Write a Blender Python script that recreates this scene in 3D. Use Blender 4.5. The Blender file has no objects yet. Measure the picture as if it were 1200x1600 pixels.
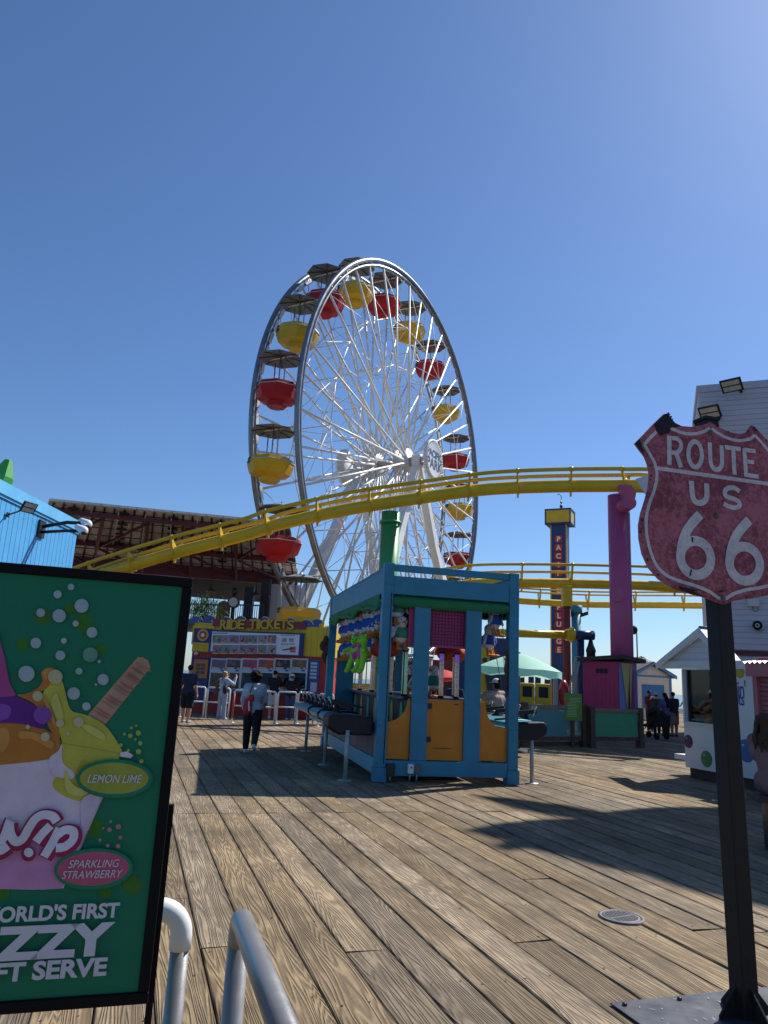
import bpy, bmesh, math, random
from mathutils import Vector, Matrix
R = math.radians
sin, cos, pi = math.sin, math.cos, math.pi
SC = bpy.context.scene
COL = SC.collection
random.seed(7)

# ------------------------------------------------------------------ camera
CAM_H = 1.68; FPX = 1140.0
_roll = math.atan(0.05); _pitch = math.atan(260*math.cos(_roll)/FPX)
_f = Vector((0, cos(_pitch), sin(_pitch))); _r0 = Vector((1, 0, 0)); _u0 = _r0.cross(_f)
_r = _r0*cos(_roll) + _u0*sin(_roll); _u = -_r0*sin(_roll) + _u0*cos(_roll)
CC = Vector((0, 0, CAM_H))
cam_d = bpy.data.cameras.new('camera'); cam = bpy.data.objects.new('camera', cam_d); COL.objects.link(cam)
cam_d.sensor_fit = 'VERTICAL'; cam_d.sensor_height = 36.0; cam_d.lens = FPX/1600*36
cam_d.clip_end = 6000; cam_d.clip_start = 0.05
cam.matrix_world = Matrix(((_r.x, _u.x, -_f.x, 0), (_r.y, _u.y, -_f.y, 0), (_r.z, _u.z, -_f.z, CAM_H), (0, 0, 0, 1)))
SC.camera = cam

# ------------------------------------------------------------------ light
SUN_AZ = 47.8; SUN_EL = 47.5
SUNV = Vector((sin(R(SUN_AZ))*cos(R(SUN_EL)), cos(R(SUN_AZ))*cos(R(SUN_EL)), sin(R(SUN_EL))))
W = bpy.data.worlds.new('World'); SC.world = W; W.use_nodes = True
nt = W.node_tree; nt.nodes.clear()
sky = nt.nodes.new('ShaderNodeTexSky'); sky.sky_type = 'NISHITA'; sky.sun_disc = False
sky.sun_elevation = R(SUN_EL); sky.sun_rotation = R(SUN_AZ); sky.air_density = 1.0; sky.dust_density = 0.38; sky.ozone_density = 10.0
bg = nt.nodes.new('ShaderNodeBackground'); bg.inputs[1].default_value = 0.091
wo = nt.nodes.new('ShaderNodeOutputWorld'); nt.links.new(sky.outputs[0], bg.inputs[0]); nt.links.new(bg.outputs[0], wo.inputs[0])
sl = bpy.data.lights.new('sun', 'SUN'); sl.energy = 5.0; sl.angle = R(0.5); sl.color = (1.0, 0.95, 0.87)
so = bpy.data.objects.new('sun', sl); COL.objects.link(so)
so.rotation_euler = (-SUNV).to_track_quat('-Z', 'Y').to_euler(); so.location = (20, 20, 40)
SC.view_settings.view_transform = 'Standard'; SC.view_settings.look = 'None'
SC.view_settings.exposure = 0.45; SC.view_settings.gamma = 1.0; SC.view_settings.use_curve_mapping = False
SC.render.film_transparent = False
SC.cycles.max_bounces = 6

# ------------------------------------------------------------------ pixel -> place helpers
def ray(x, y): return _f + _r*((x-600)/FPX) - _u*((y-800)/FPX)
def G(x, y, z=0.0):
    d = ray(x, y); return CC + d*((z-CAM_H)/d.z)
def at(x, y, Y):
    d = ray(x, y); return CC + d*(Y/d.y)
def on(x, y, p, n):
    d = ray(x, y); return CC + d*((Vector(p)-CC).dot(n)/d.dot(n))
def az(a):
    "unit vector at compass angle a (deg) right of +Y"
    return Vector((sin(R(a)), cos(R(a)), 0))
Z = Vector((0, 0, 1))

# ------------------------------------------------------------------ materials
def mat(name, col, rough=0.5, metal=0.0, var=0.10, scale=2.5, bump=0.0, bscale=40.0, spec=0.4, emit=None, dirt=0.0, coat=0.0, streak=False, alpha=None):
    m = bpy.data.materials.new(name); m.use_nodes = True
    t = m.node_tree; b = t.nodes['Principled BSDF']
    b.inputs['Roughness'].default_value = rough; b.inputs['Metallic'].default_value = metal
    b.inputs['Specular IOR Level'].default_value = spec
    if coat: b.inputs['Coat Weight'].default_value = coat
    tc = t.nodes.new('ShaderNodeTexCoord')
    src = tc.outputs['Object']
    if streak:
        mp = t.nodes.new('ShaderNodeMapping'); mp.inputs['Scale'].default_value = (1, 1, 0.12); t.links.new(src, mp.inputs[0]); src = mp.outputs[0]
    n = t.nodes.new('ShaderNodeTexNoise'); n.inputs['Scale'].default_value = scale; n.inputs['Detail'].default_value = 8; n.inputs['Roughness'].default_value = 0.65
    t.links.new(src, n.inputs['Vector'])
    mr = t.nodes.new('ShaderNodeMapRange'); mr.inputs[1].default_value = 0.3; mr.inputs[2].default_value = 0.7
    mr.inputs[3].default_value = 1-var; mr.inputs[4].default_value = 1+var
    t.links.new(n.outputs[0], mr.inputs[0])
    mx = t.nodes.new('ShaderNodeMix'); mx.data_type = 'RGBA'; mx.blend_type = 'MULTIPLY'; mx.inputs[0].default_value = 1
    mx.inputs[6].default_value = (*col, 1); t.links.new(mr.outputs[0], mx.inputs[7])
    out = mx.outputs[2]
    if dirt:
        n2 = t.nodes.new('ShaderNodeTexNoise'); n2.inputs['Scale'].default_value = scale*4; n2.inputs['Detail'].default_value = 10; n2.inputs['Roughness'].default_value = 0.75
        t.links.new(src, n2.inputs['Vector'])
        r2 = t.nodes.new('ShaderNodeMapRange'); r2.inputs[1].default_value = 0.52; r2.inputs[2].default_value = 0.72; r2.inputs[3].default_value = 0; r2.inputs[4].default_value = dirt
        t.links.new(n2.outputs[0], r2.inputs[0])
        m2 = t.nodes.new('ShaderNodeMix'); m2.data_type = 'RGBA'; t.links.new(r2.outputs[0], m2.inputs[0]); t.links.new(out, m2.inputs[6])
        m2.inputs[7].default_value = (0.06, 0.05, 0.04, 1); out = m2.outputs[2]
    t.links.new(out, b.inputs['Base Color'])
    rr = t.nodes.new('ShaderNodeMapRange'); rr.inputs[1].default_value = 0.3; rr.inputs[2].default_value = 0.7
    rr.inputs[3].default_value = max(0.02, rough-0.1); rr.inputs[4].default_value = min(1, rough+0.12)
    t.links.new(n.outputs[0], rr.inputs[0]); t.links.new(rr.outputs[0], b.inputs['Roughness'])
    if bump:
        n3 = t.nodes.new('ShaderNodeTexNoise'); n3.inputs['Scale'].default_value = bscale; n3.inputs['Detail'].default_value = 6
        t.links.new(tc.outputs['Object'], n3.inputs['Vector'])
        bp = t.nodes.new('ShaderNodeBump'); bp.inputs['Strength'].default_value = bump; bp.inputs['Distance'].default_value = 0.01
        t.links.new(n3.outputs[0], bp.inputs['Height']); t.links.new(bp.outputs[0], b.inputs['Normal'])
    if emit:
        b.inputs['Emission Color'].default_value = (*col, 1); b.inputs['Emission Strength'].default_value = emit
    return m
def boards(name, col, axis='X', pitch=0.15, depth=0.5, rough=0.55, var=0.08, line=0.55, off=0.0, dirt=0.0, width=0.06):
    "painted boarding: a groove every pitch metres along an object axis"
    m = mat(name, col, rough, var=var, dirt=dirt)
    t = m.node_tree; b = t.nodes['Principled BSDF']
    tc = t.nodes.new('ShaderNodeTexCoord'); sp = t.nodes.new('ShaderNodeSeparateXYZ'); t.links.new(tc.outputs['Object'], sp.inputs[0])
    d = t.nodes.new('ShaderNodeMath'); d.operation = 'MULTIPLY_ADD'; d.inputs[1].default_value = 1/pitch; d.inputs[2].default_value = off; t.links.new(sp.outputs[axis], d.inputs[0])
    fr = t.nodes.new('ShaderNodeMath'); fr.operation = 'FRACT'; t.links.new(d.outputs[0], fr.inputs[0])
    pg = t.nodes.new('ShaderNodeMath'); pg.operation = 'PINGPONG'; pg.inputs[1].default_value = 0.5; t.links.new(fr.outputs[0], pg.inputs[0])
    g = t.nodes.new('ShaderNodeMapRange'); g.inputs[1].default_value = 0; g.inputs[2].default_value = width; g.inputs[3].default_value = line; g.inputs[4].default_value = 1; t.links.new(pg.outputs[0], g.inputs[0])
    src = b.inputs['Base Color'].links[0].from_socket
    mx = t.nodes.new('ShaderNodeMix'); mx.data_type = 'RGBA'; mx.blend_type = 'MULTIPLY'; mx.inputs[0].default_value = 1
    t.links.new(src, mx.inputs[6]); t.links.new(g.outputs[0], mx.inputs[7]); t.links.new(mx.outputs[2], b.inputs['Base Color'])
    bp = t.nodes.new('ShaderNodeBump'); bp.inputs['Strength'].default_value = depth; bp.inputs['Distance'].default_value = 0.02
    t.links.new(g.outputs[0], bp.inputs['Height']); t.links.new(bp.outputs[0], b.inputs['Normal'])
    return m
def glass(name, tint=(0.8, 0.9, 0.92), rough=0.02, alpha=0.35):
    m = bpy.data.materials.new(name); m.use_nodes = True; t = m.node_tree; t.nodes.clear()
    o = t.nodes.new('ShaderNodeOutputMaterial'); tr = t.nodes.new('ShaderNodeBsdfTransparent'); tr.inputs[0].default_value = (*tint, 1)
    gl = t.nodes.new('ShaderNodeBsdfGlossy'); gl.inputs[1].default_value = rough
    fr = t.nodes.new('ShaderNodeFresnel'); fr.inputs[0].default_value = 1.5
    ad = t.nodes.new('ShaderNodeMath'); ad.operation = 'ADD'; ad.inputs[1].default_value = alpha*0.5; ad.use_clamp = True; t.links.new(fr.outputs[0], ad.inputs[0])
    mx = t.nodes.new('ShaderNodeMixShader'); t.links.new(ad.outputs[0], mx.inputs[0]); t.links.new(tr.outputs[0], mx.inputs[1]); t.links.new(gl.outputs[0], mx.inputs[2])
    t.links.new(mx.outputs[0], o.inputs[0]); return m
def flat(name, col, rough=0.5): return mat(name, col, rough, var=0.03, spec=0.25)

# ------------------------------------------------------------------ mesh builder
class MB:
    def __init__(s): s.v = []; s.f = []; s.m = []; s.sm = []; s.cur = 0; s.smooth = False
    def _add(s, vs, fs, smooth=None):
        o = len(s.v); s.v += [Vector(p) for p in vs]
        for f in fs: s.f.append([o+i for i in f]); s.m.append(s.cur); s.sm.append(s.smooth if smooth is None else smooth)
        return s
    def box(s, x0, y0, z0, x1, y1, z1):
        return s._add([(x, y, z) for z in (z0, z1) for y in (y0, y1) for x in (x0, x1)],
                      [(0, 2, 3, 1), (4, 5, 7, 6), (0, 1, 5, 4), (2, 6, 7, 3), (0, 4, 6, 2), (1, 3, 7, 5)], False)
    def obox(s, c, ax, ay, az_):
        "box about centre c with half-axis vectors"
        c = Vector(c); ax = Vector(ax); ay = Vector(ay); az_ = Vector(az_)
        vs = [c + ax*i + ay*j + az_*k for k in (-1, 1) for j in (-1, 1) for i in (-1, 1)]
        return s._add(vs, [(0, 2, 3, 1), (4, 5, 7, 6), (0, 1, 5, 4), (2, 6, 7, 3), (0, 4, 6, 2), (1, 3, 7, 5)], False)
    def beam(s, p0, p1, w, h, up=Z):
        p0 = Vector(p0); p1 = Vector(p1); d = p1-p0; L = d.length; d.normalize()
        sd = d.cross(Vector(up))
        if sd.length < 1e-4: sd = d.cross(Vector((1, 0, 0)))
        sd.normalize(); upv = sd.cross(d)
        return s.obox((p0+p1)/2, d*(L/2), sd*(w/2), upv*(h/2))
    def tube(s, pts, r, n=10, caps=True, closed=False, rx=None):
        pts = [Vector(p) for p in pts]; N = len(pts)
        rs = r if isinstance(r, (list, tuple)) else [r]*N
        vs = []; prev = None
        for i in range(N):
            if closed: d = pts[(i+1) % N]-pts[i-1]
            else: d = pts[min(i+1, N-1)]-pts[max(i-1, 0)]
            d.normalize()
            if prev is None:
                a = d.cross(Z)
                if a.length < 1e-3: a = d.cross(Vector((1, 0, 0)))
                a.normalize()
            else:
                a = prev - d*prev.dot(d)
                if a.length < 1e-6: a = d.orthogonal()
                a.normalize()
            prev = a; b = d.cross(a)
            for k in range(n):
                q = 2*pi*k/n; vs.append(pts[i] + a*(rs[i]*cos(q)) + b*(rs[i]*sin(q)))
        fs = []; M = N if closed else N-1
        for i in range(M):
            j = (i+1) % N
            for k in range(n): fs.append((i*n+k, i*n+(k+1) % n, j*n+(k+1) % n, j*n+k))
        s._add(vs, fs, True)
        if caps and not closed:
            o = len(s.v)-len(vs)
            for ring, rev in ((0, True), (N-1, False)):
                f = [o+ring*n+k for k in range(n)]
                if rev: f = f[::-1]
                s.f.append(f); s.m.append(s.cur); s.sm.append(False)
        return s
    def capsule(s, p0, p1, r0, r1, n=12):
        p0 = Vector(p0); p1 = Vector(p1); d = (p1-p0)
        if d.length < 1e-6: d = Vector((0, 0, 1e-3)); p1 = p0+d
        d.normalize(); pts = []; rs = []
        for q in (80, 55, 25): pts.append(p0 - d*(r0*sin(R(q)))); rs.append(r0*cos(R(q)))
        pts += [p0, p1]; rs += [r0, r1]
        for q in (25, 55, 80): pts.append(p1 + d*(r1*sin(R(q)))); rs.append(r1*cos(R(q)))
        return s.tube(pts, rs, n)
    def lathe(s, prof, n=24, M=None, ang=2*pi):
        M = M or Matrix(); vs = []; full = abs(ang-2*pi) < 1e-6; K = n if full else n+1
        for (r, z) in prof:
            for k in range(K): q = ang*k/n; vs.append(M @ Vector((r*cos(q), r*sin(q), z)))
        fs = []
        for i in range(len(prof)-1):
            for k in range(n):
                k2 = (k+1) % K; fs.append((i*K+k, i*K+k2, (i+1)*K+k2, (i+1)*K+k))
        return s._add(vs, fs, True if s.smooth is not None else False)
    def ell(s, c, rx, ry, rz, nu=14, nv=9, M=None):
        c = Vector(c); vs = []; M = M or Matrix.Identity(3)
        for i in range(nv+1):
            t = pi*i/nv
            for k in range(nu):
                q = 2*pi*k/nu; vs.append(c + M @ Vector((rx*sin(t)*cos(q), ry*sin(t)*sin(q), rz*cos(t))))
        fs = []
        for i in range(nv):
            for k in range(nu):
                k2 = (k+1) % nu; fs.append((i*nu+k, (i+1)*nu+k, (i+1)*nu+k2, i*nu+k2))
        return s._add(vs, fs, True)
    def poly(s, pts): return s._add(pts, [tuple(range(len(pts)))], False)
    def prism(s, pts, d):
        "planar polygon (3D points) extruded by vector d"
        n = len(pts); d = Vector(d); a = [Vector(p) for p in pts]
        s._add(a + [p+d for p in a], [tuple(range(n))[::-1], tuple(range(n, 2*n))] + [(i, (i+1) % n, n+(i+1) % n, n+i) for i in range(n)], False)
        return s
    def ribbon(s, path, w, P, closed=False, lift=0.0):
        "flat stroke: 2D path mapped by P(a,b,lift)"
        n = len(path); L = []; Rr = []
        for i in range(n):
            p = Vector(path[i]).to_2d()
            if closed: a = Vector(path[i-1]).to_2d(); b = Vector(path[(i+1) % n]).to_2d()
            else: a = Vector(path[max(i-1, 0)]).to_2d(); b = Vector(path[min(i+1, n-1)]).to_2d()
            d1 = (p-a); d2 = (b-p)
            if d1.length < 1e-9: d1 = d2.copy()
            if d2.length < 1e-9: d2 = d1.copy()
            d1.normalize(); d2.normalize(); t = (d1+d2)
            if t.length < 1e-6: t = d1.copy()
            t.normalize(); nn = Vector((-t.y, t.x)); k = 1/max(0.5, nn.dot(Vector((-d1.y, d1.x))))
            L.append(p+nn*(w/2*k)); Rr.append(p-nn*(w/2*k))
        vs = [P(q.x, q.y, lift) for q in L] + [P(q.x, q.y, lift) for q in Rr]
        m = n if closed else n-1
        return s._add(vs, [(i, n+i, n+(i+1) % n, (i+1) % n) for i in range(m)], False)
    def merge(s, me, M=None):
        "append the faces of a mesh datablock"
        M = M or Matrix()
        s._add([M @ v.co for v in me.vertices], [tuple(p.vertices) for p in me.polygons], False); return s
    def build(s, name, mats, parent=None, world=False, bevel=0.0, kind=None, weld=False, seg=2):
        me = bpy.data.meshes.new(name)
        vs = s.v
        if world and parent is not None:
            top = parent
            while top.parent is not None: top = top.parent
            Mi = TM[top.name].inverted(); vs = [Mi @ v for v in vs]
        me.from_pydata([tuple(v) for v in vs], [], s.f)
        if not isinstance(mats, (list, tuple)): mats = [mats]
        for m in mats: me.materials.append(m)
        for i, p in enumerate(me.polygons): p.material_index = min(s.m[i], len(mats)-1); p.use_smooth = s.sm[i]
        bm = bmesh.new(); bm.from_mesh(me)
        if weld: bmesh.ops.remove_doubles(bm, verts=bm.verts, dist=1e-5)
        bmesh.ops.recalc_face_normals(bm, faces=bm.faces); bm.to_mesh(me); bm.free(); me.update()
        o = bpy.data.objects.new(name, me); COL.objects.link(o)
        if parent is not None: o.parent = parent
        if kind: o['kind'] = kind
        if bevel:
            b = o.modifiers.new('bevel', 'BEVEL'); b.width = bevel; b.segments = seg; b.limit_method = 'ANGLE'; b.angle_limit = R(40); b.harden_normals = False
        return o
TM = {}
def thing(name, label, cat, loc=(0, 0, 0), rotz=0.0, group=None):
    o = bpy.data.objects.new(name, None); COL.objects.link(o); o.empty_display_size = 0.2
    o.location = loc; o.rotation_euler = (0, 0, rotz); o['label'] = label; o['category'] = cat
    if group: o['group'] = group
    TM[o.name] = Matrix.Translation(Vector(loc)) @ Matrix.Rotation(rotz, 4, 'Z')
    return o
def tag(o, label, cat, group=None):
    o['label'] = label; o['category'] = cat
    if group: o['group'] = group
    return o
def dup(root, loc, rotz, label, group=None):
    r = root.copy(); COL.objects.link(r); r.location = loc; r.rotation_euler = (0, 0, rotz); r['label'] = label
    TM[r.name] = Matrix.Translation(Vector(loc)) @ Matrix.Rotation(rotz, 4, 'Z')
    if group: r['group'] = group
    for ch in [c for c in bpy.data.objects if c.parent == root]:
        c = ch.copy(); COL.objects.link(c); c.parent = r
        for g in [q for q in bpy.data.objects if q.parent == ch]:
            d = g.copy(); COL.objects.link(d); d.parent = c
    return r
def text_mesh(body, size=1.0, bold=0.0, shear=0.0, align='LEFT', spacing=1.0, extrude=0.0, lines=1.0):
    c = bpy.data.curves.new('lettering', 'FONT'); c.body = body; c.size = size; c.offset = bold; c.shear = shear; c.align_x = align
    c.space_character = spacing; c.extrude = extrude; c.resolution_u = 4; c.space_line = lines
    o = bpy.data.objects.new('lettering', c); COL.objects.link(o)
    dg = bpy.context.evaluated_depsgraph_get(); me = bpy.data.meshes.new_from_object(o.evaluated_get(dg))
    bpy.data.objects.remove(o); bpy.data.curves.remove(c); return me
def frame(o, x, y):
    "matrix with origin o, x axis x, y axis y"
    x = Vector(x).normalized(); y = Vector(y).normalized(); z = x.cross(y)
    return Matrix(((x.x, y.x, z.x, o[0]), (x.y, y.y, z.y, o[1]), (x.z, y.z, z.z, o[2]), (0, 0, 0, 1)))
def blob(mb, voxel=0.014, smooth=6, fac=0.5):
    "one continuous skin over the solids in mb"
    o = mb.build('skin', MISC); m = o.modifiers.new('r', 'REMESH'); m.mode = 'VOXEL'; m.voxel_size = voxel
    if smooth:
        q = o.modifiers.new('s', 'SMOOTH'); q.iterations = smooth; q.factor = fac
    dg = bpy.context.evaluated_depsgraph_get(); me = bpy.data.meshes.new_from_object(o.evaluated_get(dg))
    old = o.data; bpy.data.objects.remove(o); bpy.data.meshes.remove(old)
    for p in me.polygons: p.use_smooth = True
    return me
def link_mesh(name, me, m, parent=None):
    me.materials.clear(); me.materials.append(m); me.name = name
    o = bpy.data.objects.new(name, me); COL.objects.link(o)
    if parent is not None: o.parent = parent
    return o
MISC = flat('misc_grey', (0.4, 0.4, 0.4))
M_ = {}
def C(n, *a, **k):
    if n not in M_: M_[n] = mat(n, *a, **k)
    return M_[n]
white_paint = mat('white_paint', (0.78, 0.78, 0.76), 0.4, var=0.06, dirt=0.15)
black_paint = mat('black_paint', (0.012, 0.012, 0.013), 0.6, var=0.2, spec=0.15)
dark_metal = mat('dark_metal', (0.03, 0.032, 0.036), 0.4, metal=0.3)
steel = mat('galvanised_steel', (0.36, 0.36, 0.355), 0.42, metal=0.35, var=0.12, scale=6)
grey_steel = mat('grey_rim_steel', (0.22, 0.23, 0.25), 0.38, metal=0.6, var=0.2, scale=1.5)
yellow = mat('yellow_paint', (0.60, 0.40, 0.012), 0.38, var=0.12, scale=1.6, coat=0.1, dirt=0.22)
red_paint = mat('red_paint', (0.42, 0.022, 0.025), 0.4, var=0.1)
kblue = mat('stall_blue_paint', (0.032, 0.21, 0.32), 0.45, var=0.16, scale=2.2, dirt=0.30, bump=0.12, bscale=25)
orange = mat('orange_paint', (0.60, 0.20, 0.012), 0.45, var=0.14, dirt=0.28)
green_cloth = mat('green_awning', (0.02, 0.17, 0.06), 0.8, var=0.15, bump=0.3, bscale=12)
pink_paint = mat('pink_panel', (0.42, 0.05, 0.16), 0.55)
# ------------------------------------------------------------------ setting: boardwalk, sea
def wood_mat():
    m = bpy.data.materials.new('weathered_plank'); m.use_nodes = True; t = m.node_tree; b = t.nodes['Principled BSDF']
    N = t.nodes.new; L = t.links.new
    uv = N('ShaderNodeUVMap'); uv.uv_map = 'plank'
    at_ = N('ShaderNodeAttribute'); at_.attribute_name = 'seed'
    mp = N('ShaderNodeMapping'); mp.inputs['Scale'].default_value = (0.30, 5.0, 1); L(uv.outputs[0], mp.inputs[0])
    n1 = N('ShaderNodeTexNoise'); n1.inputs['Scale'].default_value = 1.0; n1.inputs['Detail'].default_value = 3.2; n1.inputs['Roughness'].default_value = 0.42; n1.inputs['Distortion'].default_value = 0.25
    L(mp.outputs[0], n1.inputs['Vector'])
    mu = N('ShaderNodeMath'); mu.operation = 'MULTIPLY'; mu.inputs[1].default_value = 190; L(n1.outputs[0], mu.inputs[0])
    si = N('ShaderNodeMath'); si.operation = 'SINE'; L(mu.outputs[0], si.inputs[0])
    g = N('ShaderNodeMapRange'); g.inputs[1].default_value = -0.9; g.inputs[2].default_value = 0.9; L(si.outputs[0], g.inputs[0])
    # fibres
    mp2 = N('ShaderNodeMapping'); mp2.inputs['Scale'].default_value = (2.2, 130, 1); L(uv.outputs[0], mp2.inputs[0])
    n2 = N('ShaderNodeTexNoise'); n2.inputs['Scale'].default_value = 1.0; n2.inputs['Detail'].default_value = 4; L(mp2.outputs[0], n2.inputs['Vector'])
    # blotches
    mp3 = N('ShaderNodeMapping'); mp3.inputs['Scale'].default_value = (1.6, 3.5, 1); L(uv.outputs[0], mp3.inputs[0])
    n3 = N('ShaderNodeTexNoise'); n3.inputs['Scale'].default_value = 1.0; n3.inputs['Detail'].default_value = 7; n3.inputs['Roughness'].default_value = 0.7; L(mp3.outputs[0], n3.inputs['Vector'])
    cr = N('ShaderNodeValToRGB'); e = cr.color_ramp.elements
    e[0].position = 0.0; e[0].color = (0.046, 0.034, 0.022, 1); e[1].position = 1.0; e[1].color = (0.355, 0.268, 0.168, 1)
    x = cr.color_ramp.elements.new(0.45); x.color = (0.196, 0.144, 0.088, 1)
    # grain mix 
    am_ = N('ShaderNodeMapRange'); am_.inputs[1].default_value = 0.34; am_.inputs[2].default_value = 0.64; am_.inputs[3].default_value = 0.16; am_.inputs[4].default_value = 0.50; L(n3.outputs[0], am_.inputs[0])
    gc = N('ShaderNodeMath'); gc.operation = 'SUBTRACT'; gc.inputs[1].default_value = 0.5; L(g.outputs[0], gc.inputs[0])
    a1 = N('ShaderNodeMath'); a1.operation = 'MULTIPLY_ADD'; a1.inputs[2].default_value = 0.36; L(gc.outputs[0], a1.inputs[0]); L(am_.outputs[0], a1.inputs[1])
    a2 = N('ShaderNodeMath'); a2.operation = 'MULTIPLY_ADD'; a2.inputs[1].default_value = 0.5; L(n2.outputs[0], a2.inputs[0]); L(a1.outputs[0], a2.inputs[2])
    L(a2.outputs[0], cr.inputs[0])
    bl = N('ShaderNodeMapRange'); bl.inputs[1].default_value = 0.3; bl.inputs[2].default_value = 0.72; bl.inputs[3].default_value = 0.62; bl.inputs[4].default_value = 1.2; L(n3.outputs[0], bl.inputs[0])
    mx = N('ShaderNodeMix'); mx.data_type = 'RGBA'; mx.blend_type = 'MULTIPLY'; mx.inputs[0].default_value = 1; L(cr.outputs[0], mx.inputs[6]); L(bl.outputs[0], mx.inputs[7])
    hs = N('ShaderNodeHueSaturation'); L(mx.outputs[2], hs.inputs['Color'])
    sv = N('ShaderNodeMapRange'); sv.inputs[3].default_value = 0.74; sv.inputs[4].default_value = 1.16; L(at_.outputs['Fac'], sv.inputs[0]); L(sv.outputs[0], hs.inputs['Value'])
    w = N('ShaderNodeMath'); w.operation = 'FRACT'; w2 = N('ShaderNodeMath'); w2.operation = 'MULTIPLY'; w2.inputs[1].default_value = 7.3; L(at_.outputs['Fac'], w2.inputs[0]); L(w2.outputs[0], w.inputs[0])
    ss = N('ShaderNodeMapRange'); ss.inputs[3].default_value = 0.85; ss.inputs[4].default_value = 1.15; L(w.outputs[0], ss.inputs[0]); L(ss.outputs[0], hs.inputs['Saturation'])
    # sparse pale scuffs and dark spots (gum)
    mp4 = N('ShaderNodeMapping'); mp4.inputs['Scale'].default_value = (4, 9, 1); L(uv.outputs[0], mp4.inputs[0])
    vo = N('ShaderNodeTexVoronoi'); vo.inputs['Scale'].default_value = 0.6; L(uv.outputs[0], vo.inputs['Vector'])
    vs = N('ShaderNodeMath'); vs.operation = 'LESS_THAN'; vs.inputs[1].default_value = 0.016; L(vo.outputs['Distance'], vs.inputs[0])
    m5 = N('ShaderNodeMix'); m5.data_type = 'RGBA'; L(vs.outputs[0], m5.inputs[0]); L(hs.outputs[0], m5.inputs[6]); m5.inputs[7].default_value = (0.03, 0.026, 0.022, 1)
    L(m5.outputs[2], b.inputs['Base Color'])
    tcg = N('ShaderNodeTexCoord'); ng = N('ShaderNodeTexNoise'); ng.inputs['Scale'].default_value = 0.55; ng.inputs['Detail'].default_value = 9; ng.inputs['Roughness'].default_value = 0.72; L(tcg.outputs['Object'], ng.inputs['Vector'])
    mg = N('ShaderNodeMapRange'); mg.inputs[1].default_value = 0.36; mg.inputs[2].default_value = 0.64; mg.inputs[3].default_value = 0.66; mg.inputs[4].default_value = 1.22; L(ng.outputs[0], mg.inputs[0])
    m6 = N('ShaderNodeMix'); m6.data_type = 'RGBA'; m6.blend_type = 'MULTIPLY'; m6.inputs[0].default_value = 1; L(m5.outputs[2], m6.inputs[6]); L(mg.outputs[0], m6.inputs[7]); 
    ue = N('ShaderNodeUVMap'); ue.uv_map = 'edge'; se = N('ShaderNodeSeparateXYZ'); L(ue.outputs[0], se.inputs[0])
    pe_ = N('ShaderNodeMath'); pe_.operation = 'PINGPONG'; pe_.inputs[1].default_value = 0.5; L(se.outputs[0], pe_.inputs[0])
    na = N('ShaderNodeMath'); na.operation = 'MULTIPLY_ADD'; na.inputs[1].default_value = 0.22; L(n3.outputs[0], na.inputs[0]); L(pe_.outputs[0], na.inputs[2])
    me_ = N('ShaderNodeMapRange'); me_.inputs[1].default_value = 0.06; me_.inputs[2].default_value = 0.22; me_.inputs[3].default_value = 0.5; me_.inputs[4].default_value = 1.0; L(na.outputs[0], me_.inputs[0])
    m7 = N('ShaderNodeMix'); m7.data_type = 'RGBA'; m7.blend_type = 'MULTIPLY'; m7.inputs[0].default_value = 1; L(m6.outputs[2], m7.inputs[6]); L(me_.outputs[0], m7.inputs[7]); L(m7.outputs[2], b.inputs['Base Color'])
    b.inputs['Roughness'].default_value = 0.82; b.inputs['Specular IOR Level'].default_value = 0.25
    hb = N('ShaderNodeMath'); hb.operation = 'MULTIPLY_ADD'; hb.inputs[1].default_value = 0.6; L(n2.outputs[0], hb.inputs[0]); L(g.outputs[0], hb.inputs[2])
    bp = N('ShaderNodeBump'); bp.inputs['Strength'].default_value = 0.8; bp.inputs['Distance'].default_value = 0.006; L(hb.outputs[0], bp.inputs['Height']); L(bp.outputs[0], b.inputs['Normal'])
    return m
PLANK_AZ = -17.8
PV = az(PLANK_AZ); PU = az(PLANK_AZ+90)
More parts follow.
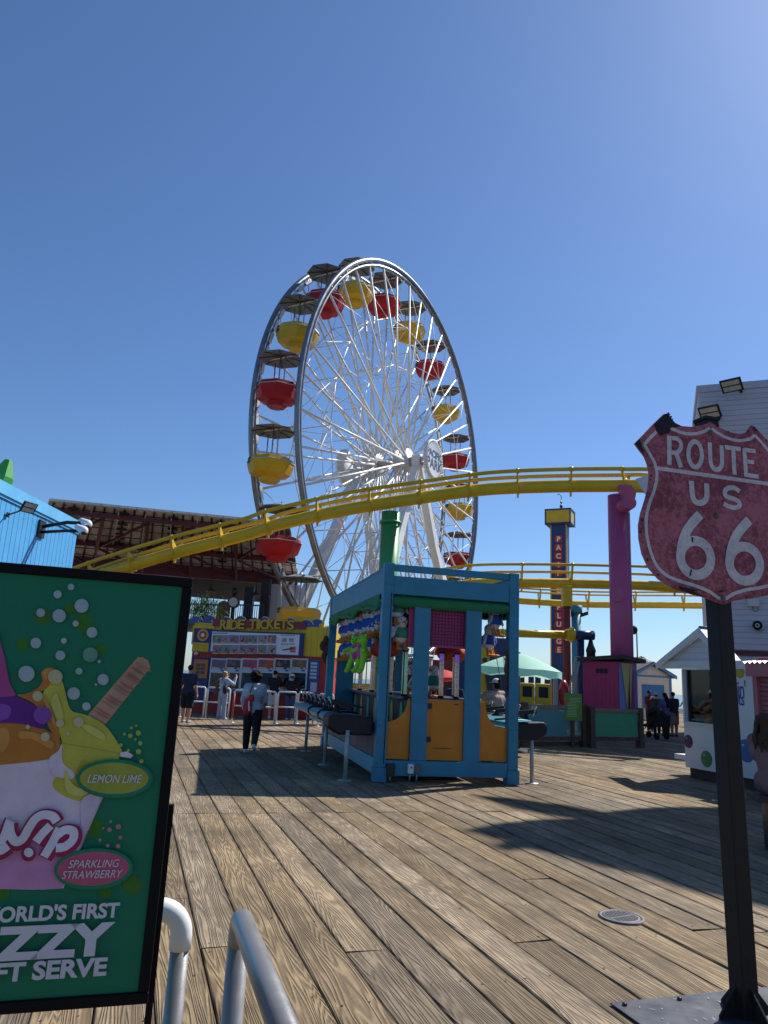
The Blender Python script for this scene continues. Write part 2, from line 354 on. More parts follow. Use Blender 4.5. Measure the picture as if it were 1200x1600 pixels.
def plank_deck():
    rnd = random.Random(3)
    v0 = G(450, 1270).dot(PV)            # the straight joint that crosses every board
    vs, fs, uvs, seed = [], [], [], []; planks = []; edges_ = []
    wdt = 0.29; gap = 0.009
    def plank(u0, u1, a, b):
        planks.append((u0, u1, a, b)); sd = rnd.random(); ou = rnd.uniform(0, 90); ov = rnd.uniform(0, 90)
        dz = rnd.uniform(-0.004, 0.003); tl = rnd.uniform(-0.0035, 0.0035); bv = 0.006
        prof = [(u0, -0.05), (u0, dz-bv-tl), (u0+bv, dz-tl), (u1-bv, dz+tl), (u1, dz-bv+tl), (u1, -0.05)]
        o = len(vs)
        for c in (a, b):
            for (uu, zz) in prof:
                p = PU*uu + PV*c; vs.append((p.x, p.y, zz))
        for i in range(5):
            fs.append((o+i, o+i+1, o+7+i, o+6+i))
            w0 = prof[i][0]-u0; w1 = prof[i+1][0]-u0
            uvs.extend([(a-v0+ou, w0+ov), (a-v0+ou, w1+ov), (b-v0+ou, w1+ov), (b-v0+ou, w0+ov)]); edges_.extend([(w0/0.28, 0), (w1/0.28, 0), (w1/0.28, b-a), (w0/0.28, b-a)]); seed.append(sd)
        fs.append((o, o+5, o+4, o+3, o+2, o+1)); uvs.extend([(ou, ov)]*6); edges_.extend([(0, 0)]*6); seed.append(sd)
    n0, n1 = int(-34/wdt), int(44/wdt)
    for i in range(n0, n1):
        u0 = i*wdt+gap/2; u1 = (i+1)*wdt-gap/2
        cuts = [-14]
        v = v0-24+0
        k = 0
        marks = [v0-18, v0-9.2, v0] + [v0+9.6*j for j in range(1, 9)]
        for a, b in zip(marks[:-1], marks[1:]):
            cuts.append(a)
            q = a
            if rnd.random() < 0.82:
                q = a + rnd.choice([0.28, 0.36, 0.5, 0.64, 0.72])*(b-a) + rnd.uniform(-0.2, 0.2); cuts.append(q)
        cuts.append(marks[-1])
        for a, b in zip(cuts[:-1], cuts[1:]):
            if b-a > 0.1 and b > -9 : plank(u0+rnd.uniform(-0.003, 0.002), u1+rnd.uniform(-0.002, 0.003), a+0.007, b-0.007)
    nail0 = len(fs)
    for (u0, u1, a, bb) in planks:
        p = PU*((u0+u1)/2)+PV*((a+bb)/2)
        if p.y > 15 or p.y < 1.2 or abs(p.x) > 9: continue
        n = max(1, int((bb-a)/1.25)); rows = [a+0.07, bb-0.07] + [a+(bb-a)*k/n for k in range(1, n)]
        for r in rows:
            for uu in (u0+0.055, u1-0.055):
                if rnd.random() < 0.15: continue
                c = PU*(uu+rnd.uniform(-0.012, 0.012))+PV*(r+rnd.uniform(-0.02, 0.02)); rr = rnd.uniform(0.006, 0.0095); o = len(vs)
                for q in range(6): vs.append((c.x+rr*cos(q*pi/3), c.y+rr*sin(q*pi/3), 0.0055))
                fs.append(tuple(range(o, o+6))); uvs.extend([(0, 0)]*6); edges_.extend([(0.5, 1)]*6); seed.append(0)
    me = bpy.data.meshes.new('boardwalk'); me.from_pydata(vs, [], fs)
    ul = me.uv_layers.new(name='plank'); el_ = me.uv_layers.new(name='edge')
    for i, q in enumerate(edges_): el_.data[i].uv = q
    for i, q in enumerate(uvs): ul.data[i].uv = q
    a = me.attributes.new('seed', 'FLOAT', 'FACE'); a.data.foreach_set('value', seed)
    me.materials.append(wood_mat()); me.materials.append(C('nail_rust', (0.022, 0.016, 0.013), 0.7)); me.polygons.foreach_set('material_index', [1 if i >= nail0 else 0 for i in range(len(fs))]); o = bpy.data.objects.new('boardwalk', me); COL.objects.link(o); o['kind'] = 'structure'
plank_deck()
b = MB()
def deckpt(u, v, z): p = PU*u+PV*v; return (p.x, p.y, z)
b.poly([deckpt(-60, -20, -0.052), deckpt(60, -20, -0.052), deckpt(60, 140, -0.052), deckpt(-60, 140, -0.052)])
b.build('under_deck', C('dark_under_deck', (0.02, 0.017, 0.014), 0.95), kind='structure')
b = MB(); b.poly([(-4000, -4000, -7), (4000, -4000, -7), (4000, 4000, -7), (-4000, 4000, -7)])
b.build('sea', C('sea_water', (0.02, 0.06, 0.09), 0.2, bump=0.6, bscale=0.6), kind='structure')
# nails: two rows of dark heads are drawn by the plank wear itself

# ------------------------------------------------------------------ floor drain, base plate
dr = G(971, 1434)
t = thing('floor_drain', 'round grey slotted drain cover set flush in the planks', 'drain', (dr.x, dr.y, 0), R(30))
cast = C('cast_iron', (0.12, 0.12, 0.13), 0.6, metal=0.2, var=0.25, scale=20, bump=0.3, bscale=80)
b = MB(); b.lathe([(0.168, -0.01), (0.168, 0.011), (0.145, 0.012), (0.143, 0.004)], 40); b.build('drain_ring', cast, t)
b = MB(); b.lathe([(0.14, -0.002), (0.14, 0.010), (0.122, 0.011)], 40)
edges = [-0.122 + i*0.0271 for i in range(10)]
for i in range(9):
    xc = -0.108 + i*0.027; h = math.sqrt(max(0.0, 0.124**2-xc*xc)); b.box(xc-0.0062, -h, -0.002, xc+0.0062, h, 0.0102)
b.box(-0.124, -0.008, -0.003, 0.124, 0.008, 0.0098)
b.build('drain_grille', cast, t)
b = MB(); b.lathe([(0.0, 0.0035), (0.139, 0.0035)], 30); b.build('drain_hole', C('drain_black', (0.004, 0.004, 0.004), 0.9), t)
# ------------------------------------------------------------------ ferris wheel
WC = Vector((0.14, 46.88, 15.655)); PHI = 1.081
wt = Vector((cos(PHI), sin(PHI), 0)); wn = Vector((sin(PHI), -cos(PHI), 0)); WR = 13.0; WH = 1.44
fw = thing('ferris_wheel', 'tall white ferris wheel with yellow and red gondolas under grey canopies', 'ferris wheel', (WC.x, WC.y, 0), 0)
def wp(a, r, off): return WC + wn*off + (wt*cos(a) + Z*sin(a))*r
white_steel = mat('white_steel', (0.74, 0.73, 0.71), 0.4, var=0.08, dirt=0.1)
canopy_grey = mat('canopy_grey', (0.16, 0.19, 0.21), 0.7, var=0.2, scale=3)
for sgn in (1, -1):
    off = sgn*WH; b = MB(); n = 120
    ring = [wp(2*pi*i/n, WR-0.10, off) for i in range(n)]
    b.tube(ring, 0.145, 10, closed=True)
    b.tube([wp(2*pi*i/n, WR-0.42, off-sgn*0.03) for i in range(n)], 0.085, 8, closed=True)
    o = b.build('rim', grey_steel, fw, world=True)
    b = MB()
    for i in range(60):
        a = 2*pi*i/60; b.tube([wp(a, WR-0.42, off-sgn*0.06), wp(a+pi/60, WR-0.14, off-sgn*0.06), wp(a+pi/30, WR-0.42, off-sgn*0.06)], 0.028, 5)
    b.build('rim_lattice', white_steel, o, world=True)
    b = MB()
    for i in range(80):
        a = 2*pi*i/80; p = wp(a, WR-0.42, off-sgn*0.14)
        b.obox(p, (wt*cos(a)+Z*sin(a))*0.10, (-wt*sin(a)+Z*cos(a))*0.38, wn*0.02)
    b.build('rim_light_strip', white_steel, o, world=True)
for sgn in (1, -1):
    for i in range(40):
        a = 2*pi*(i+0.5)/40 + R(-1)
        b = MB(); hub_off = sgn*(WH+0.05) if i % 2 == 0 else sgn*(WH-0.75)
        b.tube([wp(a, 0.78, hub_off), wp(a, WR-0.35, sgn*(WH-0.08))], 0.067, 8)
        b.build('spoke', white_steel, fw, world=True)
# cross bracing between the two sides, one set per gondola bay
for i in range(20):
    a = 2*pi*i/20 + R(3.5); a2 = a + 2*pi/20; b = MB()
    for r, rr in ((9.4, 0.032), (6.4, 0.026)):
        b.tube([wp(a, r, WH-0.2), wp(a, r, -WH+0.2)], rr, 6)
        for s in (1, -1): b.tube([wp(a, r, s*(WH-0.2)), wp(a2, r, s*(WH-0.2))], rr, 6)
        b.tube([wp(a, r, WH-0.2), wp(a2, r, -WH+0.2)], 0.018, 5)
    b.tube([wp(a, 9.4, WH-0.2), wp(a, 6.4, -WH+0.2)], 0.02, 5); b.tube([wp(a, 9.4, -WH+0.2), wp(a, 6.4, WH-0.2)], 0.02, 5)
    b.tube([wp(a, 9.4, WH-0.2), wp(a2, 12.5, WH-0.1)], 0.02, 5); b.tube([wp(a2, 9.4, -WH+0.2), wp(a, 12.5, -WH+0.1)], 0.02, 5)
    b.build('cross_brace', white_steel, fw, world=True)
Mh = frame(WC, wt, Z)
b = MB()
for s in (1, -1):
    b.lathe([(0.0, s*1.62), (0.35, s*1.62), (0.36, s*1.55), (0.9, s*1.54), (0.92, s*1.46), (0.9, s*1.40), (0.4, s*1.38), (0.36, s*0.8), (0.85, s*0.78), (0.85, s*0.68), (0.36, s*0.66)], 32, frame(WC, wt, Z))
b.build('hub_flange', white_steel, fw, world=True)
b = MB(); b.tube([WC+wn*2.55, WC-wn*2.55], 0.33, 20); b.build('axle', C('axle_grey', (0.35, 0.35, 0.35), 0.4, metal=0.4), fw, world=True)
# round name boards at both axle ends
for s in (1, -1):
    cpos = WC + wn*(s*3.25); Md = frame(cpos, wt*s, Z)
    b = MB(); b.lathe([(0, -0.10), (1.30, -0.10), (1.32, -0.06), (1.32, 0.10), (1.28, 0.13), (1.10, 0.10), (0, 0.10)], 48, Md)
    o = b.build('name_board', white_steel, fw, world=True)
    b = MB()
    for k in range(44):
        q = 2*pi*k/44; b.ell(Md @ Vector((1.2*cos(q), 1.2*sin(q), 0.125)), 0.035, 0.035, 0.035, 6, 4)
    b.build('bulb_ring', C('bulb_grey', (0.25, 0.25, 0.24), 0.3), o, world=True)
    b = MB(); 
    for txt, yy in (('PACIFIC', 0.10), ('PARK', -0.68)):
        me = text_mesh(txt, 0.66 if txt == 'PACIFIC' else 0.95, bold=0.035, align='CENTER'); b.merge(me, Md @ Matrix.Translation((0, yy, 0.104)))
    b.build('board_lettering', C('sign_navy', (0.02, 0.07, 0.16), 0.5), o, world=True)
    b = MB()
    for q in range(3): b.tube([WC+wn*(s*2.4), cpos + (wt*cos(q*2.1)+Z*sin(q*2.1))*0.7 - wn*s*0.08], 0.06, 8)
    b.build('board_bracket', white_steel, o, world=True)
# support legs
for s in (1, -1):
    for tt in (1, -1):
        b = MB(); off0 = s*2.15
        top = WC + wn*off0 + Z*0.1
        mid = WC + wn*(s*2.35) + wt*(tt*2.6) - Z*5.2
        low = WC + wn*(s*2.9) + wt*(tt*6.3) - Z*12.2
        dt = wt*1.0
        for p, q, wa, wb in ((top, mid, 0.16, 0.34), (mid, low, 0.34, 0.40)):
            b.prism([p-dt*wa-wn*0.25, p+dt*wa-wn*0.25, q+dt*wb-wn*0.25, q-dt*wb-wn*0.25], wn*0.5)
        b.build('support_leg', white_steel, fw, world=True, bevel=0.02)
for s in (1, -1): b = MB(); b.obox(WC+wn*s*2.15, wn*0.3, wt*0.36, Z*0.36); b.build('bearing_housing', white_steel, fw, world=True, bevel=0.05)
# gondolas
def gondola(i, first=[None]):
    a = R(188-18*i); piv = wp(a, WR-0.12, 0); col = 'yellow' if i % 2 == 0 else 'red'
    if a < -100 : pass
    m = C('gondola_yellow', (0.62, 0.37, 0.01), 0.45, var=0.08, dirt=0.12) if col == 'yellow' else C('gondola_red', (0.40, 0.014, 0.018), 0.45, var=0.08, dirt=0.12, spec=0.25)
    rot = PHI + R(10)
    Mx = Matrix.Translation(piv) @ Matrix.Rotation(rot, 4, 'Z')
    b = MB(); b.smooth = None
    prof = [(0.0, -2.84), (0.46, -2.84), (0.53, -2.78), (0.55, -2.60), (0.64, -2.58), (1.03, -2.46), (1.17, -2.04), (1.19, -1.86), (1.12, -1.66), (1.06, -1.66), (1.0, -1.95), (0.85, -2.36), (0.0, -2.40)]
    b.lathe(prof, 8, Mx @ Matrix.Rotation(pi/8, 4, 'Z'))
    tub = b.build('gondola', m, fw, world=True); 
    for p in tub.data.polygons: p.use_smooth = False
    b = MB(); ro = 1.21
    b.tube([Mx @ Vector((ro*cos(q*pi/4+pi/8), ro*sin(q*pi/4+pi/8), -1.86)) for q in range(8)], 0.022, 6, closed=True)
    b.build('tub_trim', C('trim_grey', (0.5, 0.5, 0.46), 0.5), tub, world=True)
    b = MB()
    for q in (0.6, 2.2): 
        x = 1.09*cos(q); y = 1.09*sin(q); b.obox(Mx @ Vector((x, y, -1.83)), Mx.to_3x3() @ Vector((cos(q)*0.06, sin(q)*0.06, 0)), Mx.to_3x3() @ Vector((-sin(q)*0.2, cos(q)*0.2, 0)), Z*0.13)
    b.build('door_latch', dark_metal, tub, world=True)
    b = MB()
    b.tube([Mx @ Vector((0, 0, -2.4)), Mx @ Vector((0, 0, 0.28))], 0.035, 8)
    for q in (0.9, 0.9+pi): b.tube([Mx @ Vector((0.62*cos(q), 0.62*sin(q), -1.9)), Mx @ Vector((0.62*cos(q), 0.62*sin(q), -0.14))], 0.032, 8)
    b.build('pole', C('pole_bluegrey', (0.25, 0.30, 0.33), 0.35, metal=0.5), tub, world=True)
    b = MB(); b.smooth = None
    b.lathe([(0.0, 0.13), (0.5, 0.10), (1.16, -0.10), (1.17, -0.16), (1.13, -0.15), (0.5, 0.02), (0, 0.05)], 8, Mx @ Matrix.Rotation(pi/8, 4, 'Z'))
    c = b.build('canopy', canopy_grey, tub, world=True)
    for p in c.data.polygons: p.use_smooth = False
    b = MB()
    for q in range(8):
        k = q*pi/4+pi/8; b.beam(Mx @ Vector((0.1*cos(k), 0.1*sin(k), 0.03)), Mx @ Vector((1.13*cos(k), 1.13*sin(k), -0.165)), 0.04, 0.03)
    b.build('canopy_rib', dark_metal, tub, world=True)
    b = MB()
    for s in (1, -1): b.tube([wp(a, WR-0.2, s*(WH-0.05)), piv+wn*s*1.1-Z*1.8], 0.03, 6)
    b.tube([wp(a, WR-0.2, WH), wp(a, WR-0.2, -WH)], 0.05, 8)
    b.build('hanger', white_steel, tub, world=True)
for i in range(20): gondola(i)

# ------------------------------------------------------------------ roller coaster
def catmull(pts, k=8):
    P = [Vector(p) for p in pts]; P = [P[0]*2-P[1]] + P + [P[-1]*2-P[-2]]; out = []
    for i in range(1, len(P)-2):
        for j in range(k):
            t = j/k; a, b_, c, d = P[i-1:i+3]
            out.append(0.5*((2*b_) + (c-a)*t + (2*a-5*b_+4*c-d)*t*t + (3*b_-a-3*c+d)*t**3))
    out.append(P[-2]); return out
def track(label, ctrl, rs, lat, up_n, up_f, rr, tie_every, name='coaster_track'):
    path = catmull(ctrl, 10); mid = path[len(path)//2]
    t = thing(name, label, 'roller coaster track', (mid.x, mid.y, 0))
    b = MB(); b.tube(path, rs, 18); b.build('spine_tube', yellow, t, world=True)
    near, far = [], []
    for i, p in enumerate(path):
        d = (path[min(i+1, len(path)-1)]-path[max(i-1, 0)]).normalized(); sd = d.cross(Z).normalized()
        if sd.dot(p-CC) > 0: sd = -sd
        near.append(p+sd*lat+Z*up_n); far.append(p-sd*lat+Z*up_f)
    for q in (near, far):
        b = MB(); b.tube(q, rr, 12); b.build('rail', yellow, t, world=True)
    acc = 0; 
    for i in range(1, len(path)):
        acc += (path[i]-path[i-1]).length
        if acc >= tie_every or i == 1:
            acc = 0; p = path[i]; d = (path[min(i+1, len(path)-1)]-path[i-1]).normalized(); sd = (near[i]-p); sd.z = 0; sd.normalize(); b = MB(); w = d*0.035
            n_, f_ = near[i], far[i]
            # tapering web plate from the spine to each rail, and a collar round the spine
            for q, s in ((n_, 1), (f_, -1)):
                pts = [p+sd*s*rs*0.95-Z*0.02*1, p+Z*rs*0.9+sd*s*0.02, q-Z*rr*0.6-sd*s*0.06, q-Z*rr*0.9+sd*s*0.03]
                b.prism([x-w for x in pts], w*2)
            b.tube([p-w, p+w], rs+0.035, 18)
            b.tube([n_-d*0.06, n_+d*0.06], rr+0.02, 12)
            b.prism([x-w for x in (p-Z*(rs*0.9)+sd*0.1, p-Z*(rs+0.17)+sd*0.05, p-Z*(rs+0.17)-sd*0.05, p-Z*(rs*0.9)-sd*0.1)], w*2)
            b.build('track_tie', yellow, t, world=True)
    return t, path
tr1, path1 = track('long yellow roller coaster track humping over the stall in front of the ferris wheel',
    [at(1165, 776, 24.5), at(1080, 764, 25.5), at(1010, 760, 26.3), at(960, 759, 27), at(860, 760, 27.5), at(760, 764.5, 28), at(670, 776, 28), at(603, 786, 28), at(537, 797, 28.2), at(437, 819, 28.6), at(387, 835, 29), at(283, 861, 29.6), at(208, 883, 30.2), at(140, 905, 31), at(60, 935, 32)],
    0.25, 0.45, 0.55, 0.55, 0.08, 1.95)
tr2, path2 = track('upper of the two low yellow coaster tracks curving behind the pink column',
    [at(1150, 926, 31), at(1060, 918.5, 31.5), at(1010, 915, 31.8), at(947, 913, 32), at(885, 911.5, 32), at(815, 911, 32), at(745, 912, 32.5), at(690, 918, 34)],
    0.215, 0.36, 0.78, 0.55, 0.06, 2.1)
tr3, path3 = track('lowest and farthest yellow coaster track behind the blue drop tower letters',
    [at(1150, 947, 43), at(1060, 945.5, 43.5), at(985, 945, 44), at(910, 944, 44), at(815, 939, 44), at(740, 932, 44.5), at(660, 925, 46)],
    0.2, 0.4, 0.72, 0.62, 0.055, 2.6)
# small pale end plate on the long track beside the shield sign
p0 = at(1001, 775, 26); t = thing('track_end_plate', 'pale triangular plate fixed on the long yellow track beside the shield sign', 'plate', (p0.x, p0.y, 0))
b = MB(); b.prism([at(994, 748, 25.6), at(1016, 742, 25.6), at(1016, 772, 25.6), at(1009, 772, 25.6)], (0.0, 0.06, 0)); b.build('plate', C('pale_lilac', (0.55, 0.55, 0.6), 0.5), t, world=True)
def column(name, label, base, top, r, m, extra=None):
    t = thing(name, label, 'support column', (base[0], base[1], 0)); b = MB()
    b.tube([Vector((base[0], base[1], 0)), Vector((base[0], base[1], top))], r, 32); b.build('shaft', m, t, world=True)
    if extra: extra(t)
    return t
gp = at(611, 800, 28.2)
gm = C('column_green', (0.045, 0.27, 0.085), 0.4, coat=0.1)
def gx(t):
    b = MB(); b.tube([Vector((gp.x, gp.y, gp.z-0.48)), Vector((gp.x, gp.y, gp.z-0.40))], 0.44, 32); b.build('flange', gm, t, world=True)
column('track_column', 'thick green steel column holding the yellow track behind the blue game stall', (gp.x, gp.y), gp.z-0.02, 0.37, gm, gx)
pp = at(966, 765, 27.1); pm = C('column_pink', (0.40, 0.07, 0.19), 0.42, dirt=0.15, var=0.12, scale=1, coat=0.1)
def px(t):
    b = MB(); q = at(978, 785, 26.4)
    b.tube([Vector((pp.x, pp.y, q.z-0.1)), q + Vector((0.05, -0.25, -0.05))], 0.27, 20)
    b.build('bracket_arm', pm, t, world=True)
    b = MB(); c = at(980, 772, 26.6)
    b.prism([c+Vector((-0.33, -0.2, 0.30)), c+Vector((0.33, -0.2, 0.30)), c+Vector((0.2, -0.2, -0.35)), c+Vector((-0.2, -0.2, -0.35))], (0, 0.35, 0)); b.build('saddle_plate', pm, t, world=True)
    b = MB(); q = at(965, 931, 27.1); nd = (CC-q); nd.z = 0; nd.normalize(); b.tube([q+nd*0.3, q+nd*0.43], 0.26, 24); b.build('access_cover', pm, t, world=True)
column('track_column', 'tall thick pink steel column rising behind the pink booth to the yellow track', (pp.x, pp.y), pp.z-0.25, 0.405, pm, px)
rp = at(885.5, 920, 31.6); rm = C('post_brickred', (0.19, 0.035, 0.03), 0.5)
def rx(t):
    b = MB(); b.obox((rp.x, rp.y, rp.z-0.32), (0.2, 0, 0), (0, 0.2, 0), (0, 0, 0.45)); b.build('capital', yellow, t, world=True, bevel=0.03)
column('track_post', 'slim brick red post with a yellow capital under the low coaster track', (rp.x, rp.y), rp.z-0.5, 0.16, rm, rx)
tp = at(900, 955, 39.5); tm = C('post_teal', (0.04, 0.24, 0.36), 0.5)
def tx(t):
    for s in (-1, 1):
        b = MB(); c = Vector((tp.x+s*0.42, tp.y-0.1, tp.z-0.15)); b.obox(c, (0.16, 0, 0.06*s), (0, 0.2, 0), (0, 0, 0.10)); b.build('floodlight', dark_metal, t, world=True)
    b = MB(); b.tube([Vector((tp.x, tp.y, tp.z-0.1)), Vector((tp.x, tp.y, tp.z+0.3))], 0.33, 20); b.build('cap', tm, t, world=True)
column('light_post', 'thick teal post with two dark floodlights near its capped top', (tp.x, tp.y), tp.z, 0.25, tm, tx)
# drive arm of a ride: yellow pipe, flanged, blue elbow
c0 = at(760, 988, 30); c1 = at(884, 992, 30); c2 = at(893, 992, 30); c3 = at(928, 993, 30)
navy = C('ride_navy', (0.012, 0.03, 0.12), 0.4)
t = thing('ride_drive_arm', 'horizontal yellow pipe with flange joined to a navy blue upright', 'ride machinery', (c3.x, c3.y, 0))
b = MB(); b.tube([c0, c1], 0.16, 16); b.build('yellow_pipe', yellow, t, world=True)
b = MB(); b.tube([c1, c2+Vector((0.12, 0, 0))], 0.24, 18); b.tube([c2-Vector((0.05, 0, 0)), c2+Vector((0.06, 0, 0))], 0.31, 20); b.build('flange', yellow, t, world=True)
b = MB(); b.tube([c2+Vector((0.1, 0, 0)), c3], 0.19, 18); b.build('motor_drum', navy, t, world=True)
u0 = at(907, 1000, 30.1); b = MB(); b.tube([Vector((u0.x, u0.y, 0)), u0], 0.15, 14); b.build('upright', navy, t, world=True)
v0_ = at(923, 1002, 30); b = MB(); b.lathe([(0.0, -0.95), (0.17, -0.95), (0.18, -0.3), (0.20, -0.28), (0.20, -0.2), (0.12, 0.0), (0.06, 0.25), (0.0, 0.25)], 14, Matrix.Translation(v0_-Z*0.15)); b.build('dark_pump', dark_metal, t, world=True)
b = MB(); l0 = at(892, 1084, 29.6); l1 = at(903, 1026, 29.6)
for s in (-0.09, 0.09): b.beam(l0+Vector((s, 0, 0)), l1+Vector((s, 0, 0)), 0.03, 0.05)
for k in range(14): q = l0.lerp(l1, k/13); b.beam(q-Vector((0.09, 0, 0)), q+Vector((0.09, 0, 0)), 0.03, 0.03)
b.build('ladder', C('ladder_grey', (0.45, 0.42, 0.36), 0.5), t, world=True)
# ------------------------------------------------------------------ drop tower
tb = at(876, 1000, 58); TA = R(-27)
t = thing('drop_tower', 'slim navy drop tower with vertical lettering and yellow box top', 'drop tower', (tb.x, tb.y, 0), TA)
topz = at(876, 822, 58).z; capz = at(876, 798, 58).z
b = MB(); b.box(-0.62, -0.52, 0, 0.62, 0.52, topz+0.05); b.build('shaft', C('tower_navy', (0.016, 0.045, 0.16), 0.45), t, bevel=0.02)
b = MB()
for x in (-0.62, 0.62):
    b.box(x-0.05, -0.57, 0, x+0.05, -0.47, topz)
b.build('corner_rail', C('tower_gold', (0.5, 0.33, 0.08), 0.45), t)
b = MB(); b.box(-1.0, -0.8, topz+0.08, 1.0, 0.8, capz-0.1); b.build('head_box', yellow, t)
b = MB()
for zz in (topz+0.02, capz-0.12): b.box(-1.05, -0.85, zz, 1.05, 0.85, zz+0.12)
for x in (-1, 1):
    for y in (-0.8, 0.8): b.box(x-0.05, y-0.05, topz, x+0.05, y+0.05, capz)
b.build('head_trim', C('tower_navy', (0, 0, 0)), t)
b = MB(); b.tube([(0.1, 0, capz), (0.1, 0, capz+0.9)], [0.06, 0.03], 8); b.ell((0.1, 0, capz+0.35), 0.13, 0.13, 0.16); b.ell((0.1, 0, capz+0.7), 0.08, 0.08, 0.1)
b.tube([(0.1, 0, capz+0.9), (0.12, 0, capz+1.2), (-0.06, 0, capz+1.42), (-0.22, 0, capz+1.36)], 0.03, 6); b.build('weather_vane', dark_metal, t)
for i, ch in enumerate('PACIFIC PLUNGE'):
    yy = 842.5 + i*13.3; zc = at(880, yy, 57.5).z
    if ch == ' ': continue
    b = MB(); b.box(-0.30, -0.575, zc-0.26, 0.30, -0.53, zc+0.26); o = b.build('letter_tile', C('tile_red', (0.45, 0.03, 0.025), 0.5), t)
    me = text_mesh(ch, 0.56, bold=0.02, align='CENTER'); b = MB(); b.merge(me, frame((0.0, -0.582, zc-0.2), (1, 0, 0), (0, 0, 1))); b.build('letter', C('letter_cream', (0.8, 0.7, 0.5), 0.5), o)
# ------------------------------------------------------------------ blue game stall
KO = Vector((0.06, 12.78, 0)); KR = R(12.6); KW = 2.56; KL = 6.05; KH = 3.68
k = thing('game_stall', 'blue framed carnival game stall with orange door panels and pink back panels', 'game stall', KO, KR)
KM = TM[k.name]
def kp(x, y, z): return KM @ Vector((x, y, z))
for x, y, h in ((0.095, 0.095, KH), (KW-0.095, 0.095, KH), (0.095, KL-0.095, 3.66), (KW-0.095, KL-0.095, 3.66)):
    b = MB(); b.box(x-0.09, y-0.09, 0.23, x+0.09, y+0.09, h); b.box(x-0.094, y-0.094, 2.9, x+0.094, y+0.094, 2.912)
    o = b.build('corner_post', kblue, k, bevel=0.008)
    b = MB(); b.box(x-0.112, y-0.112, 0, x+0.112, y+0.112, 0.228); b.build('post_foot', kblue, o, bevel=0.01)
for ya in (0.04, KL-0.12): b = MB(); b.box(0.187, ya, 3.55, KW-0.187, ya+0.08, 3.67); b.build('top_rail', kblue, k, bevel=0.006)
b = MB(); b.box(0.187, 0.02, 3.14, KW-0.187, 0.10, 3.46); b.build('fascia_beam', kblue, k, bevel=0.006)
b = MB(); b.box(0.187, KL-0.10, 3.14, KW-0.187, KL-0.02, 3.46); b.build('fascia_beam', kblue, k, bevel=0.006)
for x in (0.02, KW-0.10):
    b = MB(); b.box(x, 0.187, 3.16, x+0.08, KL-0.187, 3.60); b.box(x-0.012, 0.187, 3.58, x+0.092, KL-0.187, 3.612); b.build('fascia_beam', kblue, k, bevel=0.006)
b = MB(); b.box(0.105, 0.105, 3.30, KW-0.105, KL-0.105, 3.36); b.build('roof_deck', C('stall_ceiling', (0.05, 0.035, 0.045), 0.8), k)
# base beams
b = MB(); b.box(0.19, 0.02, 0.10, KW-0.19, 0.10, 0.345); b.build('base_beam', kblue, k, bevel=0.006)
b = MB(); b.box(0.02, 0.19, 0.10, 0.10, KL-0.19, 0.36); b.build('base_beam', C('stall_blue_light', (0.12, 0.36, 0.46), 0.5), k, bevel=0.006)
b = MB(); b.box(KW-0.10, 0.19, 0.10, KW-0.02, KL-0.19, 0.36); b.build('base_beam', kblue, k, bevel=0.006)
# awnings
b = MB(); b.tube([(0.19, 0.09, 3.02), (0.9, 0.085, 3.005), (1.6, 0.09, 3.01), (KW-0.19, 0.09, 3.02)], [0.095, 0.10, 0.098, 0.09], 18); b.box(0.19, 0.13, 3.06, KW-0.19, 0.14, 3.2)
b.build('rolled_awning', green_cloth, k)
def drape(x, s):
    n = 40; rows = 7; b = MB(); b.smooth = True; vs = []; fs = []
    for j in range(rows):
        for i in range(n+1):
            y = 0.2+(KL-0.4)*i/n; ph = i/n
            sag = 0.20 + 0.05*sin(ph*pi*5) + 0.03*sin(ph*31)
            vs.append((x + s*(0.05*sin(j/(rows-1)*pi)*(1+0.4*sin(ph*23+j)) ), y, 3.17 - sag*j/(rows-1)))
    for j in range(rows-1):
        for i in range(n): a = j*(n+1)+i; fs.append((a, a+1, a+n+2, a+n+1))
    b._add(vs, fs, True)
    b.tube([(x+s*0.02, 0.2+(KL-0.4)*i/n, 3.17-(0.20+0.05*sin(i/n*pi*5)+0.03*sin(i/n*31))) for i in range(n+1)], 0.045, 8)
    b.build('side_awning', green_cloth, k)
drape(0.03, -1); drape(KW-0.06, 1)
# front boards and panels
for x0, x1 in ((0.60, 0.885), (1.555, 1.85)):
    b = MB(); b.box(x0, 0.025, 0.35, x1, 0.075, 3.02); b.build('front_board', kblue, k, bevel=0.005)
def arc(cx, cz, r1, r2, a0, a1, n=10): return [(cx+r1*cos(R(a0+(a1-a0)*i/n)), 0, cz+r2*sin(R(a0+(a1-a0)*i/n))) for i in range(n+1)]
lp = [(0.19, 0, 0.36), (0.597, 0, 0.36), (0.597, 0, 1.36), (0.555, 0, 1.36)] + [p for p in arc(0.17, 1.36, 0.38, 0.40, -3, -88)]
b = MB(); b.prism([(x, 0.085, z) for x, _, z in lp], (0, 0.03, 0)); b.box(0.22, 0.083, 0.36, 0.222, 0.086, 0.95); b.build('orange_panel', orange, k)
rp_ = [(1.853, 0, 0.36), (KW-0.19, 0, 0.36), (KW-0.19, 0, 0.93)] + [p for p in arc(2.27, 1.33, 0.30, 0.40, -92, -178)] + [(1.95, 0, 1.36), (1.853, 0, 1.36)]
b = MB(); b.prism([(x, 0.085, z) for x, _, z in rp_], (0, 0.03, 0)); b.build('orange_panel', orange, k)
b = MB(); b.box(0.888, 0.085, 0.36, 1.552, 0.115, 1.37); dpn = b.build('orange_door', orange, k)
b = MB(); b.box(0.965, 0.078, 0.56, 1.47, 0.0845, 1.33); b.build('door_leaf', orange, dpn, bevel=0.004)
b = MB()
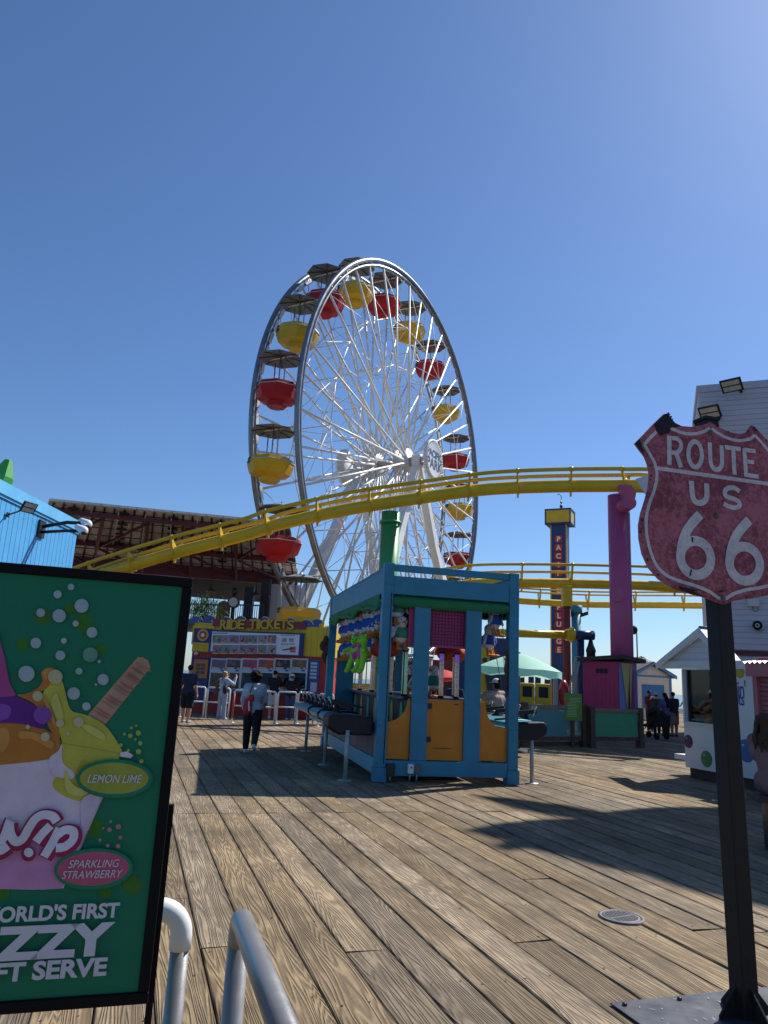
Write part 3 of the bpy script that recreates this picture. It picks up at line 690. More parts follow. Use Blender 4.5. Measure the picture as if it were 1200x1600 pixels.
for zz in (0.70, 1.25):
    for xx in (0.905, 0.955): b.box(xx-0.022, 0.066, zz-0.045, xx+0.022, 0.0775, zz+0.045)
b.build('door_hinge', dark_metal, dpn, bevel=0.003)
b = MB(); b.box(1.38, 0.07, 1.29, 1.46, 0.0775, 1.305); b.box(1.02, 0.076, 0.553, 1.36, 0.0845, 0.562); b.build('door_pull', dark_metal, dpn)
b = MB(); b.box(0.28, 0.06, 0.349, 0.5, 0.0845, 0.365); b.box(1.90, 0.06, 0.349, 2.12, 0.0845, 0.372); b.build('kick_bracket', dark_metal, k)
b = MB(); b.box(0.52, 0.14, 2.26, KW-0.68, 0.16, 2.98); b.build('pink_front_panel', pink_paint, k)
b = MB()
for i in range(12): x = 0.895+i*0.059; b.box(x-0.003, 0.125, 2.30, x+0.003, 0.131, 2.97)
for i in range(12): z = 2.32+i*0.058; b.box(0.888, 0.119, z-0.003, 1.552, 0.125, z+0.003)
b.build('wire_grid', black_paint, k)
# pink header over the shelves, along both sides
b = MB(); b.box(0.55, 0.3, 2.50, 1.75, KL-0.6, 2.57); b.build('prize_shelf', C('shelf_pink', (0.42, 0.12, 0.2), 0.6), k)
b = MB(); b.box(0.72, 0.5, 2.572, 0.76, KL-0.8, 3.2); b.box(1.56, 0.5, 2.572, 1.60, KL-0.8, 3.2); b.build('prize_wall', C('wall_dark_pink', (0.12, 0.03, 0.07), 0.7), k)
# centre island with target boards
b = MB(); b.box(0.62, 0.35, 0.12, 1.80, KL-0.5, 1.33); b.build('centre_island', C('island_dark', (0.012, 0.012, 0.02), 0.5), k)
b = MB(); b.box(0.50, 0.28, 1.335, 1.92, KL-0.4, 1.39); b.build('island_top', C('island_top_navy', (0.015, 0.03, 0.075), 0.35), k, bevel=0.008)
for i, c in enumerate([(0.05, 0.35, 0.2), (0.55, 0.33, 0.08), (0.05, 0.35, 0.2), (0.5, 0.38, 0.18), (0.06, 0.33, 0.2), (0.55, 0.33, 0.08), (0.05, 0.35, 0.2)]):
    y = 0.75+i*0.72; b = MB(); b.prism([(0.6, y+0.11*cos(q*pi/12), 1.0+0.29*sin(q*pi/12)) for q in range(24)], (0.018, 0, 0)); b.build('target_board', C('board%d' % (i % 4), c, 0.4), k)
# lower side walls
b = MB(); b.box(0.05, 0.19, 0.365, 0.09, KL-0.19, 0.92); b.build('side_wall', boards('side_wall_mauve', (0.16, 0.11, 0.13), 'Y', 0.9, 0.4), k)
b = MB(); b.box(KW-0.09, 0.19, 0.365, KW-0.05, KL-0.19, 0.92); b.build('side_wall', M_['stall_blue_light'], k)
# bolts, seams and small fittings on the frame
for x in (0.04, 0.15, KW-0.15, KW-0.04):
    for z in (0.30, 0.9, 1.7, 2.5, 3.3): b = MB(); b.lathe([(0, 0.006), (0.008, 0.005), (0.011, 0.0)], 8, Matrix.Translation((x, 0.0052, z)) @ Matrix.Rotation(pi/2, 4, 'X')); b.build('bolt', dark_metal, k)
for xx in (0.63, 0.855, 1.585, 1.82):
    for z in (0.42, 1.3, 2.1, 2.95): b = MB(); b.lathe([(0, 0.005), (0.006, 0.004), (0.008, 0.0)], 8, Matrix.Translation((xx, 0.0252, z)) @ Matrix.Rotation(pi/2, 4, 'X')); b.build('bolt', dark_metal, k)
b = MB(); b.tube([(0.145, -0.004, 0.3), (0.15, -0.006, 1.2), (0.146, -0.005, 2.2), (0.15, -0.004, 3.15)], 0.006, 6); b.build('cable', black_paint, k)
# rear partition
b = MB(); b.box(0.19, KL-0.5, 0.36, 0.62, KL-0.45, 2.3); b.build('rear_board', C('rear_teal', (0.03, 0.16, 0.22), 0.5), k)
b = MB(); b.box(KW-0.9, KL-0.52, 0.36, KW-0.6, KL-0.47, 3.0); b.build('rear_board', M_['rear_teal'], k)
# light tubes
def tubemat(name, c1, c2, e):
    m = bpy.data.materials.new(name); m.use_nodes = True; t = m.node_tree; bs = t.nodes['Principled BSDF']
    tc = t.nodes.new('ShaderNodeTexCoord'); mp = t.nodes.new('ShaderNodeMapping'); mp.inputs['Scale'].default_value = (45, 45, 45); t.links.new(tc.outputs['Object'], mp.inputs[0])
    ck = t.nodes.new('ShaderNodeTexBrick'); ck.inputs['Scale'].default_value = 1; ck.inputs['Color1'].default_value = (*c1, 1); ck.inputs['Color2'].default_value = (*c2, 1); ck.inputs['Mortar'].default_value = (0.03, 0.03, 0.03, 1); ck.offset = 0; ck.inputs['Mortar Size'].default_value = 0.12; ck.inputs['Brick Width'].default_value = 1; ck.inputs['Row Height'].default_value = 1
    cx = t.nodes.new('ShaderNodeSeparateXYZ'); t.links.new(mp.outputs[0], cx.inputs[0]); cb = t.nodes.new('ShaderNodeCombineXYZ'); ad = t.nodes.new('ShaderNodeMath'); ad.operation = 'ADD'; t.links.new(cx.outputs[0], ad.inputs[0]); t.links.new(cx.outputs[1], ad.inputs[1]); t.links.new(ad.outputs[0], cb.inputs[0]); t.links.new(cx.outputs[2], cb.inputs[1]); t.links.new(cb.outputs[0], ck.inputs['Vector'])
    t.links.new(ck.outputs[0], bs.inputs['Base Color']); bs.inputs['Roughness'].default_value = 0.25
    t.links.new(ck.outputs[0], bs.inputs['Emission Color']); bs.inputs['Emission Strength'].default_value = e
    return m
tm_w = tubemat('light_tube_warm', (0.75, 0.62, 0.55), (0.5, 0.42, 0.40), 0.14); tm_g = tubemat('light_tube_green', (0.25, 0.6, 0.42), (0.35, 0.75, 0.5), 0.18); tm_v = tubemat('light_tube_violet', (0.35, 0.15, 0.85), (0.25, 0.12, 0.7), 0.28)
for x, y, kind in ((0.56, 0.42, 'g'), (0.56, 1.5, 'w'), (0.56, 3.1, 'w'), (0.56, 4.4, 'w'), (0.93, 0.33, 'v'), (1.21, 0.33, 'v'), (1.50, 0.33, 'v'), (1.86, 1.5, 'w'), (1.86, 3.2, 'w')):
    b = MB(); z1 = 2.02 if kind == 'v' else 2.16
    b.tube([(x, y, 1.43), (x, y, z1)], 0.042 if kind == 'v' else 0.05, 16); o = b.build('light_tube', tm_g if kind == 'g' else tm_w, k)
    for za, zb in ((1.392, 1.428), (2.165, 2.198)): b = MB(); b.tube([(x, y, za), (x, y, zb)], 0.055, 16); b.build('tube_cap', black_paint, o)
    if kind == 'v':
        b = MB(); b.tube([(x, y, 2.022), (x, y, 2.164)], 0.042, 16); b.build('violet_light', tm_v, o)
# player counters with water blasters
def counter(x0, s, y0, y1, near_black, wid=0.82):
    n_ = C('counter_teal', (0.07, 0.27, 0.36), 0.32); xo = x0+s*wid
    prof = [(x0+s*0.03, 0.86), (x0+s*(wid-0.27), 0.80), (xo-s*0.05, 0.885), (xo, 0.93), (xo+s*0.01, 0.98), (xo-s*0.04, 1.03), (xo-s*0.12, 1.045), (x0+s*0.03, 1.00)]
    b = MB(); ya = y0+near_black+0.004
    b.prism([(x, ya, z) for x, z in prof], (0, y1-ya, 0)); o = b.build('player_counter', n_, k, bevel=0.012)
    b = MB(); bx = [(x0+s*0.03, 0.72), (xo-s*0.16, 0.72), (xo+s*0.02, 0.84), (xo+s*0.03, 0.99), (xo-s*0.03, 1.052), (x0+s*0.03, 1.02)]
    b.prism([(x, y0, z) for x, z in bx], (0, near_black, 0)); b.build('black_cover', C('black_vinyl', (0.008, 0.008, 0.010), 0.5, bump=0.4, bscale=14), o, bevel=0.03)
    b = MB(); b.prism([(x0+s*0.1, ya+0.02, 0.848), (x0+s*(wid-0.32), ya+0.02, 0.792), (x0+s*(wid-0.32), ya+0.02, 0.70), (x0+s*0.1, ya+0.02, 0.70)], (0, y1-ya-0.04, 0)); b.build('counter_apron', C('apron_grey', (0.4, 0.45, 0.45), 0.5), o)
    nst = 7; ys = [y0+near_black+0.35+(y1-y0-near_black-0.6)*i/(nst-1) for i in range(nst)]
    for yy in ys:
        xb = x0+s*0.5; b = MB()
        b.lathe([(0, 0), (0.10, 0), (0.10, 0.02), (0.05, 0.05), (0.035, 0.14), (0, 0.14)], 12, Matrix.Translation((xb, yy, 1.03)))
        b.beam((xb+s*0.20, yy, 1.21), (xb-s*0.30, yy, 1.16), 0.055, 0.075); b.tube([(xb-s*0.28, yy, 1.165), (xb-s*0.5, yy, 1.14)], 0.014, 8)
        g_ = b.build('water_blaster', C('blaster_black', (0.012, 0.012, 0.014), 0.4), k)
        b = MB()
        for w in (-0.085, 0.085): b.tube([(xb+s*0.10, yy+w, 1.12), (xb+s*0.17, yy+w, 1.30)], 0.011, 6)
        b.tube([(xb+s*0.17, yy-0.085, 1.30), (xb+s*0.17, yy+0.085, 1.30)], 0.011, 6)
        b.build('blaster_handle', C('handle_chrome', (0.5, 0.5, 0.5), 0.25, metal=0.8), g_)
    for yy in ys[1::2][:2]:
        b = MB(); b.tube([(x, yy-0.33, z) for x, z in [(p[0]+s*0.006*(1 if i > 1 else 0), p[1]+0.012) for i, p in enumerate(prof[1:])]], 0.022, 8); b.build('counter_strap', black_paint, o)
    return o
counter(0, -1, 0.16, 5.5, 0.62, 0.78); counter(KW, 1, 0.16, 5.5, 0.3, 0.60)
b = MB(); b.box(KW+0.02, 0.1, 1.07, KW+0.30, 0.10+0.4, 1.075); b.build('counter_mat', C('mat_aqua', (0.18, 0.55, 0.6), 0.4), k)
for x, y in ((-0.47, 0.12), (-0.50, 2.2), (-0.56, 4.6), (KW+0.34, 0.2), (KW+0.34, 2.3), (KW+0.34, 4.6)):
    b = MB(); b.tube([(x, y, 0.0), (x, y, 0.80)], 0.036, 14); o = b.build('counter_leg', steel, k)
    b = MB(); b.lathe([(0, 0.014), (0.11, 0.014), (0.125, 0.004), (0.125, 0)], 20, Matrix.Translation((x, y, 0))); b.build('leg_plate', steel, o)
# electric boxes on the base beam
for x, m, w, h in ((0.28, dark_metal, 0.085, 0.20), (0.62, C('outlet_white', (0.7, 0.7, 0.68), 0.4), 0.06, 0.15), (0.74, C('outlet_grey', (0.12, 0.12, 0.13), 0.5), 0.08, 0.15)):
    b = MB(); b.box(x-w, -0.06, 0.30-h, x+w*0.6, 0.018, 0.30); o = b.build('outlet_box', m, k, bevel=0.006)
    b = MB(); b.tube([(x-0.02, -0.02, 0.30-h), (x-0.02, -0.02, 0.03)], 0.014, 8); b.build('conduit', steel, o)
b = MB(); b.box(0.60, -0.064, 0.235, 0.625, -0.0605, 0.26); b.build('outlet_socket', dark_metal, k)
# ropes of the awning by the right post
b = MB()
for (a, c) in ((((1.90, 0.03, 3.13)), (2.28, -0.02, 2.1)), ((1.93, 0.03, 3.13), (2.32, 0.2, 1.6)), ((2.24, 0.05, 3.0), (2.32, 0.1, 1.9))): b.tube([a, c], 0.007, 5)
b.build('awning_rope', C('rope_grey', (0.12, 0.11, 0.1), 0.8), k)

# ------------------------------------------------------------------ prizes
plush_white = C('plush_white', (0.62, 0.62, 0.6), 0.95, bump=0.5, bscale=120); plush_orange = C('plush_orange', (0.62, 0.2, 0.03), 0.95, bump=0.5, bscale=120)
plush_blue = C('plush_blue', (0.03, 0.08, 0.36), 0.95, bump=0.5, bscale=120); plush_green = C('plush_green', (0.05, 0.22, 0.15), 0.95, bump=0.5, bscale=120)
plush_lime = C('plush_lime', (0.27, 0.62, 0.04), 0.95, bump=0.5, bscale=120); plush_pink = C('plush_pink', (0.6, 0.07, 0.3), 0.95)
def goose(vest, label):
    t = thing('plush_goose', label, 'plush toy', (0, 0, 0), 0, 'plush geese hung up as prizes in the stall')
    b = MB(); b.ell((0, 0, 0), 0.12, 0.105, 0.17); b.ell((0, -0.03, 0.22), 0.10, 0.10, 0.10); b.capsule((0, 0, 0.08), (0, -0.02, 0.2), 0.075, 0.075)
    for s in (-1, 1): b.capsule((s*0.10, 0.0, 0.08), (s*0.19, -0.03, -0.05), 0.045, 0.03)
    b.ell((0, 0.13, -0.08), 0.05, 0.07, 0.04)
    link_mesh('body', blob(b, 0.014, 4), plush_white, t)
    b = MB(); b.lathe([(0.085, 0.12), (0.128, 0.06), (0.137, -0.01), (0.128, -0.06), (0.12, -0.065)], 18, Matrix.Scale(0.95, 4, (0, 1, 0))); b.build('vest', vest, t)
    for s in (-1, 1):
        b = MB(); b.capsule((s*0.06, -0.03, -0.15), (s*0.07, -0.05, -0.24), 0.026, 0.03); b.ell((s*0.075, -0.10, -0.26), 0.05, 0.085, 0.025); b.build('foot', plush_orange, t)
    b = MB(); b.ell((0, -0.14, 0.21), 0.035, 0.06, 0.022); b.build('beak', plush_orange, t)
    b = MB()
    for s in (-1, 1): b.ell((s*0.045, -0.115, 0.25), 0.012, 0.012, 0.014, 8, 6)
    b.build('eyes', black_paint, t); return t
first = {'b': goose(plush_blue, ''), 'g': goose(plush_green, ''), 'r': goose(C('plush_red', (0.35, 0.02, 0.03), 0.95), '')}; used = set()
GG = 'plush geese hung up as prizes in the stall'
def put_goose(kind, x, y, z, rot, label):
    p = kp(x, y, z)
    if kind in used: dup(first[kind], p, rot+KR, label, GG)
    else:
        used.add(kind); o = first[kind]; o.location = p; o.rotation_euler = (0, 0, rot+KR); o['label'] = label
        TM[o.name] = Matrix.Translation(p) @ Matrix.Rotation(rot+KR, 4, 'Z')
LB = 'plush goose in blue vest packed in the two long rows along the stall left side'
for r, zz in ((0, 2.74), (1, 2.33)):
    for i in range(9): put_goose('b', 0.26+0.06*r, 2.1+i*0.40+0.15*r, zz+0.02*math.sin(i*2.7+r), -pi/2+0.2*math.sin(i*3+r), LB)
for i in range(3): put_goose('b', 0.28, 1.15+i*0.34, 2.78-0.03*i, -pi/2+0.3, 'plush goose in blue vest hung singly between the long rows and the front post')
put_goose('g', 0.36, 0.30, 2.90, 0.25, 'plush goose in green vest, upper one right of the front left post')
put_goose('g', 0.42, 0.26, 2.46, 0.1, 'plush goose in green vest, lower one right of the front left post')
put_goose('g', 0.30, 0.95, 2.93, -1.1, 'plush goose in green vest hung left of the front left post')
q_ = KM.inverted() @ at(773, 971, 13.55); put_goose('b', q_.x, q_.y, q_.z, 0.5, 'plush goose in blue vest, upper one left of the right corner post')
q_ = KM.inverted() @ at(762, 1002, 13.75); put_goose('b', q_.x, q_.y, q_.z, 0.7, 'plush goose in blue vest, lower one left of the right corner post')
q_ = KM.inverted() @ at(766, 1001, 14.4); put_goose('b', q_.x, q_.y, q_.z-0.02, 1.0, 'plush goose in blue vest half hidden behind the lower right goose')
put_goose('b', 0.98, 1.0, 1.65, -0.9, 'plush goose in blue vest sitting on the shelf above the orange door')
put_goose('b', 0.58, 2.1, 1.66, -1.5, 'plush goose in blue vest sitting on the shelf left of the front post')
for i in range(4): put_goose('r', 0.50, 1.0+i*0.42, 2.70+0.03*math.sin(i*2), -pi/2+0.3*math.sin(i*2.2), 'plush goose in red vest in the shaded upper row behind the lime bears')
put_goose('r', 1.05, 1.7, 1.66, -0.3, 'plush goose in red vest on the shelf behind the violet lit tubes')
put_goose('g', 1.38, 1.3, 1.66, -0.8, 'plush goose in green vest on the shelf above the orange door')
def bear(label):
    t = thing('plush_bear', label, 'plush toy', (0, 0, 0), 0, 'lime plush bears')
    b = MB(); b.ell((0, 0, 0), 0.12, 0.10, 0.16); b.ell((0, -0.02, 0.22), 0.105, 0.10, 0.095); b.ell((0, -0.11, 0.20), 0.045, 0.04, 0.035)
    for s in (-1, 1):
        b.ell((s*0.08, 0, 0.31), 0.035, 0.02, 0.035); b.capsule((s*0.1, -0.02, 0.08), (s*0.2, -0.09, 0.03), 0.045, 0.04); b.capsule((s*0.07, -0.02, -0.12), (s*0.11, -0.07, -0.29), 0.055, 0.05); b.ell((s*0.115, -0.10, -0.32), 0.05, 0.06, 0.045)
    link_mesh('body', blob(b, 0.014, 4), plush_lime, t)
    b = MB(); b.ell((0, -0.075, 0.0), 0.06, 0.045, 0.12); b.ell((0, -0.1, 0.12), 0.07, 0.02, 0.03); b.build('bow', plush_pink, t)
    b = MB()
    for s in (-1, 1): b.ell((s*0.04, -0.105, 0.245), 0.011, 0.011, 0.012, 8, 6)
    b.ell((0, -0.15, 0.21), 0.014, 0.01, 0.01, 8, 6); b.build('eyes', black_paint, t); return t
be = bear('lime green plush bear with pink bow, facing left beside the front left post')
p = at(567, 1020, 13.3); be.location = p; be.rotation_euler = (0, 0, KR-1.3); TM[be.name] = Matrix.Translation(p)
dup(be, at(556, 1021, 13.7), KR-0.6, 'lime green plush bear hung behind the other lime bear', 'lime plush bears')
def lantern(label, p, r):
    t = thing('red_lantern', label, 'lantern', p, 0, 'round red hanging lanterns')
    b = MB(); n = 24; vs = []
    prof = [(r*sin(pi*i/12)*1.0, r*0.86*cos(pi*i/12)) for i in range(13)]
    for (rr, z) in prof:
        for q in range(n*2): w = 1-0.06*abs(cos(q*pi/n*4)); vs.append((rr*w*cos(2*pi*q/(2*n)), rr*w*sin(2*pi*q/(2*n)), z))
    N2 = 2*n; b._add(vs, [(i*N2+q, i*N2+(q+1) % N2, (i+1)*N2+(q+1) % N2, (i+1)*N2+q) for i in range(12) for q in range(N2)], True)
    b.build('shell', C('lantern_red', (0.5, 0.05, 0.015), 0.6), t)
    b = MB(); b.tube([(0, 0, r*0.8), (0, 0, r*1.15)], 0.03, 10); b.tube([(0, 0, r*1.1), (0, 0, 2.18-p.z if 2.18-p.z > r*1.1 else r*1.3)], 0.006, 5); b.build('hook', black_paint, t)
lantern('round red lantern hung left of the front post, by the lime bears', at(592, 1014, 13.6), 0.17)
lantern('round red lantern hung just right of the front left post', at(610, 1014, 13.5), 0.17)
lantern('round red lantern seen through the gap above the orange door, left one', at(697, 1020, 15.6), 0.21)
lantern('round red lantern seen through the gap above the orange door, right one', at(713, 1022, 15.2), 0.21)
# wooden sandals plaque hung on the far left post, brown plaque by the right post
p = kp(-0.06, KL-0.1, 2.35); t = thing('brown_hanging_toy', 'brown toys hung in a bunch on the rear left post of the stall', 'toy', p, KR)
b = MB(); 
for i, (dx, dz, r) in enumerate(((0, 0.2, 0.09), (-0.07, 0.05, 0.1), (0.05, -0.05, 0.1), (-0.02, -0.2, 0.09), (0.04, 0.1, 0.08), (0.0, -0.32, 0.05))): b.ell((dx, 0, dz), r*0.8, r*0.6, r*1.3)
link_mesh('body', blob(b, 0.016, 3), C('brown_plush', (0.12, 0.05, 0.025), 0.9), t)
b = MB(); b.tube([(0, 0, 0.2), (0.02, 0.02, 0.55)], 0.006, 5); b.build('string', black_paint, t)
p = kp(2.34, 0.02, 1.98); t = thing('brown_board', 'brown board shaped like a small surfboard hung inside the right post', 'board', p, KR+0.5)
b = MB(); b.prism([(0.05*sin(q*pi/12), 0, 0.42*cos(q*pi/12)-0.1) for q in range(24)], (0, 0.02, 0)); b.build('plank', C('brown_wood', (0.09, 0.035, 0.02), 0.5), t)
b = MB(); b.tube([(0, 0.01, 0.3), (0, 0.01, 0.9)], 0.006, 5); b.build('string', black_paint, t)
# ------------------------------------------------------------------ ticket booth
BP = at(297, 1050, 30.2); BEX = az(90+12); BN = Vector((BEX.y, -BEX.x, 0)); BP.z = 0
bt_ = thing('ticket_booth', 'red and yellow ride ticket booth with white price board and six sales windows', 'ticket booth', BP, R(-12))
def bq(px_, py_): q = on(px_, py_, BP, BN); return ((q-BP).dot(BEX), q.z)
bw = bq(512, 1060)[0]; zt = bq(400, 976)[1]; zm = bq(400, 1022)[1]
bred = boards('booth_red', (0.34, 0.025, 0.022), 'X', 0.30, 0.5, var=0.1); byel = C('booth_yellow', (0.60, 0.42, 0.02), 0.5); bblue = C('booth_blue', (0.02, 0.035, 0.16), 0.5)
b = MB(); b.box(0, 0, 0, bw, 3.6, zm); b.build('wall', bred, bt_)
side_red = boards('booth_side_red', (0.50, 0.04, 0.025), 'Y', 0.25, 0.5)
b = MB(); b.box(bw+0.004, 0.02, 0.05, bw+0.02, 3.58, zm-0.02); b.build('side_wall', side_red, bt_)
b = MB(); b.box(-0.02, -0.02, zm+0.003, bw+0.04, 3.62, zt); b.build('upper_wall', boards('booth_upper_yellow', (0.60, 0.42, 0.02), 'X', 0.25, 0.3), bt_, bevel=0.01)
def bbox(part, x0p, y0p, x1p, y1p, d, m, name, dd=0.03, parent=None):
    a = bq(x0p, y0p); c = bq(x1p, y1p); b = MB(); b.box(a[0], -d-dd, c[1], c[0], -d, a[1]); return b.build(name, m, parent or bt_)
def rect(b, x0, z0, x1, z1, y, th=0.006): b.box(x0, y-th, z0, x1, y, z1)
# emblem panel
e = bbox('', 303, 977, 333.5, 1008, 0.021, byel, 'emblem_frame', 0.05)
x0, z1 = bq(305, 981.5); x1, z0 = bq(331.5, 1005)
b = MB(); rect(b, x0, z0, x1, z1, -0.072); b.build('emblem_panel', bblue, e)
cx, cz = (x0+x1)/2, (z0+z1)/2+0.02; rr = (z1-z0)*0.42
b = MB(); b.prism([(cx+rr*cos(q*pi/16), -0.079, cz+rr*sin(q*pi/16)) for q in range(32)], (0, -0.004, 0)); b.build('emblem_disc', C('emblem_gold', (0.62, 0.36, 0.1), 0.5), e)
b = MB(); b.prism([(cx+rr*(0.92 if q % 2 else 0.55)*cos(q*pi/14), -0.084, cz+rr*(0.92 if q % 2 else 0.55)*sin(q*pi/14)) for q in range(28)], (0, -0.004, 0)); b.build('emblem_rays', C('emblem_red', (0.4, 0.05, 0.04), 0.5), e)
b = MB(); b.prism([(cx+rr*0.32*cos(q*pi/12), -0.089, cz+rr*0.32*sin(q*pi/12)) for q in range(24)], (0, -0.004, 0)); b.build('emblem_centre', C('emblem_white', (0.7, 0.66, 0.6), 0.5), e)
# price board
pb = bbox('', 331.5, 984.5, 474, 1026, 0.0, bblue, 'price_board', 0.16)
x0, z1 = bq(334.5, 987); x1, z0 = bq(468, 1024)
b = MB(); rect(b, x0, z0, x1, z1, -0.162); b.build('board_face', C('board_white', (0.6, 0.64, 0.7), 0.35), pb)
rng = random.Random(5)
def photo_tile(x0, z0, x1, z1, y, parent, idx, strip=True):
    r = random.Random(idx*17+3); sky_ = (0.12+0.18*r.random(), 0.14+0.15*r.random(), 0.16+0.17*r.random())
    ms = [C('tile_sky%d' % (idx % 4), sky_, 0.4), C('tile_dark%d' % (idx % 3), (0.05+0.05*r.random(), 0.04, 0.05), 0.4), C('tile_red%d' % (idx % 3), (0.35, 0.08+0.1*r.random(), 0.06), 0.4), C('tile_yel', (0.55, 0.42, 0.08), 0.4), C('tile_green', (0.12, 0.16, 0.05), 0.4)]
    b = MB(); rect(b, x0, z0, x1, z1, y); w, h = x1-x0, z1-z0; n = 0
    for j in range(r.randint(5, 9)):
        b.cur = r.choice([1, 1, 2, 3, 4, 1]); a = x0+w*r.uniform(0.02, 0.75); c = z0+h*r.uniform(0.16, 0.6); ww = w*r.uniform(0.1, 0.35); hh = h*r.uniform(0.08, 0.35); n += 1
        yy = y-0.0065-0.0012*n
        if r.random() < 0.5: b.prism([(a+ww/2*(1+cos(q*pi/5)), yy, c+hh/2*(1+sin(q*pi/5))) for q in range(10)], (0, -0.001, 0))
        else: b.prism([(a, yy, c), (min(a+ww, x1-0.002), yy, c+hh*r.random()*0.4), (min(a+ww*0.8, x1-0.002), yy, min(z1, c+hh)), (a+ww*0.2, yy, min(z1, c+hh*0.8))], (0, -0.001, 0))
    if strip: b.cur = 3; rect(b, x0, z0, x0+w*0.62, z0+h*0.12, y-0.022, 0.002)
    b.build('ride_picture', ms, parent)
cols = [335.8, 349, 362.7, 377.3, 391.3, 406, 420.7]
for j, (ya, yb) in enumerate(((992.5, 1006), (1008, 1022.5))):
    for i, xa in enumerate(cols):
        a = bq(xa, ya); c = bq(xa+12.6, yb); photo_tile(a[0], c[1], c[0], a[1], -0.169, pb, i+7*j)
b = MB()
def put_text(b, s, pa, pb_, y, bold=0.0, par=None):
    "fit text between two pixel corners on the booth front"
    a = bq(*pa); c = bq(*pb_); me = text_mesh(s, 1.0, bold=bold); xs = [v.co.x for v in me.vertices]; ys = [v.co.y for v in me.vertices]
    sx = (c[0]-a[0])/(max(xs)-min(xs)); sy = (a[1]-c[1])/(max(ys)-min(ys))
    M = Matrix.Translation((a[0], y, c[1])) @ Matrix(((sx, 0, 0, -min(xs)*sx), (0, 0, -1, 0), (0, sy, 0, -min(ys)*sy), (0, 0, 0, 1)))
    b.merge(me, M)
put_text(b, 'UNLIMITED', (445.5, 988.6), (459.5, 990.6), -0.1695, 0.02); put_text(b, 'RIDE WRISTBANDS', (441, 992), (463.5, 994.6), -0.1695, 0.02)
for xa, xb, ya in ((336, 359, 989), (441, 463, 1006),):
    n = 9; 
    for q in range(n):
        a = bq(xa+(xb-xa)*q/n, ya); c = bq(xa+(xb-xa)*(q+0.75)/n, ya+1.5); rect(b, a[0], c[1], c[0], a[1], -0.169, 0.0012)
for xa in (442, 453):
    for q in range(2): a = bq(xa+1, 998+q*3); c = bq(xa+8, 1000+q*3); rect(b, a[0], c[1], c[0], a[1], -0.169, 0.0012)
b.build('board_print', C('print_navy', (0.015, 0.02, 0.07), 0.5), pb)
a = bq(444, 1010); c = bq(464, 1020); b = MB(); rect(b, a[0]+0.3, c[1], c[0], a[1], -0.169, 0.0012); b.cur = 1; b.prism([(a[0], -0.172, c[1]+0.05), (a[0]+0.45, -0.172, c[1]+0.13), (a[0]+0.45, -0.172, c[1]+0.2), (a[0], -0.172, c[1]+0.1)], (0, -0.002, 0)); b.build('wristband_picture', [C('pic_pink', (0.5, 0.12, 0.2), 0.5), C('tile_dark0', (0, 0, 0))], pb)
# RIDE TICKETS header board with fat letters
hb = bbox('', 335, 967, 478, 984, 0.05, C('header_red', (0.20, 0.03, 0.05), 0.5), 'header_board', 0.06)
xs = [(347, 'R'), (357, 'I'), (363.5, 'D'), (374, 'E'), (392, 'T'), (403.5, 'I'), (409, 'C'), (420, 'K'), (431, 'E'), (440.5, 'T'), (451, 'S')]
ends = [356, 362, 373, 383.5, 402, 408, 419, 430, 439.5, 450, 461]
for lay, (bold, yy, m) in enumerate(((0.075, -0.122, C('letter_outline_dark', (0.06, 0.03, 0.01), 0.5)), (0.03, -0.150, C('letter_yellow', (0.50, 0.33, 0.025), 0.4)))):  # dark painted outline layer first, then the yellow letter faces
    b = MB()
    for (xa, ch), xb in zip(xs, ends):
        j = (hash(ch) % 3-1)*0 + (ord(ch) % 3-1)*0.6; g = 0.5 if lay == 0 else 0
        s = MB(); put_text(s, ch, (xa-g, 968.5+j-g), (xb+g, 984+j+g), 0, bold)
        b._add(s.v, s.f, False); b.v[-len(s.v):] = [v+Vector((0, yy, 0)) for v in b.v[-len(s.v):]]
        n = len(s.v); o2 = len(b.v); 
        # give the letters thickness
        base = b.v[-n:]; b.v += [v+Vector((0, 0.026, 0)) for v in base]
        from collections import Counter
        ec = Counter()
        for f in s.f:
            for i in range(len(f)): ec[frozenset((f[i], f[(i+1) % len(f)]))] += 1
        for ed, c_ in ec.items():
            if c_ == 1:
                i, jx = tuple(ed); b.f.append([o2-n+i, o2-n+jx, o2+jx, o2+i]); b.m.append(0); b.sm.append(False)
    b.build('header_letters' if lay else 'letter_outline', m, hb)
# waves along the top
wv = [305, 326, 352, 374, 396, 412, 432, 452, 478, 494]
for i, xa in enumerate(wv):
    a = bq(xa-12, 968); c = bq(xa+13, 968); w = c[0]-a[0]; z0 = zt-0.02; h = 0.29+0.05*(i % 2)
    pts = [(a[0], z0), (a[0]+w*0.18, z0+h*0.55), (a[0]+w*0.42, z0+h*0.97), (a[0]+w*0.62, z0+h), (a[0]+w*0.86, z0+h*0.78), (a[0]+w, z0+h*0.30), (a[0]+w*0.80, z0+h*0.52), (a[0]+w*0.68, z0+h*0.40), (a[0]+w*0.72, z0+h*0.12), (a[0]+w*0.86, z0)]
    b = MB(); b.prism([(x, -0.03+0.012*(i % 2), z) for x, z in pts], (0, 0.04, 0)); o = b.build('wave_cutout', C('wave_blue', (0.05, 0.09, 0.27), 0.5), bt_)
    b = MB(); P = lambda x, z, l: Vector((x, -0.036+0.012*(i % 2), z)); b.ribbon([pts[2], pts[3], pts[4], pts[5]], 0.03, P); b.build('wave_crest', C('wave_white', (0.55, 0.55, 0.5), 0.5), o)
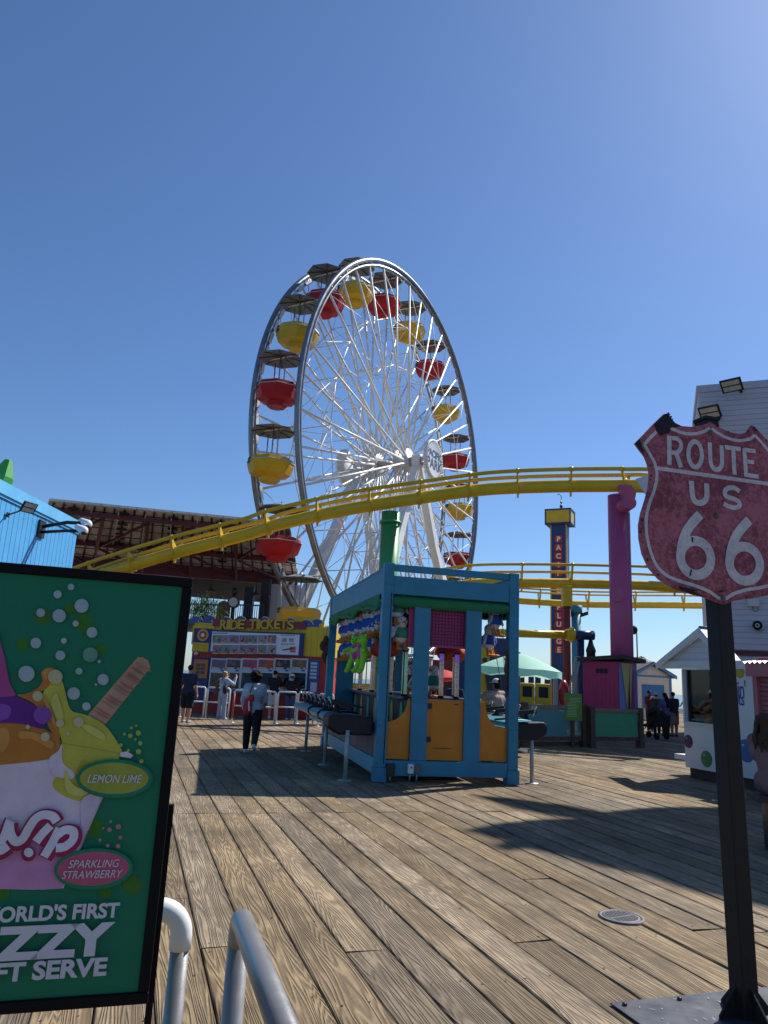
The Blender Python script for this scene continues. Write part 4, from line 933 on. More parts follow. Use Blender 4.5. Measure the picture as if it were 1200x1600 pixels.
a = bq(446, 962); c = bq(503, 980); b = MB(); b.prism([(a[0], 0.3, zt-0.1), (c[0], 0.3, zt-0.1), (c[0], 0.3, a[1]-0.12), (c[0]-0.5, 0.3, a[1]), (a[0]+0.2, 0.3, a[1]+0.02), (a[0], 0.3, a[1]-0.05)], (0, 0.08, 0)); b.build('yellow_crest_board', byel, bt_)
# sales windows
wx = [(331, 352), (354.5, 375), (379, 401), (404, 427), (430, 453), (456, 479)]
b = MB(); a = bq(328, 1026.5); c = bq(482, 1081); b.box(a[0], -0.03, c[1], c[0], -0.002, a[1]); b.build('window_surround', C('booth_blue', (0, 0, 0)), bt_)
postc = [(0.12, 0.10, 0.20), (0.07, 0.05, 0.06), (0.42, 0.05, 0.16), (0.40, 0.07, 0.03), (0.04, 0.025, 0.02), (0.13, 0.13, 0.05)]
for i, (xa, xb) in enumerate(wx):
    a = bq(xa, 1028.2); c = bq(xb, 1078.5); m1 = bq(xa, 1050)[1]; fr = MB(); w = 0.05
    for (x0, z0, x1, z1) in ((a[0], a[1]-w, c[0], a[1]), (a[0], c[1], c[0], c[1]+w), (a[0], c[1]+w, a[0]+w, a[1]-w), (c[0]-w, c[1]+w, c[0], a[1]-w), (a[0]+w, m1-0.02, c[0]-w, m1+0.02)): fr.box(x0, -0.07, z0, x1, -0.032, z1)
    f = fr.build('sales_window', C('frame_white', (0.55, 0.57, 0.6), 0.4), bt_)
    b = MB(); b.box(a[0]+w, -0.052, m1+0.13, c[0]-w, -0.04, a[1]-w); 
    r = random.Random(i); 
    for q in range(4):
        b.cur = 1+(q % 2); x = a[0]+w+(c[0]-a[0]-2*w)*r.uniform(0.05, 0.6); z = m1+0.2+r.uniform(0, 0.16); b.prism([(x, -0.0535-0.0015*q, z), (x+0.14, -0.0535-0.0015*q, z+0.02), (x+0.10, -0.0535-0.0015*q, z+0.16), (x+0.02, -0.0535-0.0015*q, z+0.12)], (0, -0.001, 0))
    b.cur = 3; b.box(a[0]+w+0.03, -0.0645, m1+0.135, a[0]+w+0.03+(c[0]-a[0])*0.45, -0.0615, m1+0.185); b.box(c[0]-w-0.12, -0.0645, m1+0.135, c[0]-w-0.04, -0.0615, m1+0.185)
    b.build('poster', [C('poster%d' % i, postc[i], 0.35), C('poster_a', (0.3, 0.12, 0.08), 0.4), C('poster_b', (0.1, 0.08, 0.15), 0.4), C('poster_tag', (0.6, 0.55, 0.35), 0.4)], f)
    b = MB(); b.box(a[0]+w, -0.054, m1+0.022, c[0]-w, -0.04, m1+0.127); b.cur = 1; b.box(c[0]-w-0.2, -0.0565, m1+0.045, c[0]-w-0.06, -0.0545, m1+0.105); b.build('price_strip', [C('strip_blue', (0.42, 0.52, 0.66), 0.4), C('strip_navy', (0.04, 0.08, 0.25), 0.4)], f)
    b = MB(); b.box(a[0]+w, -0.045, c[1]+w, c[0]-w, -0.036, m1-0.022); b.build('pane', C('dark_glass', (0.008, 0.008, 0.010), 0.08, spec=0.6), f)
b = MB(); a = bq(328, 1080.5); c = bq(482, 1083.5); b.box(a[0], -0.35, c[1], c[0], -0.035, a[1]); b.build('counter_shelf', C('shelf_blue', (0.05, 0.09, 0.22), 0.4), bt_)
# orange notice door left, blue notices right
d = bbox('', 301, 1027, 326.5, 1100, 0.0, bblue, 'door_frame', 0.03)
x0, z1 = bq(304.5, 1030); x1, z0 = bq(323.5, 1060)
b = MB(); rect(b, x0, z0, x1, z1, -0.032, 0.02); o = b.build('door_panel', C('door_orange', (0.42, 0.18, 0.05), 0.5), d)
b = MB()
for i in range(2):
    for j in range(3): 
        xx = x0+(x1-x0)*(0.2+0.33*i); zz = z0+(z1-z0)*(0.22+0.2*j); b.box(xx, -0.058, zz, xx+(x1-x0)*0.27, -0.053, zz+(z1-z0)*0.16)
b.build('door_pane', C('pane_maroon', (0.06, 0.03, 0.06), 0.2), o)
n = bbox('', 484, 1031, 496.5, 1084, 0.0, C('notice_blue', (0.03, 0.09, 0.26), 0.5), 'notice_board', 0.03)
b = MB(); a = bq(486, 1034); c = bq(494.5, 1062); 
for q in range(5): z = a[1]+(c[1]-a[1])*(q+0.1)/5; rect(b, a[0], z-0.09, c[0], z, -0.032, 0.004)
a = bq(486, 1066); c = bq(494.5, 1081); rect(b, a[0], c[1], c[0], a[1], -0.032, 0.004); b.build('notice_print', C('notice_pale', (0.4, 0.5, 0.62), 0.5), n)
# side plaque and lamp on the lit right wall
s0 = (on(527, 1046, BP+BEX*bw, BEX)-BP); s1 = (on(536, 1073, BP+BEX*bw, BEX)-BP); EY = Vector((-BEX.y, BEX.x, 0))
ya, yb = sorted((s0.dot(EY), s1.dot(EY))); 
b = MB(); b.box(bw+0.022, ya, s1.z, bw+0.05, yb, s0.z); pl = b.build('side_plaque', C('plaque_blue', (0.04, 0.05, 0.25), 0.4), bt_, bevel=0.02)
b = MB()
for q in range(9):
    z = s0.z-0.08-(s0.z-s1.z-0.12)*q/9; b.box(bw+0.0505, ya+0.06, z-0.03, bw+0.054, yb-0.06-0.1*(q % 3), z)
b.build('plaque_print', C('plaque_print', (0.55, 0.58, 0.7), 0.5), pl)
q_ = on(530, 1032, BP+BEX*bw, BEX)-BP; b = MB(); b.tube([(bw+0.02, q_.dot(EY), q_.z), (bw+0.25, q_.dot(EY)-0.05, q_.z+0.05)], 0.03, 8); b.ell((bw+0.28, q_.dot(EY)-0.05, q_.z), 0.09, 0.09, 0.14); b.build('wall_lamp', dark_metal, bt_)
b = MB(); a = bq(306, 1021); b.ell((a[0]+0.06, -0.08, a[1]), 0.09, 0.09, 0.07); b.build('camera_dome', C('dome_white', (0.6, 0.6, 0.6), 0.3), bt_)

# queue barriers
wpipe = C('barrier_white', (0.72, 0.72, 0.70), 0.4)
def barrier(xa, xb, Y, label):
    a = at(xa, 1120, Y); c = at(xb, 1120, Y); L = c.x-a.x; t = thing('queue_barrier', label, 'barrier', (a.x, Y, 0), 0, 'white pipe queue barriers at the ticket booth')
    b = MB(); b.tube([(0, 0, 0.0), (0, 0, 1.0), (0.04, 0, 1.06), (L-0.04, 0, 1.06), (L, 0, 1.0), (L, 0, 0.0)], 0.03, 10); b.build('frame_pipe', wpipe, t)
    b = MB(); b.tube([(0.03, 0, 0.55), (L-0.03, 0, 0.55)], 0.024, 8); b.build('mid_rail', wpipe, t)
    b = MB()
    for x in (0, L): b.lathe([(0, 0.012), (0.07, 0.012), (0.075, 0)], 12, Matrix.Translation((x, 0, 0)))
    b.build('foot_plate', wpipe, t); return t
barrier(281, 317, 27.0, 'white pipe queue barrier beside the man in the cap, leftmost of the row')
barrier(321, 356, 27.0, 'white pipe queue barrier behind the woman in pale blue at the booth')
br = barrier(363, 429, 25.3, 'long white pipe queue barrier just beyond the walking woman with the red bag')
b = MB(); b.tube([(0, 0, 0.15), (0, 0, 0.95)], 0.034, 10); b.build('warning_sleeve', C('sleeve_red', (0.45, 0.08, 0.07), 0.5), br)
barrier(432, 461, 26.0, 'white pipe queue barrier in front of the person in blue jeans')
barrier(464, 489, 26.4, 'white pipe queue barrier left of the rear blue stall post')
nb = barrier(497, 519, 25.6, 'white pipe queue barrier with a pink notice, partly behind the rear stall post')
b = MB(); b.box(0.02, -0.045, 0.62, 0.42, -0.032, 1.02); b.build('notice', C('notice_pink', (0.62, 0.06, 0.16), 0.5), nb)
me = text_mesh('IN\nHD', 0.16, bold=0.008); b = MB(); b.merge(me, frame((0.11, -0.047, 0.85), (1, 0, 0), (0, 0, 1))); b.build('notice_print', C('print_white', (0.8, 0.8, 0.8), 0.5), nb)

# ------------------------------------------------------------------ maroon shed roof structure behind
maroon = C('maroon_steel', (0.13, 0.018, 0.03), 0.5, var=0.15)
na = at(77, 782, 38); nd_ = az(76)
def along(px_, py_, P): # point on the vertical plane through P along nd_
    nn = Vector((nd_.y, -nd_.x, 0)); return on(px_, py_, P, nn)
nb_ = along(452, 821, na); nb_.z = na.z
fa = at(70, 868, 45.5); fb = along(466, 899, fa); fb.z = fa.z
fa = fa + (fb-fa)*(-0.05)
t = thing('shed_roof', 'big maroon steel shed roof seen from below, with grey sheeting and trusses', 'roof structure', ((na.x+fb.x)/2, 42, 0))
def rpnt(u, v, dz=0.0): p = na.lerp(nb_, u).lerp(fa.lerp(fb, u), v); return p + Z*dz
und = boards('roof_sheeting', (0.70, 0.68, 0.64), 'X', 0.9, 0.3, line=0.6, var=0.2)
b = MB(); b.prism([rpnt(0, 0), rpnt(1, 0), rpnt(1, 1), rpnt(0, 1)], (0, 0, 0.12)); b.build('sheeting', und, t, world=True)
for v, w, h in ((0.10, 0.18, 0.26), (0.62, 0.2, 0.28), (0.97, 0.35, 0.75)):
    b = MB(); b.beam(rpnt(-0.0, v, -0.2 if v < 0.9 else -0.38), rpnt(1, v, -0.2 if v < 0.9 else -0.38), w, h); b.build('main_beam', maroon, t, world=True)
for i in range(25):
    u = (i+0.5)/25; b = MB(); b.beam(rpnt(u, 0.02, -0.035), rpnt(u, 0.99, -0.035), 0.10, 0.07); b.build('rafter', C('rafter_dark', (0.07, 0.012, 0.02), 0.5), t, world=True)
for i in range(7): 
    v = (i+0.7)/7.4; b = MB(); b.beam(rpnt(0.0, v, -0.03), rpnt(1, v, -0.015), 0.05, 0.03); b.build('batten', C('rafter_dark', (0, 0, 0)), t, world=True)
for i in range(6):
    u = 0.04+i*0.18; b = MB(); 
    b.beam(rpnt(u, 0.10, -0.35), rpnt(u, 0.62, -0.35), 0.2, 0.2); b.beam(rpnt(u, 0.10, -0.4), rpnt(u, 0.97, -1.0), 0.12, 0.12)
    if i < 5: b.beam(rpnt(u+0.01, 0.6, -0.4), rpnt(u+0.17, 0.12, -0.4), 0.12, 0.12); b.beam(rpnt(u+0.17, 0.95, -0.5), rpnt(u+0.01, 0.64, -0.4), 0.12, 0.12)
    b.build('truss', maroon, t, world=True)
for i in range(8):
    u = 0.17+i*0.1075; b = MB(); b.beam(rpnt(u, 0.04, -0.16), rpnt(u, 0.6, -0.16), 0.05, 0.03); b.build('lamp_strip', C('strip_white', (0.75, 0.75, 0.75), 0.4), t, world=True)
for i in range(5):
    u = 0.10+i*0.2; b = MB()
    for q in range(9): v = 0.05+q*0.09; b.obox(rpnt(u, v, -0.14), nd_*0.28, (rpnt(u, v+0.01)-rpnt(u, v)).normalized()*0.11, Z*0.03)
    b.build('vent_row', C('vent_black', (0.01, 0.01, 0.01), 0.6), t, world=True)
b = MB(); q0 = along(283, 896, fa); q1 = along(416, 907, fa); dn = Vector((-nd_.y, nd_.x, 0))
b.prism([q0+Z*-0.1, q1+Z*-0.1, q1+dn*3-Z*1.2, q0+dn*3-Z*1.2], (0, 0, 0.08)); b.build('rear_canopy', C('canopy_dark', (0.04, 0.035, 0.035), 0.6), t, world=True)
for xp, y0p in ((414, 905), (389, 917)):
    q = at(xp, 940, 46.5); b = MB(); tz = at(xp, y0p, 46.5).z; b.box(q.x-0.28, q.y-0.28, 0, q.x+0.28, q.y+0.28, tz); b.build('post', C('post_dark', (0.02, 0.015, 0.02), 0.5), t, world=True)
b = MB(); a = at(416, 912, 47); c = at(455, 1000, 47); b.box(a.x, a.y, 0, c.x+0.3, a.y+1.5, a.z); b.build('white_wall', boards('storage_white', (0.55, 0.56, 0.58), 'X', 0.85, 0.3, line=0.7), t, world=True)
b = MB(); a = at(250, 966, 45); c = at(415, 966, 45); b.box(a.x-2, 44.5, a.z-0.4, c.x, 52, a.z); b.build('upper_deck', C('deck_slate', (0.10, 0.10, 0.12), 0.7), t, world=True)
b = MB(); a = at(284, 943.5, 44.6); c = at(412, 946, 44.6); b.tube([a, c], 0.05, 6); dz = at(300, 967, 44.6).z
for q in range(40): p = a.lerp(c, q/39); b.tube([p, Vector((p.x, p.y, dz))], 0.022, 4)
b.build('railing', C('railing_bluegrey', (0.07, 0.08, 0.11), 0.5), t, world=True)
for xp, yp in ((329, 924), (399.5, 930)):
    p = at(xp, yp, 45); b = MB(); b.lathe([(0.02, 0.35), (0.08, 0.2), (0.38, 0.0), (0.36, -0.02), (0, 0.05)], 16, Matrix.Translation(p)); b.tube([p+Z*0.3, p+Z*1.2], 0.02, 5); b.build('pendant_lamp', dark_metal, t, world=True)
p = at(365, 941, 44.2); t = thing('street_clock', 'dark lamp post clock standing at the upper railing behind the booth', 'clock', (p.x, p.y, 0))
zb = at(365, 968, 44.2).z
b = MB(); b.tube([Vector((p.x, p.y, zb)), Vector((p.x, p.y, p.z-0.3))], 0.12, 12); b.build('post', dark_metal, t, world=True)
b = MB(); b.tube([p-Vector((0, 0.12, 0)), p+Vector((0, 0.12, 0))], 0.36, 24); b.ell(p+Z*0.62, 0.2, 0.2, 0.26); b.build('head', dark_metal, t, world=True)
b = MB(); b.tube([p-Vector((0, 0.13, 0)), p-Vector((0, 0.125, 0))], 0.27, 24); b.build('dial', C('dial_pale', (0.55, 0.55, 0.5), 0.4), t, world=True)
p = at(348, 957, 44.2); t = thing('wooden_cabinet', 'brown round topped cabinet at the upper railing behind the booth', 'cabinet', (p.x, p.y, 0)); zb = at(350, 968, 44.2).z
b = MB(); b.prism([(p.x+x, p.y, zb+z) for x, z in [(-0.38, 0), (0.38, 0), (0.38, 0.75), (0.3, 1.0), (0.1, 1.12), (-0.1, 1.12), (-0.3, 1.0), (-0.38, 0.75)]], (0, 0.3, 0)); b.build('body', C('cabinet_brown', (0.13, 0.05, 0.025), 0.5), t, world=True, bevel=0.03)

# potted palm above the booth
def leaf_blades(n, r0, L, droop, up, rnd, w=0.06):
    b = MB()
    for i in range(n):
        a = rnd.uniform(0, 2*pi); el = rnd.uniform(up[0], up[1]); l = L*rnd.uniform(0.6, 1.1); p = Vector((rnd.gauss(0, r0), rnd.gauss(0, r0), rnd.gauss(0, r0*0.6))); d = Vector((cos(a)*cos(el), sin(a)*cos(el), sin(el))); s = d.cross(Z); s = s.normalized() if s.length > 1e-3 else Vector((1, 0, 0)); pts = []
        for k_ in range(6):
            t_ = k_/5; pts.append((p + d*(l*t_) - Z*(droop*l*t_*t_), w*(1-t_)**0.7*(0.6+0.6*t_ if t_ < 0.4 else 1)))
        vs = []
        for q, ww in pts: vs += [q+s*ww/2, q-s*ww/2]
        b._add(vs, [(2*k_, 2*k_+1, 2*k_+3, 2*k_+2) for k_ in range(5)], False)
    return b
leafm = C('palm_leaf', (0.12, 0.24, 0.05), 0.6, var=0.5, scale=4); leafp = C('palm_leaf_pale', (0.30, 0.32, 0.12), 0.6, var=0.3)
rnd = random.Random(11); p = at(318, 952, 34.5)
t = thing('potted_palm', 'bushy spiky leaved palm rising behind the left end of the ticket booth', 'palm', (p.x, p.y, 0))
b = MB(); b.tube([(0, 0, 0), (0.05, 0, p.z*0.6), (0, 0, p.z-0.3)], [0.14, 0.1, 0.08], 10); b.build('trunk', C('palm_trunk', (0.10, 0.07, 0.045), 0.9, bump=0.6, bscale=20), t)
b = leaf_blades(480, 0.40, 1.15, 0.5, (-0.3, 1.3), rnd, 0.05); b.v = [v+Vector((0, 0, p.z)) for v in b.v]; b.build('crown', leafm, t)
b = leaf_blades(60, 0.3, 0.85, 0.6, (-0.4, 0.6), rnd, 0.07); b.v = [v+Vector((0.45, -0.1, p.z-0.45)) for v in b.v]; b.build('pale_leaves', leafp, t)

# ------------------------------------------------------------------ blue metal clad building, left
bx_ = at(118, 850, 15).x; By = 15.0
wz0 = at(112, 817, By).z
t = thing('metal_clad_building', 'bright blue ribbed metal clad building catching full sun at the left edge', 'building', (bx_, By, 0))
clad = boards('blue_cladding', (0.075, 0.33, 0.66), 'Y', 0.165, 0.8, rough=0.4, var=0.08, line=0.5, width=0.10, dirt=0.12)
b = MB(); b.box(bx_-9, 1.0, 0, bx_, By, wz0-0.02); b.build('wall', clad, t, world=True)
b = MB(); b.box(bx_-9, 0.9, wz0-0.18, bx_+0.05, By+0.06, wz0+0.03); b.box(bx_-9, 0.9, wz0-0.23, bx_+0.025, By+0.03, wz0-0.183); b.build('eaves_trim', C('trim_blue', (0.12, 0.42, 0.72), 0.4), t, world=True)
def flood(label, p, d, sz, parent_name, mount):
    "rectangular LED floodlight facing d"
    t = thing('floodlight', label, 'floodlight', p, 0); d = Vector(d).normalized(); sd = d.cross(Z).normalized(); up = sd.cross(d)
    b = MB(); b.obox((0, 0, 0), sd*sz, up*sz*0.72, d*sz*0.10); b.obox(-d*sz*0.2, sd*sz*0.5, up*sz*0.4, d*sz*0.12); b.build('housing', C('flood_black', (0.014, 0.016, 0.018), 0.5), t, bevel=sz*0.03)
    for k_ in (-1, 1):
        b = MB(); b.obox(d*sz*0.11+up*sz*0.32*k_, sd*sz*0.82, up*sz*0.25, d*0.004); b.build('lens', C('flood_lens', (0.42, 0.42, 0.38), 0.25), t)
    b = MB(); m = Vector(mount)-Vector(p); b.tube([-d*sz*0.25, -d*sz*0.25+(m+d*sz*0.25)*0.5-Z*sz*0.12, m], sz*0.1, 8); b.obox(m, (sz*0.06, 0, 0), (0, sz*0.3, 0), (0, 0, sz*0.3)); b.build('bracket', C('flood_black', (0, 0, 0)), t)
q = on(45, 793, (bx_+0.42, 0, 0), Vector((1, 0, 0)))
flood('black floodlight on the sunlit blue cladding under the eaves', q, (0.75, -0.35, -0.5), 0.135, '', (bx_+0.03, q.y+0.12, q.z-0.12))
q = on(131, 820, (bx_+0.75, 0, 0), Vector((1, 0, 0)))
t = thing('security_lamp', 'white twin headed security lamp on a bracket at the blue building corner', 'lamp', (q.x, q.y, q.z))
b = MB(); b.tube([(0, 0, 0.03), (-0.3, -0.05, 0.02), (bx_-q.x, -0.1, -0.1)], 0.035, 8); b.tube([(0, 0, -0.12), (-0.3, -0.05, -0.14), (bx_-q.x, -0.1, -0.2)], 0.03, 8); b.obox((bx_-q.x+0.02, -0.1, -0.14), (0.02, 0, 0), (0, 0.12, 0), (0, 0, 0.16)); b.build('bracket', dark_metal, t)
for dz, dy in ((0.06, 0.0), (-0.09, -0.14)):
    b = MB(); b.capsule((-0.06, dy+0.02, dz+0.02), (0.08, dy-0.03, dz-0.05), 0.055, 0.085); b.build('lamp_head', C('lamp_white', (0.75, 0.76, 0.78), 0.3), t)
    b = MB(); b.ell((0.10, dy-0.05, dz-0.10), 0.06, 0.06, 0.04); b.build('lens', C('flood_black', (0, 0, 0)), t)
# green roof ornament cut by the left edge
q = at(2, 735, 15.2); t = thing('green_roof_figure', 'green faceted ornament on the blue roof, cut off by the left edge', 'roof ornament', (q.x, q.y, wz0+0.03)); rnd = random.Random(2)
h_ = at(0, 716, 15.2).z-wz0
b = MB(); b.smooth = None; b.lathe([(0.0, 0.02), (0.22, 0.02), (0.30, 0.35*h_), (0.24, 0.7*h_), (0.08, 0.97*h_), (0, h_)], 7, Matrix.Translation((-0.14, 0, 0)) @ Matrix.Rotation(0.2, 4, 'Y')); o = b.build('body', C('ornament_green', (0.05, 0.30, 0.05), 0.5), t)
for p_ in o.data.polygons: p_.use_smooth = False
b = MB()
for k_ in range(5): a = k_*1.25; b.prism([(-0.14+0.24*cos(a), 0.24*sin(a), 0.1*h_), (-0.14+0.42*cos(a+0.2), 0.42*sin(a+0.2), 0.25*h_), (-0.14+0.27*cos(a), 0.27*sin(a), 0.6*h_)], (0.01, 0.02, 0.03))
b.build('fin', C('ornament_lime', (0.22, 0.55, 0.12), 0.5), t)
# ------------------------------------------------------------------ right side: fences, booth, umbrella, hut, kiosk, buildings
weath = C('weathered_grey_wood', (0.16, 0.125, 0.10), 0.85, var=0.3, bump=0.5, bscale=30)
dwood = C('dark_brown_wood', (0.075, 0.045, 0.035), 0.8, var=0.25, bump=0.4, bscale=30)
def fpanel(label, name, pa, pb, zt_, zb_, m, posts=(True, True), cat='fence panel', mesh=False, group=None):
    pa = Vector((pa.x, pa.y, 0)); pb = Vector((pb.x, pb.y, 0)); d = (pb-pa); L = d.length; d.normalize(); rz = math.atan2(d.y, d.x)
    t = thing(name, label, cat, pa, rz, group)
    for i, x in enumerate((0.06, L-0.06)):
        if posts[i]: b = MB(); b.box(x-0.085, -0.085, 0, x+0.085, 0.085, zt_+0.08); b.box(x-0.1, -0.1, 0, x+0.1, 0.1, 0.22); b.build('post', dwood, t, bevel=0.01)
    b = MB(); b.box(0.15, -0.055, zt_-0.07, L-0.15, 0.055, zt_+0.03); b.build('top_rail', weath, t, bevel=0.008)
    b = MB(); b.box(0.15, -0.05, zb_-0.10, L-0.15, 0.05, zb_); b.build('bottom_rail', dwood, t, bevel=0.008)
    n, kz = 26, 10; b = MB(); b.smooth = True; vs = []
    for j in range(kz+1):
        for i in range(n+1):
            x = 0.17+(L-0.34)*i/n; z = zb_+0.01+(zt_-0.09-zb_)*j/kz; vs.append((x, -0.02+0.018*sin(i*0.9+j*0.7)*sin(j*pi/kz), z))
    b._add(vs, [(j*(n+1)+i, j*(n+1)+i+1, (j+1)*(n+1)+i+1, (j+1)*(n+1)+i) for j in range(kz) for i in range(n)], True)
    b.build('sheet', m, t)
    return t, L
def trans_cloth(name, col, tr=0.35, weave=None):
    m = mat(name, col, 0.7, var=0.15); t = m.node_tree; bs = t.nodes['Principled BSDF']; out = [n for n in t.nodes if n.type == 'OUTPUT_MATERIAL'][0]
    ts = t.nodes.new('ShaderNodeBsdfTranslucent'); ts.inputs[0].default_value = (*[min(1, c*1.6) for c in col], 1)
    mx = t.nodes.new('ShaderNodeMixShader'); mx.inputs[0].default_value = tr; t.links.new(bs.outputs[0], mx.inputs[1]); t.links.new(ts.outputs[0], mx.inputs[2]); sh = mx.outputs[0]
    if weave:
        tp = t.nodes.new('ShaderNodeBsdfTransparent'); m2 = t.nodes.new('ShaderNodeMixShader'); m2.inputs[0].default_value = weave; t.links.new(sh, m2.inputs[1]); t.links.new(tp.outputs[0], m2.inputs[2]); sh = m2.outputs[0]
    t.links.new(sh, out.inputs[0]); return m
gsheet = trans_cloth('green_sheet', (0.06, 0.27, 0.14), 0.55); tsheet = trans_cloth('teal_mesh_sheet', (0.07, 0.22, 0.25), 0.4, 0.12)
pA = G(922, 1168); pB = G(1003, 1168); zt_ = at(925, 1108, pA.y).z
fpanel('grey timber fence panel hung with a green translucent sheet in front of the pink booth', 'fence_panel', pA, pB, zt_, 0.30, gsheet)
pC = G(816, 1167); pD = G(914, 1167); 
t2, L2 = fpanel('timber fence panel hung with teal mesh beside the right stall counter', 'fence_panel', pC, pD, at(914, 1105, pD.y).z, 0.28, tsheet)
b = MB()
for i in range(15): x = L2*0.50+i*0.075; b.tube([(x, 0.06, 0.28), (x, 0.06, 0.92)], 0.008, 4)
for i in range(9): z = 0.3+i*0.075; b.tube([(L2*0.5, 0.06, z), (L2*0.5+1.05, 0.06, z)], 0.008, 4)
b.build('wire_grid', C('wire_pale', (0.5, 0.55, 0.55), 0.4, metal=0.5), t2)
b = MB(); b.box(L2*0.05, 0.05, 0.02, L2*0.97, 0.10, 0.14); b.build('kick_rail', dwood, t2)
# rear fence continuing left behind the stall
pE = G(640, 1158); fpanel('timber fence panel hung with teal mesh seen through the stall', 'fence_panel', Vector((pE.x, pC.y+1.2, 0)), Vector((pC.x-0.1, pC.y+0.1, 0)), 1.1, 0.28, tsheet)
# green notice on the fence
q = at(895.5, 1105, pD.y-0.35); t = thing('green_notice', 'green rules notice with small red square fixed above the teal fence', 'sign', (q.x, q.y, 0), R(6))
zc0 = at(895, 1126, q.y).z; zc1 = at(895, 1083.5, q.y).z; w = 0.27
b = MB(); b.box(-w, -0.015, zc0, w, 0.015, zc1); b.build('board', C('notice_green', (0.07, 0.20, 0.035), 0.5), t, bevel=0.005)
b = MB(); 
for i in range(13):
    z = zc1-0.13-(zc1-zc0-0.22)*i/13; r_ = random.Random(i); x0 = -w*0.42 if i < 3 else -w*0.75; b.box(x0, -0.0185, z-0.012, x0+w*(1.0+0.35*r_.random()), -0.0155, z)
b.build('print', C('print_pale_green', (0.35, 0.5, 0.25), 0.5), t)
b = MB(); b.box(-w*0.8, -0.0185, zc1-0.30, -w*0.5, -0.0155, zc1-0.19); b.build('red_mark', C('mark_red', (0.4, 0.06, 0.06), 0.5), t)
b = MB(); b.box(-0.05, 0.016, 0, 0.05, 0.10, zc1-0.05); b.build('stake', dwood, t)
# pink control booth
s0 = at(967, 1100, 26.2); SA = R(-44); zr = at(967, 1034, 26.2).z
t = thing('pink_booth', 'small pink boarded booth with dark flat roof and lilac side', 'booth', (s0.x, s0.y, 0), SA)
wS = 1.36; dS = 1.42
b = MB(); b.box(-wS, 0, 0, 0, dS, zr); b.build('wall', boards('booth_pink', (0.42, 0.03, 0.11), 'X', 0.16, 0.6), t)
b = MB(); b.box(0.004, 0.03, 0.02, 0.03, dS, zr-0.02); b.build('side_wall', boards('booth_lilac', (0.20, 0.20, 0.45), 'Y', 0.22, 0.6), t)
b = MB(); b.prism([(-wS-0.12, -0.2, zr-0.02), (0.28, -0.25, zr+0.10), (0.32, dS+0.15, zr+0.02), (-wS-0.12, dS+0.15, zr-0.05)], (0, 0, 0.14)); b.build('roof', C('roof_dark_wood', (0.05, 0.04, 0.04), 0.8), t)
b = MB(); 
for i in range(3): x = -0.85+i*0.16; b.box(x, -0.012, zr-0.42, x+0.135, -0.003, zr-0.25)
b.build('vent_window', C('vent_black', (0.01, 0.01, 0.01), 0.6), t)
b = MB(); vs = [(0.05, 0.12, zr-0.03), (0.16, 0.5, zr-0.03), (0.10, 0.95, zr-0.05), (0.06, 1.15, zr-0.05), (0.07, 0.72, zr-1.75), (0.05, 0.60, zr-1.78)]
b._add(vs, [(0, 1, 5), (1, 2, 4, 5), (2, 3, 4)], False); b.build('folded_umbrella', C('umbrella_gold', (0.45, 0.36, 0.14), 0.7), t)
b = MB(); b.tube([(0.12, 0.58, zr-0.05), (0.10, 0.6, zr-2.0)], 0.03, 8); b.build('umbrella_stick', dark_metal, t)
b = MB(); b.tube([(0.05, dS-0.1, zr-0.3), (0.05, dS-0.1, 0.3)], 0.04, 8); b.build('downpipe', C('booth_lilac2', (0.22, 0.22, 0.47), 0.5), t)
# machinery and cables behind booth roof
# row of yellow ride seats, drop tower car
q0 = at(836, 1095, 27.5); t = thing('ride_car', 'ride car with red side shells and two yellow seats with black headrests', 'ride car', (q0.x, q0.y, 0), R(-8))
zb = at(836, 1108, 27.5).z
for i, xx in enumerate((-0.28, 0.30)):
    b = MB(); b.box(xx-0.27, 0, zb, xx+0.27, 0.5, zb+0.92); o = b.build('seat', yellow, t, bevel=0.06)
    b = MB(); b.box(xx-0.17, -0.03, zb+0.42, xx+0.17, 0.0, zb+0.80); b.build('headrest', C('pad_black', (0.012, 0.012, 0.014), 0.6), o, bevel=0.02)
    b = MB(); b.ell((xx-0.05, -0.05, zb+0.2), 0.05, 0.05, 0.12); b.build('foot_rest', C('seat_rim', (0.55, 0.4, 0.12), 0.5), o)
for xx in (-0.75, 1.05):
    b = MB(); b.ell((xx, 0.2, zb+0.55), 0.2, 0.3, 0.55); b.build('side_shell', red_paint, t)
b = MB(); b.box(0.66, 0.05, zb-0.1, 0.82, 0.2, zb+1.3); b.build('mast', C('mast_grey', (0.4, 0.36, 0.33), 0.6), t)
b = MB(); b.box(-1.0, -0.1, 0, 1.1, 0.9, zb-0.02); b.build('platform', C('platform_grey', (0.18, 0.16, 0.15), 0.8), t)
b = MB()
for xx in (-0.45, -0.1, 0.15, 0.5): b.box(xx-0.1, 0.55, zb+0.7, xx+0.1, 0.75, zb+1.35)
b.build('rear_pad', navy, t)
# blue and yellow ride backdrop seen through the stall
q = at(752, 1050, 27); t = thing('ride_backdrop', 'navy and yellow painted ride structure seen through the right opening of the stall', 'ride structure', (q.x, q.y, 0))
b = MB(); b.box(-0.9, 0, 0, -0.15, 0.4, q.z+0.9); b.box(0.3, 0.05, 0, 0.9, 0.4, q.z+1.25); b.build('navy_panel', navy, t)
b = MB(); b.box(-0.15, 0.02, 0, 0.3, 0.38, q.z+1.3); b.build('yellow_panel', yellow, t)
b = MB(); b.beam((0.1, -0.1, q.z+0.5), (0.5, -0.1, 0.3), 0.14, 0.1, up=(0, 1, 0)); b.build('brace', dark_metal, t)
